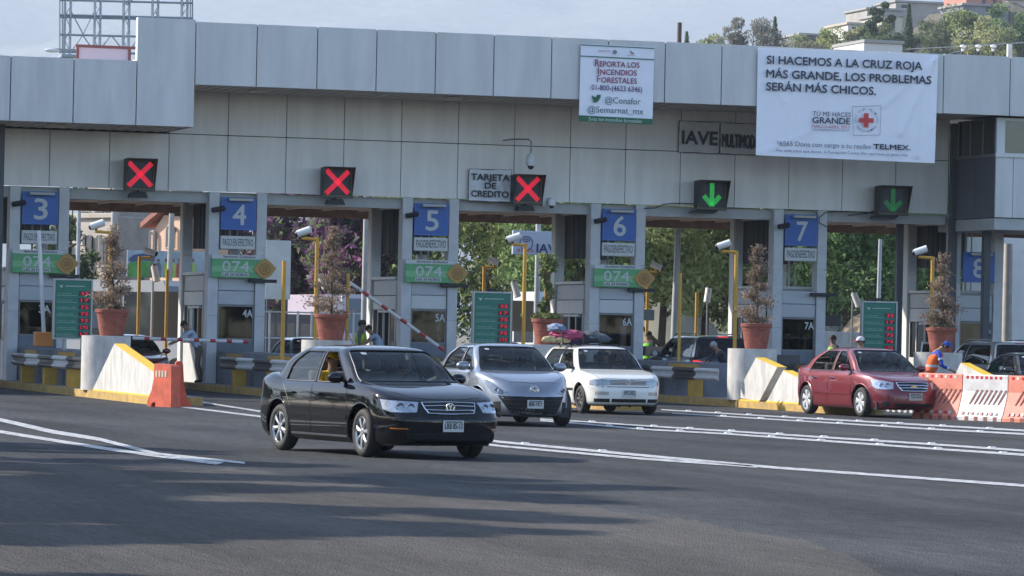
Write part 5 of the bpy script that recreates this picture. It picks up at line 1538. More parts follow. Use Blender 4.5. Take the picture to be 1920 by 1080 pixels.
SUV = dict(
    axles=(1.40, -1.40), wheel_r=.36, arch_r=.42, track=.80, tyre_w=.24, rim_r=.25, spokes=5, spoke_w=.06, spoke_in=.035, seat_x=.05,
    anch=(-.15, -.24), belt=9, rail=11, dark_rear=True,
    keys=[
        KEY(2.16, .30, .83, .28, -2.10, .34, 3.5, 4.0),
        KEY(2.26, .36, .88, .34, -2.20, .40, 3.2, 4.0),
        KEY(2.30, .50, .915, .50, -2.28, .56, 3.2, 4.0),
        KEY(2.29, .66, .925, .68, -2.30, .68, 3.2, 4.0),
        KEY(2.26, .78, .922, .82, -2.24, .78, 3.2, 4.2),
        KEY(2.22, .88, .915, .94, -2.24, .92, 3.3, 4.5),
        KEY(2.14, .98, .895, 1.02, -2.23, 1.02, 3.6, 4.5),
        KEY(1.96, 1.05, .870, 1.07, -2.21, 1.09, 4.4, 4.5),
        KEY(1.55, 1.12, .845, 1.10, -2.18, 1.13, 5.5, 4.5),
        KEY(1.15, 1.16, .825, 1.12, -2.15, 1.15, 5.0, 4.5, xa=.84, xb=-1.80, pf=54, pr=58),
        KEY(.80, 1.42, .75, 1.38, -2.05, 1.40, 4.6, 4.5, xa=.55, xb=-1.72, pf=54, pr=58),
        KEY(.45, 1.63, .655, 1.60, -1.90, 1.62, 4.4, 4.5, xa=.22, xb=-1.55, anch=(-.2, -.28), pf=54, pr=58),
        KEY(.36, 1.675, .60, 1.65, -1.86, 1.67, 4.2, 4.5, xa=.14, xb=-1.5, anch=(-.2, -.28), pf=54, pr=58),
        KEY(.18, 1.705, .36, 1.70, -1.65, 1.70, 3.8, 4.0, xa=.05, xb=-1.4, anch=(-.22, -.3)),
        KEY(.0, 1.715, .02, 1.715, -1.5, 1.715, 3, 3, xa=-.1, xb=-1.3, anch=(-.25, -.33)),
    ])


def door_seams(c, xs, z1=.92, z0=.27, hood=None):
    m = MB()
    for sd in (1, -1):
        for pts in xs: c.seam(m, [(x, sd, z) for x, z in pts], (0, sd, 0))
        if hood: c.seam(m, [(x, y * sd, z) for x, y, z in hood], (.25, 0, 1))
    if hood:
        x, y, z = hood[-1]
        c.seam(m, [(x, -y, z), (x + .06, 0, z - .01), (x, y, z)], (.6, 0, .8))
    m.build('panel_gap', BLACKP, c.root)


def red_sedan(loc, rz, sc):
    P = mat('dark_red_car_paint', (.17, .012, .022), .38, .3, coat=1.)
    c = Car('sedan_car', 'dark red sedan with white hubcaps beside the red and white barriers', 'car', SEDAN_RED, P, loc, rz, sc)
    for sd in (1, -1):
        dd = (.86, .5 * sd, 0)
        c.patch('headlight', [(2.0, .42 * sd, .735), (1.95, .62 * sd, .765), (1.82, .76 * sd, .79), (1.70, .80 * sd, .80)],
                [(2.05, .44 * sd, .60), (2.0, .60 * sd, .59), (1.9, .76 * sd, .60), (1.78, .80 * sd, .66)], dd, LAMP, off=.006)
        for yy, rr in ((.56, .055), (.70, .045)):
            h = c.hit((2, sd * yy, .675), dd); m = MB(); m.lathe([(rr, .0), (rr * .8, .012), (rr * .3, -.01), (0, -.012)], 16, (0, 0, 0), 'x')
            m.xf(Matrix.Translation(h[0] + Vector(dd).normalized() * .006) @ Matrix.Rotation(.3 * sd, 4, 'Z')); m.build('lamp_bowl', LAMPD, c.root, True)
        c.patch('side_trim', [(.9, sd, .52), (0, sd, .52), (-.9, sd, .52)], [(.9, sd, .47), (0, sd, .47), (-.9, sd, .47)], (0, sd, 0), P, off=.012)
        c.patch('fog_lamp', [(2.1, .55 * sd, .34), (2.0, .68 * sd, .34)], [(2.1, .55 * sd, .25), (2.0, .68 * sd, .25)], (.85, .5 * sd, 0), BLACKP, off=.003)
        c.patch('turn_signal', [(1.1, sd, .68), (1.05, sd, .68)], [(1.1, sd, .65), (1.05, sd, .65)], (0, sd, 0), CHROME, off=.006, nu=3, nv=2)
    door_seams(c, [[(.84, .93), (.90, .72), (.90, .46), (.84, .27)], [(-.20, .94), (-.20, .27)], [(-1.28, .95), (-1.06, .78), (-.92, .60)]],
               hood=[(1.02, .70, .96), (1.75, .62, .86), (1.99, .42, .80)])
    c.patch('grille', [(2, -.36, .735), (2.1, 0, .745), (2, .36, .735)], [(2, -.27, .575), (2.1, 0, .56), (2, .27, .575)], (1, 0, 0), mat('grille_shadow', (.01, .013, .02), .5), off=.004)
    m = MB()
    for k, (z, w) in enumerate(((.735, .36), (.685, .345), (.63, .32), (.572, .27))):
        pts = [c.hit((2, y, z + (.01 if k == 0 else -.008 if k == 3 else 0) * (1 - abs(y) / .4)), (1, 0, 0))[0] + Vector((.014, 0, 0)) for y in np.linspace(-w, w, 13)]
        m.tube(pts, .013 if k else .011, 6)
    for sd in (1, -1): m.tube([c.hit((2, sd * y, z), (1, 0, 0))[0] + Vector((.014, 0, 0)) for y, z in ((.362, .738), (.34, .65), (.272, .57))], .010, 6)
    m.build('grille_bar', CHROME, c.root, True)
    h = c.hit((2, 0, .655), (1, 0, 0)); px = h[0].x + .03
    m = MB(); z = .655
    m.prism([(px, a, z + b) for a, b in ((-.075, .012), (-.032, .012), (-.026, .028), (.04, .028), (.034, .012), (.075, .012), (.067, -.012), (.03, -.012), (.024, -.028), (-.042, -.028), (-.036, -.012), (-.083, -.012))], (.008, 0, 0))
    m.build('emblem', mat('gold_emblem', (.55, .42, .16), .25, .9), c.root)
    c.patch('lower_intake', [(2.1, -.42, .31), (2.1, 0, .31), (2.1, .42, .31)], [(2.1, -.42, .24), (2.1, 0, .24), (2.1, .42, .24)], (1, 0, 0), MATS['intake_mesh'], off=.003)
    c.plate(2.1, .45, 'TXS-10-54', m=mat('faded_plate', (.50, .49, .43), .6))
    c.mirror(.66, 1.02, .79); c.handles((.0, -.86), .80, CHROME)
    m = MB(); h = Vector((-1.78, -.864, .82))
    put_text(m, 'ST', (-1.66, -.872, .72), (-1.84, -.872, .72), .13, nrm=(0, -1, 0), lift=.001) if False else None
    return c


def silver_sedan(loc, rz, sc):
    P = mat('silver_car_paint', (.27, .29, .33), .3, .75, coat=1.)
    c = Car('sedan_car', 'silver sedan with a wide black grille between the black sedan and the white hatchback', 'car', SEDAN_SILVER, P, loc, rz, sc)
    c.patch('grille', [(2, -.60, .54), (2.1, 0, .525), (2, .60, .54)], [(2, -.42, .245), (2.1, 0, .20), (2, .42, .245)], (1, 0, 0), MATS['intake_mesh'], off=.004)
    m = MB(); bord = [(-.60, .54), (-.3, .53), (0, .525), (.3, .53), (.60, .54), (.52, .40), (.42, .245), (.2, .21), (0, .20), (-.2, .21), (-.42, .245), (-.52, .40), (-.60, .54)]
    m.tube([c.hit((2, y, z), (1, 0, 0))[0] + Vector((.006, 0, 0)) for y, z in bord], .009, 6, cap=False); m.build('grille_frame', BLACKP, c.root, True)
    m = MB()
    for z in (.47, .40, .33, .27):
        w = .40 + (z - .235) * .6
        m.tube([c.hit((2, y, z), (1, 0, 0))[0] + Vector((.008, 0, 0)) for y in np.linspace(-w, w, 9)], .006, 5)
    m.build('grille_bar', BLACKP, c.root, True)
    for sd in (1, -1):
        dd = (.8, .6 * sd, .1)
        c.patch('headlight', [(2.0, .48 * sd, .60), (1.95, .62 * sd, .70), (1.82, .76 * sd, .80), (1.60, .80 * sd, .86)],
                [(2.05, .40 * sd, .60), (2.0, .62 * sd, .575), (1.9, .75 * sd, .60), (1.70, .80 * sd, .74)], dd, mat('smoked_headlamp', (.16, .18, .21), .15, .6, var=.2, scale=20, coat=1.), off=.006)
        for yy, zz, rr in ((.60, .615, .048), (.70, .66, .04)):
            h = c.hit((2, sd * yy, zz), dd); m = MB(); m.lathe([(rr, .0), (rr * .8, .012), (rr * .3, -.01), (0, -.012)], 16, (0, 0, 0), 'x')
            m.xf(Matrix.Translation(h[0] + Vector(dd).normalized() * .006) @ Matrix.Rotation(.4 * sd, 4, 'Z')); m.build('lamp_bowl', LAMPD, c.root, True)
        c.patch('fog_recess', [(2.1, .67 * sd, .44), (1.95, .80 * sd, .43)], [(2.1, .66 * sd, .26), (1.95, .78 * sd, .24)], (.75, .65 * sd, 0), MATS['intake_mesh'], off=.004)
    c.patch('lower_intake', [(2.1, -.5, .20), (2.1, 0, .165), (2.1, .5, .20)], [(2.1, -.55, .17), (2.1, 0, .15), (2.1, .55, .17)], (1, 0, 0), BLACKP, off=.004)
    door_seams(c, [[(.86, .97), (.92, .72), (.92, .46), (.86, .27)], [(-.12, .98), (-.12, .27)], [(-1.28, 1.0), (-1.06, .80), (-.92, .62)]],
               hood=[(1.08, .71, .99), (1.72, .62, .90), (1.98, .40, .80)])
    h = c.hit((2, 0, .65), (1, 0, 0)); px = h[0].x + .012; z = .655; r = .062
    m = MB(); t = [(px, 1.25 * r * math.cos(a), z + r * math.sin(a)) for a in np.linspace(0, 6.2832, 25)]; m.tube(t, .009, 6, cap=False)
    for sd in (1, -1): m.prism([(px, 0, z - .018), (px, sd * .03, z + .014), (px, sd * .066, z + .024), (px, sd * .06, z + .006), (px, sd * .028, z - .018), (px, 0, z - .036)][::sd], (.008, 0, 0))
    m.build('emblem', CHROME, c.root, True)
    c.plate(2.2, .40, '808-YKY')
    c.mirror(.68, 1.05, .80, size=1.1); c.handles((.06, -.82), .84)
    return c


def white_hatch(loc, rz, sc):
    P = mat('white_car_paint', (.74, .72, .66), .35, 0, coat=1.)
    c = Car('hatchback_car', 'white boxy hatchback carrying a heap of luggage on its roof', 'car', HATCH_WHITE, P, loc, rz, sc)
    c.patch('grille', [(2, -.40, .715), (2.1, 0, .715), (2, .40, .715)], [(2, -.40, .62), (2.1, 0, .62), (2, .40, .62)], (1, 0, 0), mat('grille_shadow', (.01, .013, .02), .5), off=.004)
    m = MB()
    for z in (.695, .668, .641): m.tube([c.hit((2, y, z), (1, 0, 0))[0] + Vector((.010, 0, 0)) for y in np.linspace(-.39, .39, 9)], .006, 5)
    m.build('grille_bar', P, c.root, True)
    badge_vw(c, 2.0, .668, .052)
    for sd in (1, -1):
        dd = (.97, .24 * sd, 0)
        c.patch('headlight', [(2.0, .40 * sd, .715), (1.95, .56 * sd, .728), (1.92, .70 * sd, .728), (1.8, .79 * sd, .715)],
                [(2.0, .40 * sd, .625), (1.95, .56 * sd, .60), (1.92, .70 * sd, .60), (1.8, .79 * sd, .61)], dd, mat('flat_headlamp', (.30, .32, .34), .18, .5, var=.2, scale=30, coat=1.), off=.006)
        c.patch('turn_signal', [(2.1, .46 * sd, .475), (2.05, .74 * sd, .475)], [(2.1, .46 * sd, .405), (2.05, .74 * sd, .405)], dd, mat('clear_signal', (.45, .40, .36), .25, coat=1.), off=.004)
        c.patch('fog_recess', [(2.1, .44 * sd, .33), (2.05, .76 * sd, .33)], [(2.1, .44 * sd, .255), (2.05, .76 * sd, .255)], dd, MATS['intake_mesh'], off=.003)
        c.patch('side_trim', [(.86, sd, .53), (0, sd, .53), (-.86, sd, .53)], [(.86, sd, .48), (0, sd, .48), (-.86, sd, .48)], (0, sd, 0), BLACKP, off=.010)
    c.patch('lower_intake', [(2.1, -.38, .33), (2.1, 0, .33), (2.1, .38, .33)], [(2.1, -.38, .255), (2.1, 0, .255), (2.1, .38, .255)], (1, 0, 0), MATS['intake_mesh'], off=.003)
    c.patch('bumper_gap', [(2, -.78, .585), (2.1, 0, .585), (2, .78, .585)], [(2, -.78, .570), (2.1, 0, .570), (2, .78, .570)], (1, 0, 0), BLACKP, off=.002)
    door_seams(c, [[(.80, .91), (.86, .72), (.86, .46), (.80, .27)], [(-.38, .92), (-.38, .27)]], hood=[(.92, .70, .94), (1.7, .66, .85), (1.93, .60, .78)])
    c.plate(2.1, .44, '975-VRG')
    c.mirror(.60, .99, .78, BLACKP, .9); c.handles((-.24,), .76, BLACKP)
    return c


def suv(loc, rz, sc, label, paint, lit=False, glass=None, name='suv_car', cat='car', tail='h', group=None):
    c = Car(name, label, cat, SUV, paint, loc, rz, sc, glass=glass)
    for sd in (1, -1):
        dd = (-.85, .5 * sd, 0)
        if tail == 'h':
            c.patch('tail_light', [(-2.2, .40 * sd, 1.00), (-2.2, .62 * sd, 1.02), (-2.0, .86 * sd, 1.06)], [(-2.2, .40 * sd, .90), (-2.2, .62 * sd, .87), (-2.0, .86 * sd, .86)], dd, REDON if lit else REDL, off=.006)
        else:
            c.patch('tail_light', [(-2.2, .72 * sd, 1.10), (-2.1, .80 * sd, 1.11), (-2.0, .84 * sd, 1.11)], [(-2.2, .70 * sd, .82), (-2.1, .82 * sd, .82), (-2.0, .88 * sd, .82)], dd, REDL, off=.006)
        c.patch('headlight', [(2.2, .50 * sd, .90), (2.1, .80 * sd, .93)], [(2.2, .50 * sd, .76), (2.1, .82 * sd, .78)], (.85, .5 * sd, 0), LAMP, off=.006)
        m = MB(); m.tube([(.2, .60 * sd, 1.68), (.1, .58 * sd, 1.74), (-1.4, .58 * sd, 1.74), (-1.5, .60 * sd, 1.68)], .018, 6); m.build('roof_rail', paint, c.root, True)
    c.patch('brake_light', [(-1.8, -.14, 1.66), (-1.8, .14, 1.66)], [(-1.8, -.14, 1.635), (-1.8, .14, 1.635)], (-1, 0, .3), REDON if lit else REDL, off=.006)
    c.patch('bumper_step', [(-2.3, -.8, .64), (-2.3, 0, .64), (-2.3, .8, .64)], [(-2.3, -.8, .46), (-2.3, 0, .46), (-2.3, .8, .46)], (-1, 0, 0), BLACKP, off=.006)
    door_seams(c, [[(.92, 1.1), (.98, .8), (.98, .5), (.92, .36)], [(-.20, 1.1), (-.20, .36)], [(-1.2, 1.1), (-1.05, .85), (-.95, .7)]])
    c.plate(-2.2, .80, 'MFD-31-07', rear=True)
    c.mirror(.74, 1.2, .87, size=1.15); c.handles((.05, -.95), .98)
    m = MB(); m.tube([(-1.9, -.35, 1.18), (-1.99, .1, 1.20)], .01, 5); m.build('rear_wiper', BLACKP, c.root)
    return c


def plain_sedan(loc, rz, sc, label, paint, S=None, glass=None, group=None):
    c = Car('sedan_car', label, 'car', S or SEDAN_RED, paint, loc, rz, sc, group=group, glass=glass)
    for sd in (1, -1):
        dd = (.86, .5 * sd, 0)
        c.patch('headlight', [(2.0, .42 * sd, .735), (1.95, .62 * sd, .765), (1.70, .80 * sd, .80)], [(2.05, .44 * sd, .60), (2.0, .60 * sd, .59), (1.78, .80 * sd, .66)], dd, LAMP, off=.006)
        c.patch('tail_light', [(-2.25, .45 * sd, .92), (-2.1, .72 * sd, .93), (-1.9, .8 * sd, .93)], [(-2.25, .45 * sd, .74), (-2.1, .74 * sd, .74), (-1.95, .8 * sd, .75)], (-.8, .6 * sd, 0), REDL, off=.005)
    c.patch('grille', [(2, -.36, .735), (2, .36, .735)], [(2, -.27, .575), (2, .27, .575)], (1, 0, 0), MATS['grille_shadow'], off=.004)
    c.patch('lower_intake', [(2.1, -.5, .31), (2.1, .5, .31)], [(2.1, -.5, .24), (2.1, .5, .24)], (1, 0, 0), BLACKP, off=.003)
    door_seams(c, [[(.84, .93), (.90, .72), (.84, .27)], [(-.20, .94), (-.20, .27)]])
    c.plate(2.1, .45, 'NBT-20-61')
    c.plate(-2.2, .62, 'NBT-20-61', rear=True)
    c.mirror(.66, 1.02, .79); c.handles((.0, -.86), .80)
    return c

# ------------------------------------------------------------------ vehicles in place
def place(c, px_uv, local, rz):
    """world location such that the car-local ground point lands at the measured contact point"""
    g_ = G(*px_uv); return g_ - (Matrix.Rotation(rz, 3, 'Z') @ Vector((local[0], local[1], 0)))
_dir = lambda a, b: math.atan2((b - a).y, (b - a).x)
# the view axis points along YAW; headings are measured from the wheels' contact points
VIEW = math.atan2(_fwd0.y, _fwd0.x)
HEAD_B = VIEW + math.pi + R(28.5)
JETTA_RZ = HEAD_B
JETTA_LOC = place(None, (677, 857), (1.257, -.84), JETTA_RZ)
jet = black_sedan()
# headings: mirrored so the right-hand flank of each car faces the camera
red_rz = VIEW + math.pi + R(21)
red = red_sedan(place(None, (1612, 782), (1.30, -.84), red_rz), red_rz, 1.04)
sil_rz = VIEW + math.pi + R(16)
sil = silver_sedan(place(None, (1056, 799), (1.32, .80), sil_rz), sil_rz, 1.0)
wh_rz = VIEW + math.pi + R(18)
whi = white_hatch(place(None, (1222, 777), (1.24, .80), wh_rz), wh_rz, 1.0)
def in_car(c, x, y, z=.36):
    return c.matrix_world_() @ Vector((x, y, z))
def drive(car, x, y, label, shirt, z=.36, **k):
    M = Matrix.Translation(car.root.location) @ Matrix.Rotation(car.root.rotation_euler.z, 4, 'Z') @ Matrix.Scale(car.root.scale.x, 4)
    person(label, 'sit', M @ Vector((x, y, z)), car.root.rotation_euler.z, shirt, (.04, .05, .08), **k)
drive(jet, .05, .37, 'driver with dark hair at the wheel of the black sedan', (.05, .05, .06))
drive(jet, -.42, -.42, 'passenger in a bright yellow top and cap beside the open window of the black sedan', (.80, .45, .02), z=.47, cap=(.80, .45, .02), vest=(.80, .45, .02))
drive(red, .05, .37, 'driver in a pale shirt at the wheel of the dark red sedan', (.45, .42, .38))
drive(sil, .08, .37, 'driver in dark clothes inside the silver sedan', (.06, .06, .08))
drive(sil, .08, -.37, 'passenger in grey clothes inside the silver sedan', (.10, .10, .12))
drive(whi, .03, .37, 'driver in dark clothes inside the white hatchback', (.07, .07, .10))
drive(whi, -.85, -.30, 'rear passenger in yellow inside the white hatchback', (.55, .35, .08))

# other traffic in the lanes
def lane_pt(u, v): return G(u, v)
PD = mat('dark_grey_car_paint', (.022, .026, .034), .28, .3, coat=1.)
PSV = mat('warm_silver_car_paint', (.34, .335, .32), .32, .6, coat=1.)
out_rz = math.pi / 2
s1 = suv((3.2 + .75 + .0, -2.6, 0), out_rz, 1.0, 'dark grey sport utility vehicle with lit tail lights in the lane behind the guard rail', PD, True)
s1.root.location = (W(1290, 720, -3.2).x + .35, -3.0, 0)
s2 = suv((0, 0, 0), out_rz, 1.0, 'silver sport utility vehicle with its driver door open at the right', PSV, False, tail='v')
s2.root.location = (W(1868, 700, -7).x - .25, -7.2, 0)
# open door of the silver suv
mb = MB(); mb.prism([(0, 0, .5), (1.05, 0, .5), (1.05, 0, 1.1), (0, 0, 1.1)], (0, .07, 0)); mb.tube([(0.02, .03, 1.1), (.35, .03, 1.6), (.95, .03, 1.64), (1.03, .03, 1.1)], .03, 6)
o = mb.build('open_door', PSV, s2.root); o.location = (.85, .93, 0); o.rotation_euler = (0, 0, R(118))
mb = MB(); mb.prism([(.08, .03, 1.1), (.38, .03, 1.57), (.92, .03, 1.6), (.99, .03, 1.1)], (0, .008, 0)); mb.build('door_glass', GLASSD, o)
r3 = plain_sedan((0, 0, 0), -math.pi / 2, .98, 'dark red car stopped beside booth 4 behind the wedge', mat('wine_car_paint', (.13, .012, .022), .3, .3, coat=1.))
r3.root.location = (-10.25, .6, 0)
d4 = plain_sedan((0, 0, 0), -math.pi / 2, 1.0, 'dark blue grey sedan waiting in the lane behind the black sedan', mat('blue_grey_car_paint', (.06, .075, .10), .3, .5, coat=1.))
d4.root.location = (W(585, 700, -2).x - .1, -2.2, 0)
p5 = plain_sedan((0, 0, 0), -math.pi / 2, 1.0, 'plum coloured sedan behind the tall yellow pole of booth 5', mat('plum_car_paint', (.13, .06, .075), .3, .4, coat=1.))
p5.root.location = (W(975, 700, 2).x, 4.2, 0)
k8 = plain_sedan((0, 0, 0), -math.pi / 2 + R(-4), 1.0, 'black sedan cut off by the right edge behind the barriers', mat('black_car_paint_2', (.008, .0085, .011), .22, coat=1.))
k8.root.location = (W(1940, 740, -14).x + .6, -12.6, 0)
w4 = plain_sedan((0, 0, 0), -math.pi / 2 + .2, 1.0, 'pale car parked on the road beyond booth 4', mat('pale_car_paint', (.5, .5, .5), .3, .2, coat=1.))
w4.root.location = (W(505, 660, 16).x - .6, 22, 0)
w5 = plain_sedan((0, 0, 0), -math.pi / 2, 1.0, 'grey sedan queuing beyond the two men at booth 5', mat('mid_grey_car_paint', (.18, .19, .20), .3, .5, coat=1.))
w5.root.location = (W(742, 660, 14).x, 15, 0)

# luggage on the white hatchback
Mw = Matrix.Translation(whi.root.location) @ Matrix.Rotation(whi.root.rotation_euler.z, 4, 'Z')
def lump(mb, c, r, seed, amp=.22, n=18, m=12):
    rr = random.Random(seed); b = len(mb.v); mb.ell(c, r, n, m)
    f = [(rr.uniform(3, 9), rr.uniform(3, 9), rr.uniform(0, 6)) for _ in range(5)]
    for i in range(b, len(mb.v)):
        p = mb.v[i]; q = ((p[0] - c[0]) / r[0], (p[1] - c[1]) / r[1], (p[2] - c[2]) / r[2])
        s = 1 + amp * sum(math.sin(a * q[0] + c_ + k) * math.sin(b_ * q[1] + a * q[2] + c_) for k, (a, b_, c_) in enumerate(f)) / 2.2
        mb.v[i] = (c[0] + (p[0] - c[0]) * s, c[1] + (p[1] - c[1]) * s, max(c[2] - r[2] * .75, c[2] + (p[2] - c[2]) * s))
LUG = [('bundle', 'crumpled light blue bundle on top of the luggage heap', 'bundle', (.16, .22, .33), (-.35, -.34, .36), (.28, .20, .11), 1),
       ('bundle', 'bright pink bundle on the luggage heap', 'bundle', (.38, .06, .13), (-.25, -.10, .22), (.34, .40, .12), 2),
       ('sleeping_mat', 'pale yellow rolled mat sticking out at the left of the luggage heap', 'rolled mat', (.48, .40, .20), (-.05, -.42, .12), (.09, .40, .075), 3),
       ('travel_bag', 'dark grey travel bag at the right of the luggage heap', 'bag', (.055, .07, .09), (-.30, .44, .17), (.40, .40, .14), 4),
       ('bundle', 'purple bundle under the pink one on the roof', 'bundle', (.10, .05, .18), (-.45, .06, .13), (.35, .40, .11), 5)]
for nm, lb, ct, colr, c_, r_, sd in LUG:
    mb = MB()
    if nm == 'sleeping_mat':
        for yy in (-.60, -.28): lump(mb, (c_[0], yy, c_[2]), (.085, .17, .08), sd, .1)
    else: lump(mb, c_, r_, sd)
    mb.xf(Mw @ Matrix.Translation((-.55, -.30, 1.41)))
    solo(mb, nm, mat(nm + '_cloth_%d' % sd, colr, .85, bump=.6, bscale=9, var=.2, scale=10), lb, ct, 'luggage on the white hatchback', True, 60)
mb = MB()
for x in (.0, -.75):
    mb.tube([(x - .15, -.56, 1.36), (x - .15, -.5, 1.45), (x - .15, .5, 1.45), (x - .15, .56, 1.36)], .015, 6)

for y in (-.45, .0, .4): mb.tube([(-.9, y - .3, 1.43), (-.85, y - .3, 1.66), (-.4, y - .3, 1.74), (-.15, y - .3, 1.62), (-.1, y - .3, 1.43)], .012, 5)
mb.xf(Mw); solo(mb, 'roof_rack', BLACKM, 'thin roof rack carrying the luggage of the white hatchback', 'roof rack', smooth=True)

# people around the booths ----------------------------------------------------
person('man in a pale blue shirt leaning out of booth 4 with arms outstretched', 'reach', (-8.48, .35, .17), math.pi, (.42, .48, .62), (.14, .11, .09))
person('person in a black cap and yellow green safety vest facing the man in pale blue', 'stand', (W(676, 640, .5).x, .5, .17), R(-20), (.10, .10, .12), (.04, .045, .07), vest=(.45, .62, .05), cap=(.02, .02, .025))
person('man in a pale blue shirt with his back turned beside booth 5', 'reach', (W(716, 640, .2).x, .2, .17), math.pi * .93, (.30, .36, .48), (.05, .055, .08), sleeves=False, scale=.99)
person('person in a green safety vest behind booth 6', 'stand', (W(1217, 640, 3.6).x, 3.6, .05), R(200), (.06, .06, .07), (.04, .04, .05), vest=(.16, .55, .05))
person('person in a green safety vest between booth 7 and the price board', 'stand', (W(1563, 640, 3.2).x, 3.2, .05), R(190), (.05, .05, .06), (.04, .04, .05), vest=(.25, .55, .06))
person('person in a white and red cap standing behind the dark red sedan', 'stand', (W(1616, 650, -12).x, -12, 0.0), R(180), (.30, .28, .27), (.05, .05, .07), cap=(.62, .60, .58), cap2=(.45, .04, .04))
person('worker in blue sleeves and orange overalls bent over behind the barriers', 'lean', (W(1749, 650, -15.5).x, -15.5, .0), R(-14), (.02, .06, .38), (.62, .11, .02), vest=(.62, .11, .02), cap=(.02, .07, .36), stripes=(.45, .48, .50), scale=1.04)
person('grey haired person in dark clothes stooping beside the round pedestal', 'reach', (W(1362, 650, -7.5).x, -7.5, .0), R(180), (.03, .032, .04), (.03, .03, .035), hair=(.30, .30, .29), scale=.95)
person('shadowy attendant standing inside booth 7', 'stand', (booth_no[7] + 1.1, 2.2, .15), R(-90), (.03, .03, .04), (.03, .03, .03))

# barriers -------------------------------------------------------------------
ORB = mat('orange_plastic', (.62, .105, .05), .55, var=.2, scale=4, detail=9)
ORB2 = mat('faded_orange_plastic', (.66, .21, .14), .6, var=.18, scale=4, detail=9)
WHB = mat('white_plastic', (.58, .56, .54), .6, var=.14, scale=4)
REFR = mat('red_reflector', (.55, .03, .03), .35)
DKH = mat('dark_slot', (.26, .10, .075), .8)
def jersey(L, h=.98, wb=.30, wt=.085):
    prof = [(-wb, 0), (-wb, .07), (-wb * .86, .12), (-wt - .05, .42), (-wt, .62), (-wt, h - .02), (-wt + .02, h), (wt - .02, h), (wt, h - .02), (wt, .62), (wt + .05, .42), (wb * .86, .12), (wb, .07), (wb, 0)]
    return prof
g1 = G(283, 756)
t = thing('plastic_barrier', 'pair of orange water filled barriers standing end on at the tip of the left island', 'barrier', (W(284, 750, -21.9).x, -21.9, 0), R(12)); t.scale = (.72, .72, .92)
k_ = .74
for j, (poly, dx, dy, rz_, dep) in enumerate((([(.10, 0), (.24, 0), (.25, .07), (.33, .10), (.40, .10), (.40, 0), (1.0, 0), (.98, .90), (.93, .93), (.36, .96), (.32, .92), (.32, .62), (.24, .36), (.08, .12)], -.20, 0, R(-16.6 - 44), .34),
        ([(0, 0), (.50, 0), (.49, .07), (.38, .22), (.29, .50), (.25, .96), (.20, 1.02), (.08, 1.02), (.04, .98), (.02, .5)], .50, -.42, R(-8), .34))):
    mb = MB(); mb.prism([(x * (1.0 if j else k_ / .66), 0, z) for x, z in poly], (0, dep, 0)); o = mb.build('barrier_body', ORB, t)
    o.location = (dx, dy, 0); o.rotation_euler = (0, 0, rz_ - R(12))
    if j == 0:
        for i in range(4):
            mb = MB(); mb.bbox(.44 + i * .13, .52 + i * .13, -.012, -.002, .66, .80, .003); mb.build('reflector', mat('cream_reflector', (.62, .52, .40), .5), o)
def long_barrier(p, ang, L, m, lab):
    t = thing('water_barrier', lab, 'barrier', p, ang, 'red and white barriers in a row')
    pr = jersey(1, .98, .27, .09); mb = MB(); mb.prism([(0, y, z) for y, z in pr], (L, 0, 0)); mb.build('barrier_body', m, t)
    n = 8
    for i in range(n):
        a = .10 + (L - .20) * i / n; w = (L - .20) / n * .52
        mb = MB(); mb.bbox(a, a + w, -.096, -.089, .89, .95, .002); mb.build('reflector', REFR if m is not ORB2 or i % 2 == 0 else WHB, t)
        mb = MB(); mb.prism([(a, -.243, .13), (a + w, -.243, .13), (a + w, -.225, .19), (a, -.225, .19)], (0, -.006, 0)); mb.build('reflector', REFR if i % 2 == 0 else WHB, t)
        if 0 < i:
            mb = MB(); d = .16
            mb.prism([(a + .02, -.165, .35), (a + .055, -.165, .35), (a + .055 + d, -.097, .66), (a + .02 + d, -.097, .66)], (0, -.006, 0)); mb.build('rib', DKH, t)
        if i % 2 == 1:
            mb = MB(); mb.box(a, a + .10, -.275, -.25, 0, .09); mb.build('drain_slot', DKH, t)
    return t
bp = [G(1680, 784), G(1790, 785), G(1872, 786.5), G(1960, 788)]
q0 = Vector((G(1700, 783).x, G(1760, 785.5).y + .4, 0)); e = (G(1925, 788.5) - G(1762, 785.5)); e.z = 0; ea = math.atan2(e.y, e.x); L = e.length / (163 / 98.)
st = G(1700, 783) 
ux = e.normalized()
ux = (_right * .64 - _fwd0 * .77).normalized(); ea = math.atan2(ux.y, ux.x); L = 1.30
org = G(1764, 786) + Vector((.1, .25, 0))
for i, (m, lab) in enumerate(((ORB2, 'faded orange barrier touching the dark red sedan'), (WHB, 'white barrier between two faded orange ones'), (ORB2, 'faded orange barrier at the right edge of the picture'), (WHB, 'white barrier beyond the right edge'))):
    s = (-.45 + i * 1.0) * L * 1.02
    long_barrier(org + ux * s, ea, L, m, lab)
# low white kerb blocks under the red car
kb = None
for i in range(11):
    p = G(1655 + i * 11.0, 771.5 + i * .7)
    mb = MB(); mb.bbox(-.055, .055, -.09, .09, 0, .14, .012); 
    if kb is None: kb = mesh_of('kerb_block', mb.v, mb.f, WHC)
    props(link('kerb_block', kb, None, (p.x, p.y + 1.0, 0)), 'small white kerb block seen under the dark red sedan', 'kerb block', 'white kerb blocks in a row')

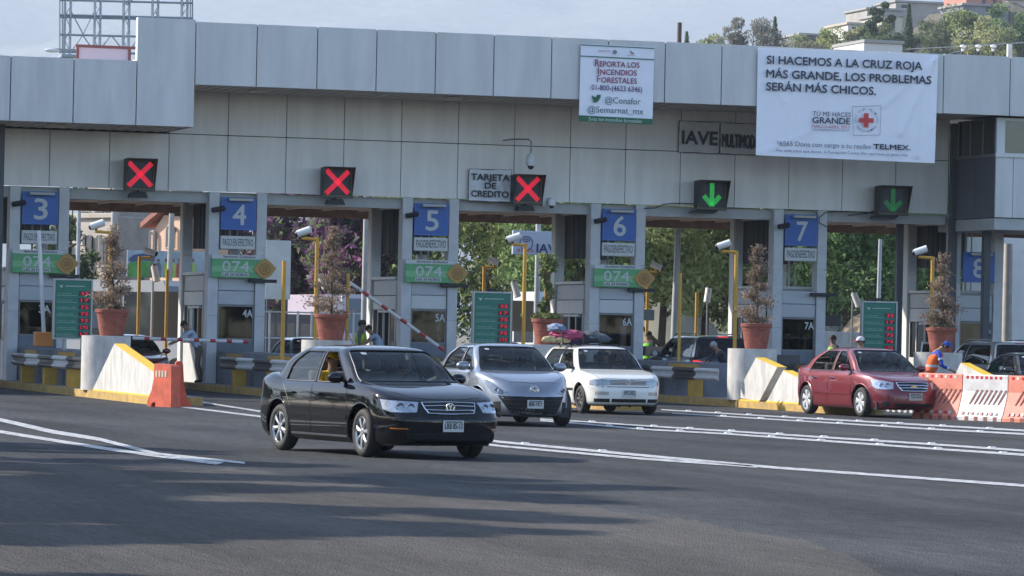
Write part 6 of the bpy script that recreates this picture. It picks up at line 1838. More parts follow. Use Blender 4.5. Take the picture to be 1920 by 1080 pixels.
# yellow camera poles -----------------------------------------------------------
POLE = mat('pole_yellow', (.54, .29, .03), .5, var=.06, scale=3)
def campole(u, vtop, Y, arm, label, z0=.17, cam_=True, tilt=.5, r=.047):
    p = W(u, vtop, Y); x, zt = p.x, p.z
    t = thing('camera_pole', label, 'camera pole', (x, Y, z0), 0, 'yellow camera poles')
    mb = MB(); mb.tube([(0, 0, 0), (0, 0, zt - z0)], r, 10); mb.build('pole', POLE, t, True)
    if arm:
        mb = MB(); mb.tube([(0, 0, zt - z0 - .04), (arm, 0, zt - z0 - .02)], r * .75, 8); mb.build('arm', POLE, t, True)
    if cam_:
        sx = -1 if arm < 0 else 1
        d = Vector((.86, -.40, .34)).normalized() if arm < 0 else Vector((-.86, .3, .36)).normalized()
        c = Vector((arm - .02 * sx, 0, zt - z0 + .13))
        mb = MB(); mb.tube([c - d * -.20, c - d * .13], [.088, .088], 14); o = mb.build('camera_housing', WHT, t, True)
        mb = MB(); mb.tube([c - d * .13, c - d * .18], [.085, .06], 14); mb.build('camera_back', BLACKM, o, True)
        mb = MB(); mb.tube([c, c + Vector((0, 0, -.13))], .03, 6); mb.build('camera_mount', BLACKM, t)
    return t
campole(207, 433, -9.6, -.36, 'yellow camera pole rising out of the leftmost dead conifer')
campole(595, 446, -9.6, -.38, 'yellow camera pole behind the broad dead conifer')
campole(985, 457, -9.6, -.34, 'yellow camera pole in front of the IAVE billboard')
campole(1381, 470, -9.6, -.38, 'yellow camera pole beside the spiral dead conifer')
campole(1749, 481, -9.6, -.38, 'yellow camera pole beside the open car door')
campole(262, 481, 5, .34, 'yellow pole with a white camera in front of the mural billboard', z0=0)
campole(908, 499, 5, .32, 'yellow pole with a white camera behind the price board of lane 5', z0=0)
campole(1215, 508, 5, .30, 'yellow pole with a white camera right of booth 6', z0=0)
campole(314, 505, 5, 0, 'plain yellow pole left of the man in pale blue', z0=0, cam_=False, r=.045)
campole(533, 489, -9, 0, 'plain yellow pole right of booth 4', cam_=False, r=.05)
campole(653, 512, -1.5, 0, 'plain yellow pole beside the person in the safety vest', cam_=False, r=.045)
campole(1276, 512, -6.5, 0, 'tall ochre pole just right of the grey lamp post', z0=1.0, cam_=False, r=.04)
campole(1307, 548, 9, 0, 'thin yellow pole among the trees behind the dark vehicle', z0=0, cam_=False, r=.05)
campole(1023, 520, 6, 0, 'ochre pole between the billboard and booth 6', z0=0, cam_=False, r=.03)
def cam_only(u, v, Y, d, label, L=.42):
    t = thing('security_camera', label, 'security camera', W(u, v, Y)); d = Vector(d).normalized(); c = Vector((0, 0, 0))
    mb = MB(); mb.tube([c, c + d * L], .095, 14); mb.build('housing', WHT, t, True)
    mb = MB(); mb.tube([c - d * .05, c], [.06, .09], 14); mb.build('camera_back', BLACKM, t, True)
    mb = MB(); mb.tube([(0, 0, 0), (.0, .1, -.25), (.0, .1, -3)], .025, 6); mb.build('post', mat('grey_post', (.3, .31, .32), .5, .4), t, True)
for a in ((289, 500, 5.5, (.15, -.3, -1), 'small white camera hanging beside the mural billboard'), (600, 515, 5.5, (.35, -.3, -1), 'white camera partly behind the broad dead conifer'),
          (963, 530, 4.5, (.25, -.3, -1), 'white camera pointing down left of the yellow pole of booth 5'), (1329, 541, 7, (-.2, -.2, -1), 'white camera pointing down in front of the trees'),
          (1601, 550, 6, (.3, -.3, -1), 'white camera against the trees left of the last price board')): cam_only(*a)

# price boards -------------------------------------------------------------------
PBG = mat('price_board_green', (.012, .16, .105), .45, var=.05, scale=3)
PBF = mat('price_board_frame', (.34, .36, .36), .4, .6)
LEDR = mat('price_led', (.25, .01, .03), .5, emis=(1, .02, .06), estr=.22)
LEDB = mat('price_led_field', (.05, .015, .02), .5)
def board(u0, u1, v0, v1, label, Y=-6.):
    a, b = W(u0, v0, Y), W(u1, v1, Y); w, h = b.x - a.x, a.z - b.z
    t = thing('price_board', label, 'price board', (a.x, Y, b.z), 0, 'green toll price boards')
    mb = MB(); mb.bbox(0, w, 0, .12, 0, h, .01); mb.build('board', PBG, t)
    mb = MB()
    for q in ((-.04, 0, -.04, h + .04), (w, w + .04, -.04, h + .04), (0, w, -.04, 0), (0, w, h, h + .04)): mb.box(q[0], q[1], -.02, .13, q[2], q[3])
    mb.build('frame', PBF, t)
    mb = MB(); mb.tube([(w * .3, .06, -.02), (w * .3, .06, -(b.z - .17))], .05); mb.tube([(w * .8, .06, -.02), (w * .8, .06, -(b.z - .17))], .05); mb.build('legs', PBF, t, True)
    mb = MB(); mb.add([(w * .10, -.004, h * .93), (w * .16, -.004, h * .90), (w * .22, -.004, h * .925), (w * .17, -.004, h * .86)], [[0, 3, 2, 1]])
    mb.box(w * .28, w * .82, -.004, -.002, h * .895, h * .905); mb.build('logo', SGW, t)
    rows = ['AUTOMOVILES', 'MOTOCICLETAS', 'AUTOBUSES 2-4 EJES', 'CAMION 2 EJES', 'CAMION 3-4 EJES', 'CAMION 5-6 EJES', 'EJE EXCEDENTE'][:7]
    vals = ['35', '17', '75', '75', '75', '175', '17']
    PT = mat('board_print', (.30, .42, .36), .5)
    for i, (r_, v_) in enumerate(zip(rows, vals)):
        lt = MB(); ld = MB(); lf = MB()
        z = h * (.80 - i * .118)
        put_text(lt, r_, (w * .06, 0, z - h * .045), (w * min(.58, .06 + .035 * len(r_)), 0, z - h * .045), h * .022, lift=.004)
        lt.box(w * .05, w * .62, -.004, -.002, z - h * .068, z - h * .061)
        lf.box(w * .66, w * .96, -.006, -.002, z - h * .065, z + h * .015)
        put_text(ld, v_, (w * .72, 0, z - h * .052), (w * .93, 0, z - h * .052), h * .052, off=.02, lift=.010)
        lt.build('row_lettering', PT, t); lf.build('price_field', LEDB, t); ld.build('price_digits', LEDR, t)
    mb = MB(); mb.bbox(w * .45, w * .62, .0, .5, h + .05, h + .12, .01); mb.tube([(w * .3, .06, h), (w * .5, .2, h + .1)], .02); mb.build('top_lamp', BLACKM, t)
    return t
board(104, 169, 525, 634, 'green price board at the far left beside the leftmost dead conifer')
board(890, 955, 549, 657, 'green price board between the silver sedan and the yellow pole')
board(1619, 1678, 567, 672, 'green price board behind the dark red sedan')

# barrier arms -------------------------------------------------------------------
ARMW = mat('arm_white', (.66, .65, .63), .5); ARMR = mat('arm_red', (.45, .04, .04), .5)
def gate_arm(p0, p1, n, label, r=.045, first=0, frac=.32):
    t = thing('lane_gate', label, 'lane gate', (0, 0, 0)); p0, p1 = Vector(p0), Vector(p1)
    for i in range(n):
        a, b = p0.lerp(p1, i / n), p0.lerp(p1, (i + 1) / n); m = a.lerp(b, frac)
        mb = MB(); mb.tube([a, m], r, 8); mb.build('red_segment' if i >= first else 'white_segment', ARMR if i >= first else ARMW, t, True)
        mb = MB(); mb.tube([m, b], r, 8); mb.build('white_segment', ARMW, t, True)
    return t
gate_arm(W(465, 641, -1.), W(249, 634, -1.), 7, 'lowered red and white barrier arm across the lane left of booth 4', first=0)
gate_arm(W(833, 657, -1.), W(655, 529, -1.), 5, 'red and white barrier arm slanting up left of booth 5')
gate_arm(W(83, 642, -5), W(73, 432, -5), 2, 'raised white barrier arm in front of booth 3', first=5, r=.05)
mb = MB(); a, b = W(66, 622, -5.0), W(98, 650, -5.0); mb.bbox(a.x, b.x, -5.1, -4.7, b.z, a.z, .02); solo(mb, 'barrier_motor', mat('motor_orange', (.60, .22, .05), .5), 'orange motor box of the raised arm in front of booth 3', 'motor box')
for (u0, v0, u1, v1, Y, m, nm, lab, cat) in ((158, 583, 186, 616, -4, GREYM, 'equipment_box', 'grey equipment box beside the leftmost terracotta pot', 'equipment box'),
        (288, 546, 352, 640, 6, mat('beige_screen', (.20, .185, .16), .7), 'screen_panel', 'tall brownish screen panel behind the man in pale blue', 'screen'),
        (945, 563, 1000, 622, 7, mat('beige_screen', (.2, .185, .16)), 'screen_panel', 'brownish screen panel right of the lane 5 price board', 'screen'),
        (1205, 580, 1227, 601, 3, GREYM, 'reader_box', 'dark grey reader box right of booth 6', 'equipment box'),
        (1540, 590, 1577, 612, 3, mat('dark_grey_board', (.08, .08, .085), .6), 'reader_box', 'dark grey shelter panel right of booth 7', 'equipment box'),
        (1211, 649, 1255, 668, 0, mat('brown_box', (.22, .16, .12), .7), 'carton', 'brown box on the wall right of booth 6', 'box'),
        (1453, 665, 1500, 700, -1, mat('slatted_box', (.10, .095, .09), .7, var=.3, scale=20, stretch=(1, 1, 8)), 'crate', 'dark slatted crate behind the two wedges', 'crate')):
    a, b = W(u0, v0, Y), W(u1, v1, Y); mb = MB(); mb.bbox(a.x, b.x, Y, Y + .35, b.z, a.z, .012); solo(mb, nm, m, lab, cat)

# ------------------------------------------------------------------ beyond the plaza
def tree(name, label, x, y, z0, h, cr, n, mats, trunk_h=.35, leaf=.16, seed=0, zs=.8, group=None, limbs=6, clumps=26, conifer=False, tr=None, cs=1.):
    t = thing(name, label, 'tree', (x, y, z0), 0, group)
    r_ = np.random.default_rng(seed + 17); rr = random.Random(seed)
    mb = MB(); r0 = tr or max(.08, h * .02)
    mb.tube([(0, 0, -.3), (.03 * h * .2, 0, h * trunk_h * .6), (0, .02 * h, h * trunk_h), (.02 * h, 0, h * .85)], [r0, r0 * .8, r0 * .65, r0 * .15], 8)
    for i in range(limbs):
        a = rr.uniform(0, 6.28); z = h * rr.uniform(trunk_h * .8, .7); L = cr * rr.uniform(.5, .95)
        mb.tube([(0, 0, z), (L * .5 * math.cos(a), L * .5 * math.sin(a), z + L * .25), (L * math.cos(a), L * math.sin(a), z + L * .6)], [r0 * .4, r0 * .28, r0 * .08], 5)
    mb.build('trunk', mat('bark', (.09, .065, .045), .9), t, True)
    cz = h * (trunk_h + (1 - trunk_h) * .5); rz_ = h * (1 - trunk_h) * .5
    if conifer:
        hh = r_.random(n); tier = np.abs(np.sin(hh * 26)) * .25 + .75
        rad = cr * (1 - hh) ** .8 * tier * (r_.random(n) ** .45); a = r_.random(n) * 6.283
        P = np.stack([rad * np.cos(a), rad * np.sin(a), h * (trunk_h + (1 - trunk_h) * hh) - rad * .15], 1)
    else:
        C = r_.normal(size=(clumps, 3)); C /= np.linalg.norm(C, axis=1)[:, None]; C *= (.35 + .55 * r_.random(clumps) ** .6)[:, None]
        C = C * np.array([cr, cr, rz_]); C[:, 2] += cz; C[:, 2] = np.maximum(C[:, 2], h * trunk_h * .9)
        S = cr * cs * (.22 + .22 * r_.random(clumps))
        k = r_.integers(0, clumps, n); D = r_.normal(size=(n, 3)); D /= np.linalg.norm(D, axis=1)[:, None]
        P = C[k] + D * (S[k] * (.55 + .5 * r_.random(n)))[:, None] * np.array([1, 1, zs])
    leaves(P, leaf * 1.1, mats, 'crown', t, r_, up=.5, kind=None, aspect=.42)
    return t
LF = {c: leafmat('leaf_' + c, tuple((2.6 if c in ('olive', 'yellow', 'green', 'olive2', 'green2') else 1.5) * (q * .78 + sum(v) / 3 * .22) for q in v)) for c, v in dict(olive=(.105, .135, .035), olive2=(.05, .075, .022), green=(.075, .125, .030), green2=(.035, .065, .018), yellow=(.15, .16, .045), dark=(.028, .05, .02), grey=(.13, .125, .10), grey2=(.08, .08, .06), brown=(.12, .10, .06), magenta=(.17, .035, .13), magenta2=(.09, .03, .085)).items()}
def WX(u, Y): return W(u, 600, Y).x
TR = [  # u, Y, height, radius, mats, label
    (905, 46, 12, 4.6, ('olive', 'olive2'), 'broad dark tree behind lane 5 price board', 22500),
    (985, 52, 13, 4.5, ('olive', 'dark'), 'dark leafy tree behind the IAVE billboard', 19500),
    (1045, 44, 11, 3.2, ('yellow', 'green'), 'lighter green tree seen through booth 6', 12000),
    (1085, 40, 10.5, 3.0, ('green', 'green2'), 'bright green tree between the piers of booth 6', 12000),
    (1245, 40, 12, 4.0, ('yellow', 'olive'), 'large pale olive tree left of the lamp post', 24000),
    (1325, 43, 12.5, 4.6, ('olive', 'olive2'), 'large olive tree right of the lamp post', 25500),
    (1420, 46, 11.5, 3.8, ('yellow', 'olive2'), 'olive tree behind the spiral dead conifer', 15000),
    (1505, 44, 11, 3.6, ('olive', 'dark'), 'olive tree glimpsed between the piers of booth 7', 13500),
    (1590, 36, 11.5, 3.9, ('green', 'green2'), 'glossy green tree left of the last price board', 22500),
    (1660, 38, 11, 3.4, ('green', 'green2'), 'glossy green tree right of the last price board', 16500),
    (1745, 42, 11, 3.4, ('green', 'dark'), 'green tree behind the number 8 booth', 13500),
    (125, 62, 8, 1.4, ('dark', 'green2'), 'dark cypress like tree beside the stone building', 6000),
    (815, 60, 13, 4.5, ('olive2', 'dark'), 'dark tree beyond booth 5', 13500),
    (1830, 50, 10, 3, ('green', 'dark'), 'low green tree right of the number 8', 9000),
]
for i, (u, Y, h, cr, ms, lab, n) in enumerate(TR):
    tree('tree', lab, WX(u, Y), Y, -.25, h, cr, n, [LF[m] for m in ms], trunk_h=.14, leaf=.105, seed=i * 3 + 1, clumps=34, group='trees behind the toll plaza')
# bougainvillea climbing behind lanes 4 and 5
for i, (u, Y, h, cr, n) in enumerate(((520, 56, 8.5, 2.2, 5000), (560, 58, 9.5, 3.0, 7000), (650, 50, 7.5, 2.6, 7000), (690, 50, 8.5, 2.4, 6000), (610, 62, 6.5, 2.4, 4000))):
    ms = [LF['magenta2'], LF['olive2']] if i % 2 == 0 else [LF['dark'], LF['magenta']]
    tree('bougainvillea', ['purple flowering bush at the left, right of booth 4', 'dark bush sprinkled with purple flowers right of booth 4', 'purple bush behind the broad dead conifer', 'bush with bright magenta flowers left of booth 5', 'low bush with purple flowers in the middle of lane 4'][i], WX(u, Y), Y, -.2, h, cr, n, ms, trunk_h=.08, leaf=.15, seed=40 + i, clumps=22, group='bougainvilleas behind lane 4')

# stone building with pointed windows -------------------------------------------------
STN = mat('pale_stone', (.40, .355, .30), .85, var=.16, scale=1.2, bump=.3, bscale=6)
WND = mat('dull_window', (.10, .13, .15), .3)
def at(u, v, Y): return W(u, v, Y)
Yb = 66
t = thing('stone_building', 'pale stone building with pointed arch windows at the far left', 'building', (0, 0, 0))
a, b = at(146, 373, Yb), at(203, 373, Yb)
mb = MB(); mb.bbox(a.x, b.x, Yb, Yb + 5, 6.2, a.z + 1.5, .05); mb.build('tower_wall', STN, t)
a2 = at(133, 440, Yb); c2 = at(232, 440, Yb)
mb = MB(); mb.bbox(a2.x, c2.x, Yb - .6, Yb + 5, -.2, 6.3, .05); mb.build('lower_wall', STN, t)
mb = MB(); mb.bbox(a2.x - .1, c2.x + .1, Yb - .75, Yb - .3, 6.2, 6.42, .03); mb.bbox(a.x - .1, b.x + .1, Yb - .15, Yb + .1, a.z - .5, a.z - .3, .03); mb.build('cornice', STN, t)
def turn(t, px, py, a=R(-65), sx=1.42):
    """swing a house about its right front corner so that its front catches the sun"""
    t.rotation_euler = (0, 0, a); t.scale = (sx, 1, 1)
    p = Vector((px, py, 0)); t.location = p - Matrix.Rotation(a, 3, 'Z') @ Vector((px * sx, py, 0))
def arch_win(u0, u1, v0, v1, Y, root, m=WND, name='window'):
    p, q = at(u0, v0, Y), at(u1, v1, Y); w = q.x - p.x; hw = w / 2; cx = p.x + hw; zb, zt = q.z, p.z; zs = zt - w * .7
    poly = [(cx - hw, Y, zb), (cx + hw, Y, zb), (cx + hw, Y, zs), (cx + hw * .7, Y, zs + (zt - zs) * .6), (cx, Y, zt), (cx - hw * .7, Y, zs + (zt - zs) * .6), (cx - hw, Y, zs)]
    mb = MB(); P = [(x, y + .10, z) for x, y, z in poly]; mb.prism(P, (0, .03, 0)); o = mb.build(name, m, root)
    mb = MB()
    for i in range(len(poly)): mb.tube([(poly[i][0], Y - .02, poly[i][2]), (poly[(i + 1) % len(poly)][0], Y - .02, poly[(i + 1) % len(poly)][2])], .06, 4)
    mb.prism([(x, y - .012, z) for x, y, z in poly], (0, .01, 0)) if False else None
    mb.build('frame', STN, o)
for u0, u1, v0, v1 in ((148, 153, 391, 420), (157, 165, 392, 415), (169, 175, 395, 415), (179, 185, 390, 412), (190, 198, 387, 410)): arch_win(u0, u1, v0, v1, Yb - .14, t)
for u0, u1, v0, v1 in ((139, 144, 452, 500), (172, 180, 437, 458), (190, 194, 440, 505), (211, 216, 440, 500), (222, 228, 445, 500)): arch_win(u0, u1, v0, v1, Yb - .72, t, DARKV)
arch_win(170, 181, 481, 510, Yb - .72, t, DARKV, 'doorway')
turn(t, c2.x, Yb)
# peach house with a red gable roof
Yh = 48; PE = mat('peach_wall', (.62, .40, .28), .8, var=.07, scale=1.5)
t = thing('peach_house', 'sunlit peach coloured house with a reddish overhanging roof left of booth 4', 'house', (0, 0, 0))
p = at(274, 425, Yh); q = at(338, 425, Yh); pk = at(303, 397, Yh)
mb = MB(); mb.prism([(p.x, Yh, -.2), (q.x + .4, Yh, -.2), (q.x + .4, Yh, pk.z - .2), (pk.x, Yh, pk.z - .1), (p.x, Yh, p.z - .3)], (0, 2.2, 0)); mb.build('wall', PE, t)
e0 = at(264, 425, Yh)
mb = MB(); mb.prism([(e0.x, Yh - .3, e0.z), (pk.x + .1, Yh - .3, pk.z + .05), (pk.x + .1, Yh - .3, pk.z + .28), (e0.x, Yh - .3, e0.z + .2)], (0, 2.6, 0)); mb.prism([(pk.x + .101, Yh - .3, pk.z + .05), (q.x + .5, Yh - .3, pk.z + .05), (q.x + .5, Yh - .3, pk.z + .28), (pk.x + .101, Yh - .3, pk.z + .28)], (0, 2.6, 0))
mb.build('roof', mat('red_roof', (.30, .12, .08), .8, var=.2, scale=3), t)
arch_win(279, 287, 431, 470, Yh - .1, t, mat('pale_window', (.35, .45, .48), .2)); arch_win(316, 329, 421, 465, Yh - .1, t, MATS['pale_window'])
turn(t, q.x, Yh)
# grey block behind and dark shed roofs
t = thing('grey_house', 'shadowy blue grey building with a flat roof behind the peach house', 'house', (0, 0, 0))
Yg = 76; p = at(232, 378, Yg); q = at(345, 378, Yg)
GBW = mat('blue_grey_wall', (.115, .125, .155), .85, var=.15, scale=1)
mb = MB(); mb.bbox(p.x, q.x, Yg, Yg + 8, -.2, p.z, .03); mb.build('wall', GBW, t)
p2, q2 = at(262, 388, Yg - .6), at(303, 391, Yg - .6); mb = MB(); mb.bbox(p2.x, q2.x, Yg - .7, Yg - .02, q2.z, p2.z, .02); mb.build('canopy_slab', mat('pale_slab', (.55, .52, .5), .7), t)
for u in (245, 259, 273): 
    w0, w1 = at(u, 440, Yg), at(u + 11, 468, Yg); mb = MB(); mb.box(w0.x, w1.x, Yg - .03, Yg - .01, w1.z, w0.z); mb.build('window', mat('slate_window', (.16, .19, .23), .3), t)
# mural billboard
Ym = 43
t = thing('mural_billboard', 'long painted billboard with green hills and figures in coloured vests beyond booth 4', 'billboard', (0, 0, 0))
p, q = at(238, 469, Ym), at(386, 522, Ym); w_ = q.x - p.x; h_ = p.z - q.z
def quad(root, name, pts, m, dy=0.):
    mb = MB(); mb.add([at(u, v, Ym - .10 - dy) for u, v in pts], [list(range(len(pts)))[::-1]]); o = mb.build(name, m, root); return o
mb = MB(); mb.bbox(p.x, q.x, Ym - .08, Ym, q.z, p.z, .02); mb.build('board', mat('mural_sky', (.30, .38, .42), .6, var=.2, scale=1.5), t)
mb = MB(); mb.tube([(p.x + .6, Ym + .1, -.2), (p.x + .6, Ym + .1, p.z)], .1); mb.tube([(q.x - .6, Ym + .1, -.2), (q.x - .6, Ym + .1, p.z)], .1); mb.build('legs', STEEL, t)
quad(t, 'painted_hill', [(239, 495), (252, 490), (280, 490), (300, 496), (300, 521), (239, 519)], mat('mural_green', (.07, .27, .06), .6, var=.3, scale=2))
quad(t, 'painted_car', [(241, 486), (250, 478), (268, 475), (290, 480), (290, 490), (262, 488), (246, 492)], mat('mural_blue', (.06, .08, .16), .6), .002)
for i, (u, cc) in enumerate(((286, (.25, .10, .10)), (297, (.14, .14, .22)), (312, (.30, .45, .05)), (325, (.30, .42, .08)), (336, (.42, .06, .05)), (347, (.40, .08, .05)), (362, (.3, .4, .1)))):
    quad(t, 'painted_figure', [(u - 5, 521), (u - 5.5, 500), (u - 3, 493), (u + 3, 493), (u + 5.5, 500), (u + 5, 521)], mat('mural_fig_%d' % i, cc, .6, var=.2, scale=4), .004)
    quad(t, 'painted_head', [(u - 2.2, 491), (u - 2.2, 485), (u + 2.2, 485), (u + 2.2, 491)], mat('mural_skin', (.16, .10, .08), .7), .004)
# white map board
Yw = 42; t = thing('white_board', 'tall faded white board standing right of booth 4', 'billboard', (0, 0, 0))
p, q = at(499, 450, Yw), at(544, 562, Yw)
mb = MB(); mb.bbox(p.x, q.x, Yw, Yw + .1, q.z, p.z, .02); mb.build('board', mat('faded_board', (.42, .45, .42), .6, col2=(.52, .53, .50), scale=1.5), t)
mb = MB()
for u in (506, 540): x = at(u, 500, Yw).x; mb.tube([(x, Yw + .2, -.2), (x, Yw + .2, p.z)], .07)
mb.build('legs', STEEL, t)
# IAVE billboard
Yi = 22; t = thing('billboard', 'white roadside billboard with IAVE and radio wave rings', 'billboard', (0, 0, 0))
p, q = at(962, 432, Yi), at(1075, 480, Yi)
mb = MB(); mb.bbox(p.x, q.x, Yi, Yi + .12, q.z, p.z, .02); mb.build('board', mat('billboard_white', (.50, .54, .62), .5), t)
x = at(1013, 500, Yi).x; mb = MB(); mb.tube([(x, Yi + .3, -.1), (x, Yi + .3, p.z + .4)], .09, 10); mb.build('post', mat('pale_pipe', (.4, .4, .38), .5), t, True)
mb = MB(); put_text(mb, 'IAVE', at(1006, 473, Yi - .01), at(1054, 475.5, Yi - .01), (at(1006, 457, Yi).z - at(1006, 473, Yi).z), off=.02, lift=.01); mb.build('lettering', mat('navy_print', (.02, .05, .17), .5), t)
mb = MB(); c = at(987, 456, Yi - .02); 
for r0 in (.22, .14, .07):
    aa = np.linspace(R(200) if r0 > .2 else R(35), R(-140) if r0 > .2 else R(145), 22) if r0 > .2 else np.linspace(R(35), R(145), 10)
    mb.tube([(c.x + r0 * math.cos(a), c.y, c.z + r0 * math.sin(a)) for a in aa], .013, 4)
mb.build('wave_rings', mat('navy_print', (.02, .05, .17)), t)
mb = MB(); c2 = at(986, 469, Yi - .02)
for i in range(4): mb.box(c2.x - .28 + i * .15, c2.x - .19 + i * .15, c2.y, c2.y + .005, c2.z - .06, c2.z + .04)
mb.build('small_pink_symbols', mat('pink_print', (.50, .22, .26), .5), t)
# lamp posts and utility poles
LPM = mat('lamp_post_grey', (.38, .40, .41), .5, .3, var=.1, scale=2); CPM = mat('concrete_post', (.36, .34, .31), .85, var=.12, scale=3)
def post(u0, v0, Y, r, label, m, top=9, tilt=0., lamp=None, name='lamp_post'):
    p = at(u0, v0, Y); t = thing(name, label, 'post', (p.x, Y, -.2))
    mb = MB(); mb.tube([(0, 0, 0), (tilt, 0, top)], [r * 1.15, r * .8], 12); mb.build('pole', m, t, True)
    if lamp:
        mb = MB(); mb.tube([(tilt, 0, top - .3), (tilt + lamp * .5, 0, top), (tilt + lamp, 0, top)], .04, 6); mb.build('arm', m, t, True); mb = MB(); mb.ell((tilt + lamp, 0, top - .05), (.30, .12, .08)); mb.build('lamp_head', WHT, t, True)
post(1263, 600, 4.0, .105, 'tall grey tapering lamp post between two olive trees', LPM, 4.9, .08)
post(1645, 600, 20, .075, 'slim pale post above the last price board', LPM, 5.2, .05)
post(683, 600, 30, .11, 'concrete post left of booth 5', CPM, 12)
post(316, 500, 40, .10, 'concrete post in front of the peach house', CPM, 12, .15)
post(207, 500, 44, .14, 'concrete post in front of the stone building', CPM, 12, .25, lamp=-2.6)
post(224, 500, 70, .13, 'thin far concrete post beside the stone building', CPM, 9.5, 0, lamp=1.1)
post(146, 500, 60, .09, 'thin metal post left of the stone building', LPM, 9)
post(1888, 600, 10, .16, 'concrete post under the control cabin', CPM, 4.9, 0)
# vans and truck in the queue behind lane 3
def van(u, v, Y, rz, label, paint, L=5.4, Wd=2.0, H=2.5, name='van', boxy=False):
    p = at(u, v, Y); t = thing(name, label, 'van', (p.x, Y, -.2 if Y > 62 else 0), rz)
    mb = MB(); prof = [(-L / 2, .45), (-L / 2, H - .12), (-L / 2 + .12, H), (L / 2 - 1.5, H), (L / 2 - .75, 1.35), (L / 2 - .05, 1.12), (L / 2, .9), (L / 2, .4)]
    if boxy: prof = [(-L / 2, .5), (-L / 2, H - .12), (-L / 2 + .12, H), (L / 2 - .25, H), (L / 2 - .05, 1.4), (L / 2, .9), (L / 2, .4)]
    mb.prism([(x, -Wd / 2, z) for x, z in prof], (0, Wd, 0)); mb.build('body', paint, t)
    mb = MB(); 
    a, b_ = (prof[3], prof[4]); n = Vector((b_[1] - a[1], 0, a[0] - b_[0])).normalized() * (-1); n = Vector((abs(n.x), 0, abs(n.z)))
    q0, q1 = Vector((a[0], 0, a[1])).lerp(Vector((b_[0], 0, b_[1])), .1) + n * .01, Vector((a[0], 0, a[1])).lerp(Vector((b_[0], 0, b_[1])), .92) + n * .01
    mb.add([(q0.x, -Wd * .43, q0.z), (q0.x, Wd * .43, q0.z), (q1.x, Wd * .46, q1.z), (q1.x, -Wd * .46, q1.z)], [[0, 3, 2, 1]]); mb.build('windscreen', mat('dark_van_glass', (.04, .05, .06), .08, coat=1.), t)
    for sd in (1, -1):
        for x0, x1 in ((L / 2 - 1.65, L / 2 - 1.0), (L / 2 - 2.9, L / 2 - 1.9), (L / 2 - 4.2, L / 2 - 3.0)):
            mb = MB(); mb.box(x0, x1, sd * (Wd / 2 + .004), sd * (Wd / 2 + .012), 1.35, H - .35); mb.build('side_window', MATS['dark_van_glass'], t)
        for x in (L / 2 - .95, -L / 2 + 1.0):
            mb = MB(); mb.lathe([(0, -.1), (.34, -.1), (.36, -.06), (.36, .1), (0, .1)], 20, (x, sd * (Wd / 2 - .06), .36), 'y'); mb.build('wheel', TYRE, t, True)
        mb = MB(); mb.bbox(L / 2 - .02, L / 2 + .03, sd * Wd * .28, sd * Wd * .45, .78, 1.0, .01); mb.build('headlight', LAMP, t)
    mb = MB(); mb.bbox(L / 2, L / 2 + .03, -Wd * .24, Wd * .24, .74, .98, .01); mb.build('grille', BLACKP, t)
WV = mat('white_van_paint', (.62, .62, .62), .35, coat=.6)
van(262, 600, 16, -math.pi / 2 + .75, 'tall white van queuing behind the leftmost dead conifer', WV, H=3.0, L=6.2, Wd=2.2)
van(312, 600, 22, -math.pi / 2 + .1, 'white van behind the screen panel left of booth 4', WV, H=2.3)
van(508, 600, 46, .1, 'small dark truck parked on the far road right of booth 4', mat('dark_truck_paint', (.03, .035, .045), .4, coat=.5), L=5, H=2.2, name='truck', boxy=True)
van(646, 600, 48, -math.pi / 2, 'white and violet bus far behind the broad dead conifer', mat('violet_white_paint', (.5, .44, .52), .4, coat=.5), L=9, Wd=2.4, H=3.0, name='bus', boxy=True)
van(1040, 600, 30, -math.pi / 2, 'white van behind the green twisted creeper', WV, H=3.1, L=6, Wd=2.2)
# white wall, dirt bank and low walls to the right, reddish wall far behind lane 4
mb = MB(); p, q = at(1888, 428, 32), at(2010, 600, 32); mb.prism([(p.x, 36, -.25), (p.x + 9, 24, -.25), (p.x + 9.4, 24.3, -.25), (p.x + .4, 36.3, -.25)], (0, 0, p.z)); solo(mb, 'white_wall', mat('white_render', (.85, .84, .82), .85, var=.06, scale=1.5, bump=.5, bscale=3), 'bright white rendered wall at the right edge beneath the cabin', 'wall')
bank = MB(); N = 24; rb = random.Random(5); vs = []
x0b, x1b = at(1560, 600, 30).x, at(2010, 600, 30).x
for j in range(8):
    for i in range(N + 1):
        s = i / N; hh = (.4 + 2.6 * math.exp(-((s - .22) / .16) ** 2) + 3.6 * max(0, s - .7) * 2.2)
        vs.append((x0b + (x1b - x0b) * s, 25 + j * 1.0, -.25 + hh * (j / 7) ** .8 + rb.uniform(-.12, .12)))
bank.add(vs, [[j * (N + 1) + i, j * (N + 1) + i + 1, (j + 1) * (N + 1) + i + 1, (j + 1) * (N + 1) + i] for j in range(7) for i in range(N)])
o = bank.build('dirt_bank', mat('sandy_soil', (.30, .22, .14), .95, var=.3, scale=1.5, bump=.5, bscale=4), None, True); props(o, 'sandy bank of bare soil behind the booths at the right', None, kind='structure')
mb = MB(); p, q = at(1575, 622, 18), at(1640, 650, 18); mb.bbox(p.x - 1, q.x + 1.2, 18, 18.3, -.2, p.z, .02); solo(mb, 'low_wall', WHC, 'low white wall left of the last price board', 'wall')
mb = MB(); p, q = at(470, 520, 64), at(800, 600, 64); mb.bbox(p.x, q.x, 64, 64.4, -.25, 3.2, .03); solo(mb, 'brick_red_wall', mat('brick_red', (.22, .085, .065), .85, var=.2, scale=2), 'brick red wall behind the purple bushes', 'wall')
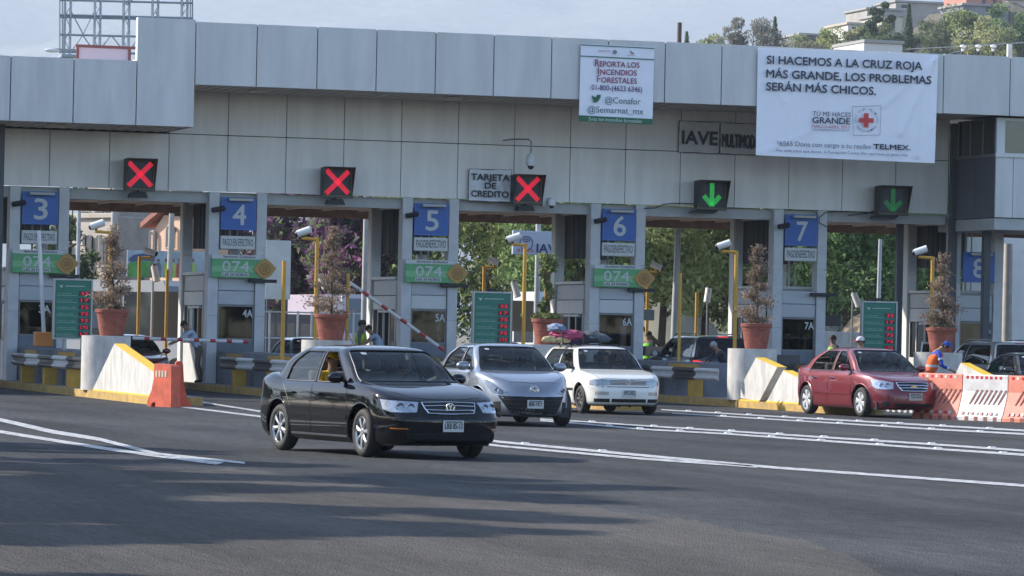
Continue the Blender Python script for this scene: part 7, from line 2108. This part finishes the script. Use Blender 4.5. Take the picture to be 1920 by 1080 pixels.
# fence on the far road
t = thing('mesh_fence', 'thin rail fence on the far side of the road behind lane 4', 'fence', (0, 0, 0))
pa, pb = at(480, 565, 40), at(690, 560, 40)
for i in range(9):
    x = pa.x + (pb.x - pa.x) * i / 8; mb = MB(); mb.tube([(x, 40, -.2), (x, 40, 2.3)], .04, 6); mb.build('fence_post', LPM, t)
for z in (2.25, 1.3, .4): mb = MB(); mb.tube([(pa.x, 40, z), (pb.x, 40, z)], .03, 5); mb.build('fence_rail', LPM, t)
# tiled shed with skylights behind lane 4
t = thing('shed', 'open shed with yellowish skylight panels behind lane 4', 'shed', (0, 0, 0)); Ys = 70
p, q = at(545, 398, Ys), at(700, 470, Ys)
mb = MB(); mb.bbox(p.x, q.x, Ys, Ys + 8, -.2, at(600, 435, Ys).z, .03); mb.build('wall', mat('shed_dark', (.06, .055, .065), .85, var=.2, scale=1), t)
mb = MB(); zr = at(600, 432, Ys).z; mb.prism([(p.x - .5, Ys - 1.5, zr - .3), (q.x, Ys - 1.5, zr - .3), (q.x, Ys + 5, zr + 2.0), (p.x - .5, Ys + 5, zr + 2.0)], (0, 0, .12)); mb.build('roof', mat('shed_roof', (.22, .20, .19), .8, var=.2, scale=1.5), t)
for i in range(3):
    x = at(610 + i * 18, 410, Ys).x; mb = MB(); mb.prism([(x, Ys - 1.3, zr - .1), (x + .32, Ys - 1.3, zr - .1), (x + .32, Ys + 2.5, zr + 1.25), (x, Ys + 2.5, zr + 1.25)], (0, 0, .04)); mb.build('skylight', mat('yellow_skylight', (.52, .36, .12), .5), t)

# roof-top items -------------------------------------------------------------------
t = thing('roof_sign_frame', 'pale pinkish board in a rusty red frame on the low roof', 'sign', (0, 0, 0)); Yr = 6
p, q = at(147, 88, Yr), at(240, 120, Yr)
mb = MB(); mb.bbox(p.x, q.x, Yr, Yr + .08, 8.0, p.z, .01); mb.build('board', mat('pale_pink_board', (.56, .44, .48), .6), t)
RST = mat('rust_red_steel', (.20, .055, .05), .6)
mb = MB(); mb.box(p.x - .08, q.x + .9, Yr - .05, Yr + .12, p.z, p.z + .07)
for x in (p.x - .06, q.x): mb.box(x, x + .07, Yr - .05, Yr - .01, 8.0, p.z)
mb.tube([(q.x + .35, Yr, 8.0), (q.x + .62, Yr, p.z + .5)], .035, 6); mb.build('frame', RST, t)
x = at(1275, 60, 3).x; mb = MB(); mb.box(x - .05, x + .05, 3, 3.1, 8.3, at(1275, 42, 3).z); solo(mb, 'roof_post', mat('brown_post', (.06, .045, .04), .8), 'short dark brown post sticking up from the canopy roof', 'post')
# lattice billboard structure, top left
Yl = 120; LAT = mat('weathered_blue_steel', (.26, .31, .36), .6, .3)
t = thing('lattice_structure', 'empty steel lattice billboard structure rising behind the low roof', 'lattice frame', (0, 0, 0))
def lp(u, v): return at(u, v, Yl)
cols = (127, 183, 237, 291, 346)
for u in cols:
    a, b = lp(u + 1.5, -60), lp(u - 1, 130); b = Vector((b.x, b.y, 4)); w = .16
    mb = MB()
    for dx, dy in ((-w, -w), (w, -w), (w, w), (-w, w)): mb.tube([a + Vector((dx, dy, 0)), b + Vector((dx, dy, 0))], .045, 4)
    n = 26
    for i in range(n):
        p_, q_ = a.lerp(b, i / n), a.lerp(b, (i + 1) / n); s_ = w if i % 2 else -w
        mb.tube([p_ + Vector((s_, -w, 0)), q_ + Vector((-s_, -w, 0))], .025, 4)
    mb.build('lattice_column', LAT, t)
for v in (-30, 0, 28, 32, 65, 97):
    a, b = lp(112, v), lp(361, v + 6); mb = MB(); mb.tube([a, b], .06, 4); mb.build('cross_rail', LAT, t)
for u in (112, 117, 357, 361): mb = MB(); a, b = lp(u, -60), lp(u, 100); mb.tube([a, b], .04, 4); mb.build('thin_upright', LAT, t)
for (u0, v0, u1, v1) in ((130, 15, 157, 66), (181, 12, 154, 68), (155, 66, 133, 98), (155, 66, 178, 98), (208, 66, 190, 90), (208, 66, 228, 90), (238, 10, 228, -10), (241, 10, 252, -8), (237, 10, 290, -50), (291, 20, 300, 40), (346, 12, 336, -6), (346, 20, 338, 34), (262, 66, 246, 92)):
    mb = MB(); mb.tube([lp(u0, v0), lp(u1, v1)], .035, 4); mb.build('brace', LAT, t)
mb = MB(); a, b = lp(112, 99), lp(150, 104); mb.box(a.x, b.x, Yl - .6, Yl + .6, a.z - .25, a.z - .1); mb.build('walkway', LAT, t)

# far hillside with houses and trees, upper right ---------------------------------------
Yk = 420
def hill_z(u):                                     # skyline of the near hill in photo pixels
    return float(np.interp(u, [1240, 1300, 1400, 1500, 1600, 1700, 1800, 1920, 2100, 2600], [108, 98, 88, 84, 70, 48, 30, 10, -30, -60]))
mb = MB(); us = np.linspace(1180, 2600, 44); prof = []
for j in range(9):
    f = j / 8
    for u in us:
        top = W(u, hill_z(u), Yk + 60); base = W(u, 640, Yk - 90)
        x = base.x + (top.x - base.x) * f; y = Yk - 90 + 150 * f
        z = -8 + (top.z + 8) * (f ** .8) + 1.5 * math.sin(u * .05 + j)
        prof.append((x, y, z if u > 1200 else -8))
mb.add(prof, [[j * 44 + i, j * 44 + i + 1, (j + 1) * 44 + i + 1, (j + 1) * 44 + i] for j in range(8) for i in range(43)])
o = mb.build('hillside', mat('dry_hillside', (.12, .11, .07), .95, var=.35, scale=.08), None, True); props(o, 'scrubby hillside with houses rising at the upper right', None, kind='structure')
HW = mat('grey_block_wall', (.34, .32, .30), .9, var=.18, scale=.35); HW2 = mat('cream_wall', (.52, .47, .38), .85, var=.1, scale=.3); HW3 = mat('raw_brick_wall', (.42, .20, .15), .9, var=.12, scale=.4)
HW4 = mat('dark_block_wall', (.20, .20, .22), .9, var=.2, scale=.4); HWW = mat('hill_window', (.03, .035, .045), .4)
def hhouse(u0, u1, v0, v1, Y, m, label, wins=(), roofm=None, overh=.3):
    p, q = W(u0, v0, Y), W(u1, v1, Y); t = thing('hill_house', label, 'house', ((p.x + q.x) / 2, Y, q.z - 4)); hw = (q.x - p.x) / 2; H_ = p.z - q.z + 4
    mb = MB(); mb.bbox(-hw, hw, 0, 9, 0, H_, .05); mb.build('wall', m, t)
    mb = MB(); mb.bbox(-hw - overh, hw + overh, -.35, 9.3, H_ + .003, H_ + .35, .03); mb.build('roof', roofm or mat('flat_roof', (.30, .29, .28), .9), t)
    for (a, b, c, d) in wins:
        w0, w1 = W(a, b, Y), W(c, d, Y); cx = (p.x + q.x) / 2; zz = q.z - 4
        mb = MB(); mb.box(w0.x - cx, w1.x - cx, -.03, -.01, w1.z - zz, w0.z - zz); o = mb.build('window', HWW, t)
        mb = MB(); f = .12
        for e in ((w0.x - cx - f, w1.x - cx + f, w0.z - zz, w0.z - zz + f), (w0.x - cx - f, w1.x - cx + f, w1.z - zz - f, w1.z - zz)): mb.box(e[0], e[1], -.12, -.035, e[2], e[3])
        mb.build('frame', mat('pale_trim', (.55, .53, .5), .8), o)
hhouse(1626, 1690, 18, 58, 470, HW, 'grey block house highest at the left of the hill', [(1690, 8, 1700, 16), (1640, 28, 1650, 38)])
hhouse(1655, 1692, 30, 70, 452, HW2, 'cream house with a round arched opening in the middle of the hill', [(1671, 40, 1678, 54)])
hhouse(1590, 1622, 46, 72, 446, mat('pale_wall', (.60, .57, .52), .85), 'small whitish house with two windows low on the hill', [(1598, 50, 1604, 62), (1608, 49, 1613, 60)], mat('tan_roof', (.42, .36, .28), .9))
hhouse(1680, 1822, 4, 60, 500, HW, 'wide grey house behind the tall hill trees', [(1690, 8, 1701, 17)])
hhouse(1812, 1880, -14, 9, 470, HW3, 'salmon brick upper storey at the top of the hill', [(1842, -10, 1848, 8), (1862, -10, 1868, 8)])
hhouse(1806, 1890, 10, 44, 458, HW4, 'dark grey house beneath the salmon brick storey', [(1849, 12, 1868, 24)])
hhouse(1620, 1692, 80, 100, 300, mat('near_white_wall', (.58, .58, .58), .85), 'low white and grey building just above the huge banner', [], None, .1)
hhouse(1890, 1990, 0, 40, 480, HW2, 'cream house at the right edge of the hill', [(1905, 12, 1912, 22)])
hhouse(1500, 1590, 66, 90, 480, HW4, 'low dark house behind the hill bushes', [])
HT = [(1287, 100, 60, 4, 'conifer', ('olive2', 'dark')), (1325, 100, 62, 8, 'b', ('grey', 'olive')), (1410, 100, 17, 10, 'b', ('grey', 'grey2')), (1452, 100, 32, 5.5, 'conifer', ('olive2', 'dark')),
      (1490, 98, 62, 9, 'b', ('grey', 'olive')), (1530, 100, 62, 9, 'b', ('brown', 'olive2')), (1560, 98, 50, 9, 'b', ('yellow', 'olive2')), (1598, 100, 60, 9, 'b', ('brown', 'olive2')), (1640, 84, 44, 9, 'b', ('olive2', 'dark')), (1668, 92, 48, 7, 'b', ('olive2', 'grey2')),
      (1703, 98, 8, 6.0, 'conifer', ('dark', 'olive2')), (1745, 98, 30, 9, 'b', ('olive2', 'grey2')), (1775, 100, 4, 12.5, 'b', ('olive2', 'grey2')), (1838, 102, 30, 10, 'b', ('yellow', 'grey2')), (1872, 104, 28, 10, 'b', ('olive', 'grey2')), (1905, 102, 4, 11, 'b', ('olive2', 'green2')), (1915, 106, 55, 8, 'b', ('yellow', 'olive')),
      (1618, 60, 32, 5, 'b', ('yellow', 'grey2')), (1655, 20, 2, 5, 'b', ('dark', 'green2')), (1890, 60, -6, 9, 'b', ('green', 'dark')), (1810, 60, 8, 7, 'b', ('olive', 'dark'))]
pos = ['leftmost small conifer on the far hill', 'greyish shrubby tree right of the leftmost hill conifer', 'tall hazy grey tree on the hill', 'tall dark conifer beside the hazy grey tree', 'greyish bush right of the tall dark conifer', 'brownish bush above the huge banner', 'yellowish green bush above the huge banner', 'brown bush below the small whitish house', 'dark bush right of the small whitish house', 'dark bush in front of the cream arched house',
       'tall narrow dark conifer in front of the cream house', 'olive tree right of the narrow dark conifer', 'largest broad tree on the hill', 'bright rounded tree right of the largest one', 'bright rounded tree near the roof floodlights', 'tall green tree at the upper right corner', 'yellowish bush at the right edge above the canopy', 'small bright tree above the small whitish house', 'dark little tree beside the highest grey house', 'dark tree between the salmon storey and the corner tree', 'dark tree behind the largest broad tree']
for i, (u, vb, vt, cr, kd, ms) in enumerate(HT):
    Y = 395 + (i * 7) % 30; b, tp = W(u, vb, Y), W(u, vt, Y); H_ = tp.z - b.z + 5
    tree('hill_tree', pos[i], b.x, Y, b.z - 5, H_, cr * .40 if kd == 'b' else cr * .24, 4600 if kd == 'b' else 3400, [LF[m] for m in ms], trunk_h=.12, leaf=.19, seed=80 + i, clumps=18, conifer=kd == 'conifer', group='trees on the far hill', limbs=3, tr=.25)
# floodlights and wires on the roof at the right
for i, u in enumerate((1805, 1834, 1862)):
    p = W(u, 88, 6); t = thing('floodlight', ['left', 'middle', 'right'][i] + ' one of the three small white floodlights on the canopy roof', 'floodlight', (p.x, 6, 8.35), 0, 'floodlights on the roof')
    mb = MB(); mb.tube([(0, 0, 0), (0, 0, p.z - 8.35)], .025, 6); mb.build('stem', BLACKM, t)
    mb = MB(); mb.ell((0, -.03, p.z - 8.33), (.10, .10, .045)); mb.lathe([(0, 0), (.05, 0), (.03, -.08)], 12, (0, 0, p.z - 8.40)); mb.build('lamp_head', WHT, t, True)
mb = MB(); mb.tube([W(1700, 92, 7.5), W(1780, 88, 7.5), W(1860, 83, 7.5), W(1940, 79, 7.5)], .012, 5); mb.tube([W(1780, 100, 7.5), W(1840, 86, 7.5), W(1940, 77, 7.5)], .010, 5); solo(mb, 'roof_cable', mat('pale_cable', (.35, .35, .35)), 'pale cables strung above the roof at the right', 'cable', smooth=True)
mb = MB(); a = W(1894, 100, 6); mb.box(a.x - .07, a.x + .07, 6, 6.1, 8.3, W(1894, 83, 6).z); solo(mb, 'roof_stub', WHC, 'short white stub post at the right end of the canopy roof', 'post')

# hazy mountain filling the sky
mb = MB(); nx, ny = 150, 60; rm = np.random.default_rng(3)
ph = rm.uniform(0, 6.28, (26, 2)); fr = np.stack([rm.uniform(.001, .016, 26), rm.uniform(.001, .016, 26)], 1); am = 26 * (.003 / fr.mean(1)).clip(.1, 2)
vs = []
for j in range(ny + 1):
    for i in range(nx + 1):
        x = -4300 + 15000 * i / nx; f = j / ny; y = 7000 + 2800 * f
        z = -20 + 1050 * f ** .8 + sum(a * math.sin(x * p0 + q0_) * math.cos(y * p1 + q1_) for a, (p0, p1), (q0_, q1_) in zip(am, fr, ph)) * min(1, f * 4 + .1)
        vs.append((x, y, min(z, 1110)))
mb.add(vs, [[j * (nx + 1) + i, j * (nx + 1) + i + 1, (j + 1) * (nx + 1) + i + 1, (j + 1) * (nx + 1) + i] for j in range(ny) for i in range(nx)])
o = mb.build('mountain', mat('forested_mountain', (.02, .03, .025), .95, col2=(.17, .165, .13), scale=.03, detail=9), None, True); props(o, 'wooded mountainside almost lost in haze, filling the sky', None, kind='structure')
# haze
mb = MB(); mb.box(-6000, 12000, -700, 10200, -22, 1125)
hz = bpy.data.materials.new('haze'); hz.use_nodes = True; nt = hz.node_tree; nt.nodes.remove(nt.nodes['Principled BSDF'])
pv = nt.nodes.new('ShaderNodeVolumePrincipled'); pv.inputs['Color'].default_value = (.77, .875, 1.0, 1); pv.inputs['Density'].default_value = HAZE; pv.inputs['Anisotropy'].default_value = .2
nt.links.new(pv.outputs[0], nt.nodes['Material Output'].inputs['Volume'])
o = mb.build('haze', hz, None); props(o, 'pale blue morning haze lying over the whole valley', None, kind='stuff')

# roadside trees out of the picture on the left, whose shadows fall across the near road
for i, (cx_, dp, h, cr, n) in enumerate(((-19, 51, 13, 3.8, 13000), (-17.5, 46.5, 12, 3.6, 13000), (-17.5, 41, 11.5, 3.6, 13000), (-15.5, 37, 10.5, 3.2, 12000), (-21, 58, 11, 2.4, 5000), (-11.5, 27.5, 8.5, 2.0, 7000))):
    p = CAM + _right * cx_ + _fwd0 * dp
    tree('roadside_tree', ['tall roadside tree on the left verge nearest the plaza', 'roadside tree second from the plaza on the left verge', 'tall roadside tree in the middle of the left verge', 'short roadside tree on the left verge', 'thin roadside tree on the left verge', 'roadside tree nearest the viewpoint'][i], p.x, p.y, 0, h, cr, n, [LF['olive'], LF['olive2']], trunk_h=.26, leaf=.17, seed=200 + i, clumps=46, zs=.35, cs=.62, group='roadside trees on the left verge')

# unseen tree belt behind and far left, added to darken reflections in paint and glass
k = 0
for (x0, y0, x1, y1, n) in ((-95, -60, -72, 20, 8), (-70, 28, -50, 95, 7), (-100, -75, -70, -165, 7), (-60, -170, 60, -160, 9), (50, -140, 75, -60, 5)):
    for i in range(n):
        s = (i + .5) / n; x = x0 + (x1 - x0) * s + random.uniform(-2, 2); y = y0 + (y1 - y0) * s + random.uniform(-3, 3)
        tree('reflection_tree', 'unseen leafy tree added around the forecourt to darken reflections', x, y, -.25, random.uniform(10, 14), random.uniform(6, 7.5), 2600, [LF['olive2'], LF['dark']], trunk_h=.08, leaf=.42, seed=300 + k, clumps=22, group='unseen trees added for reflections', limbs=3); k += 1
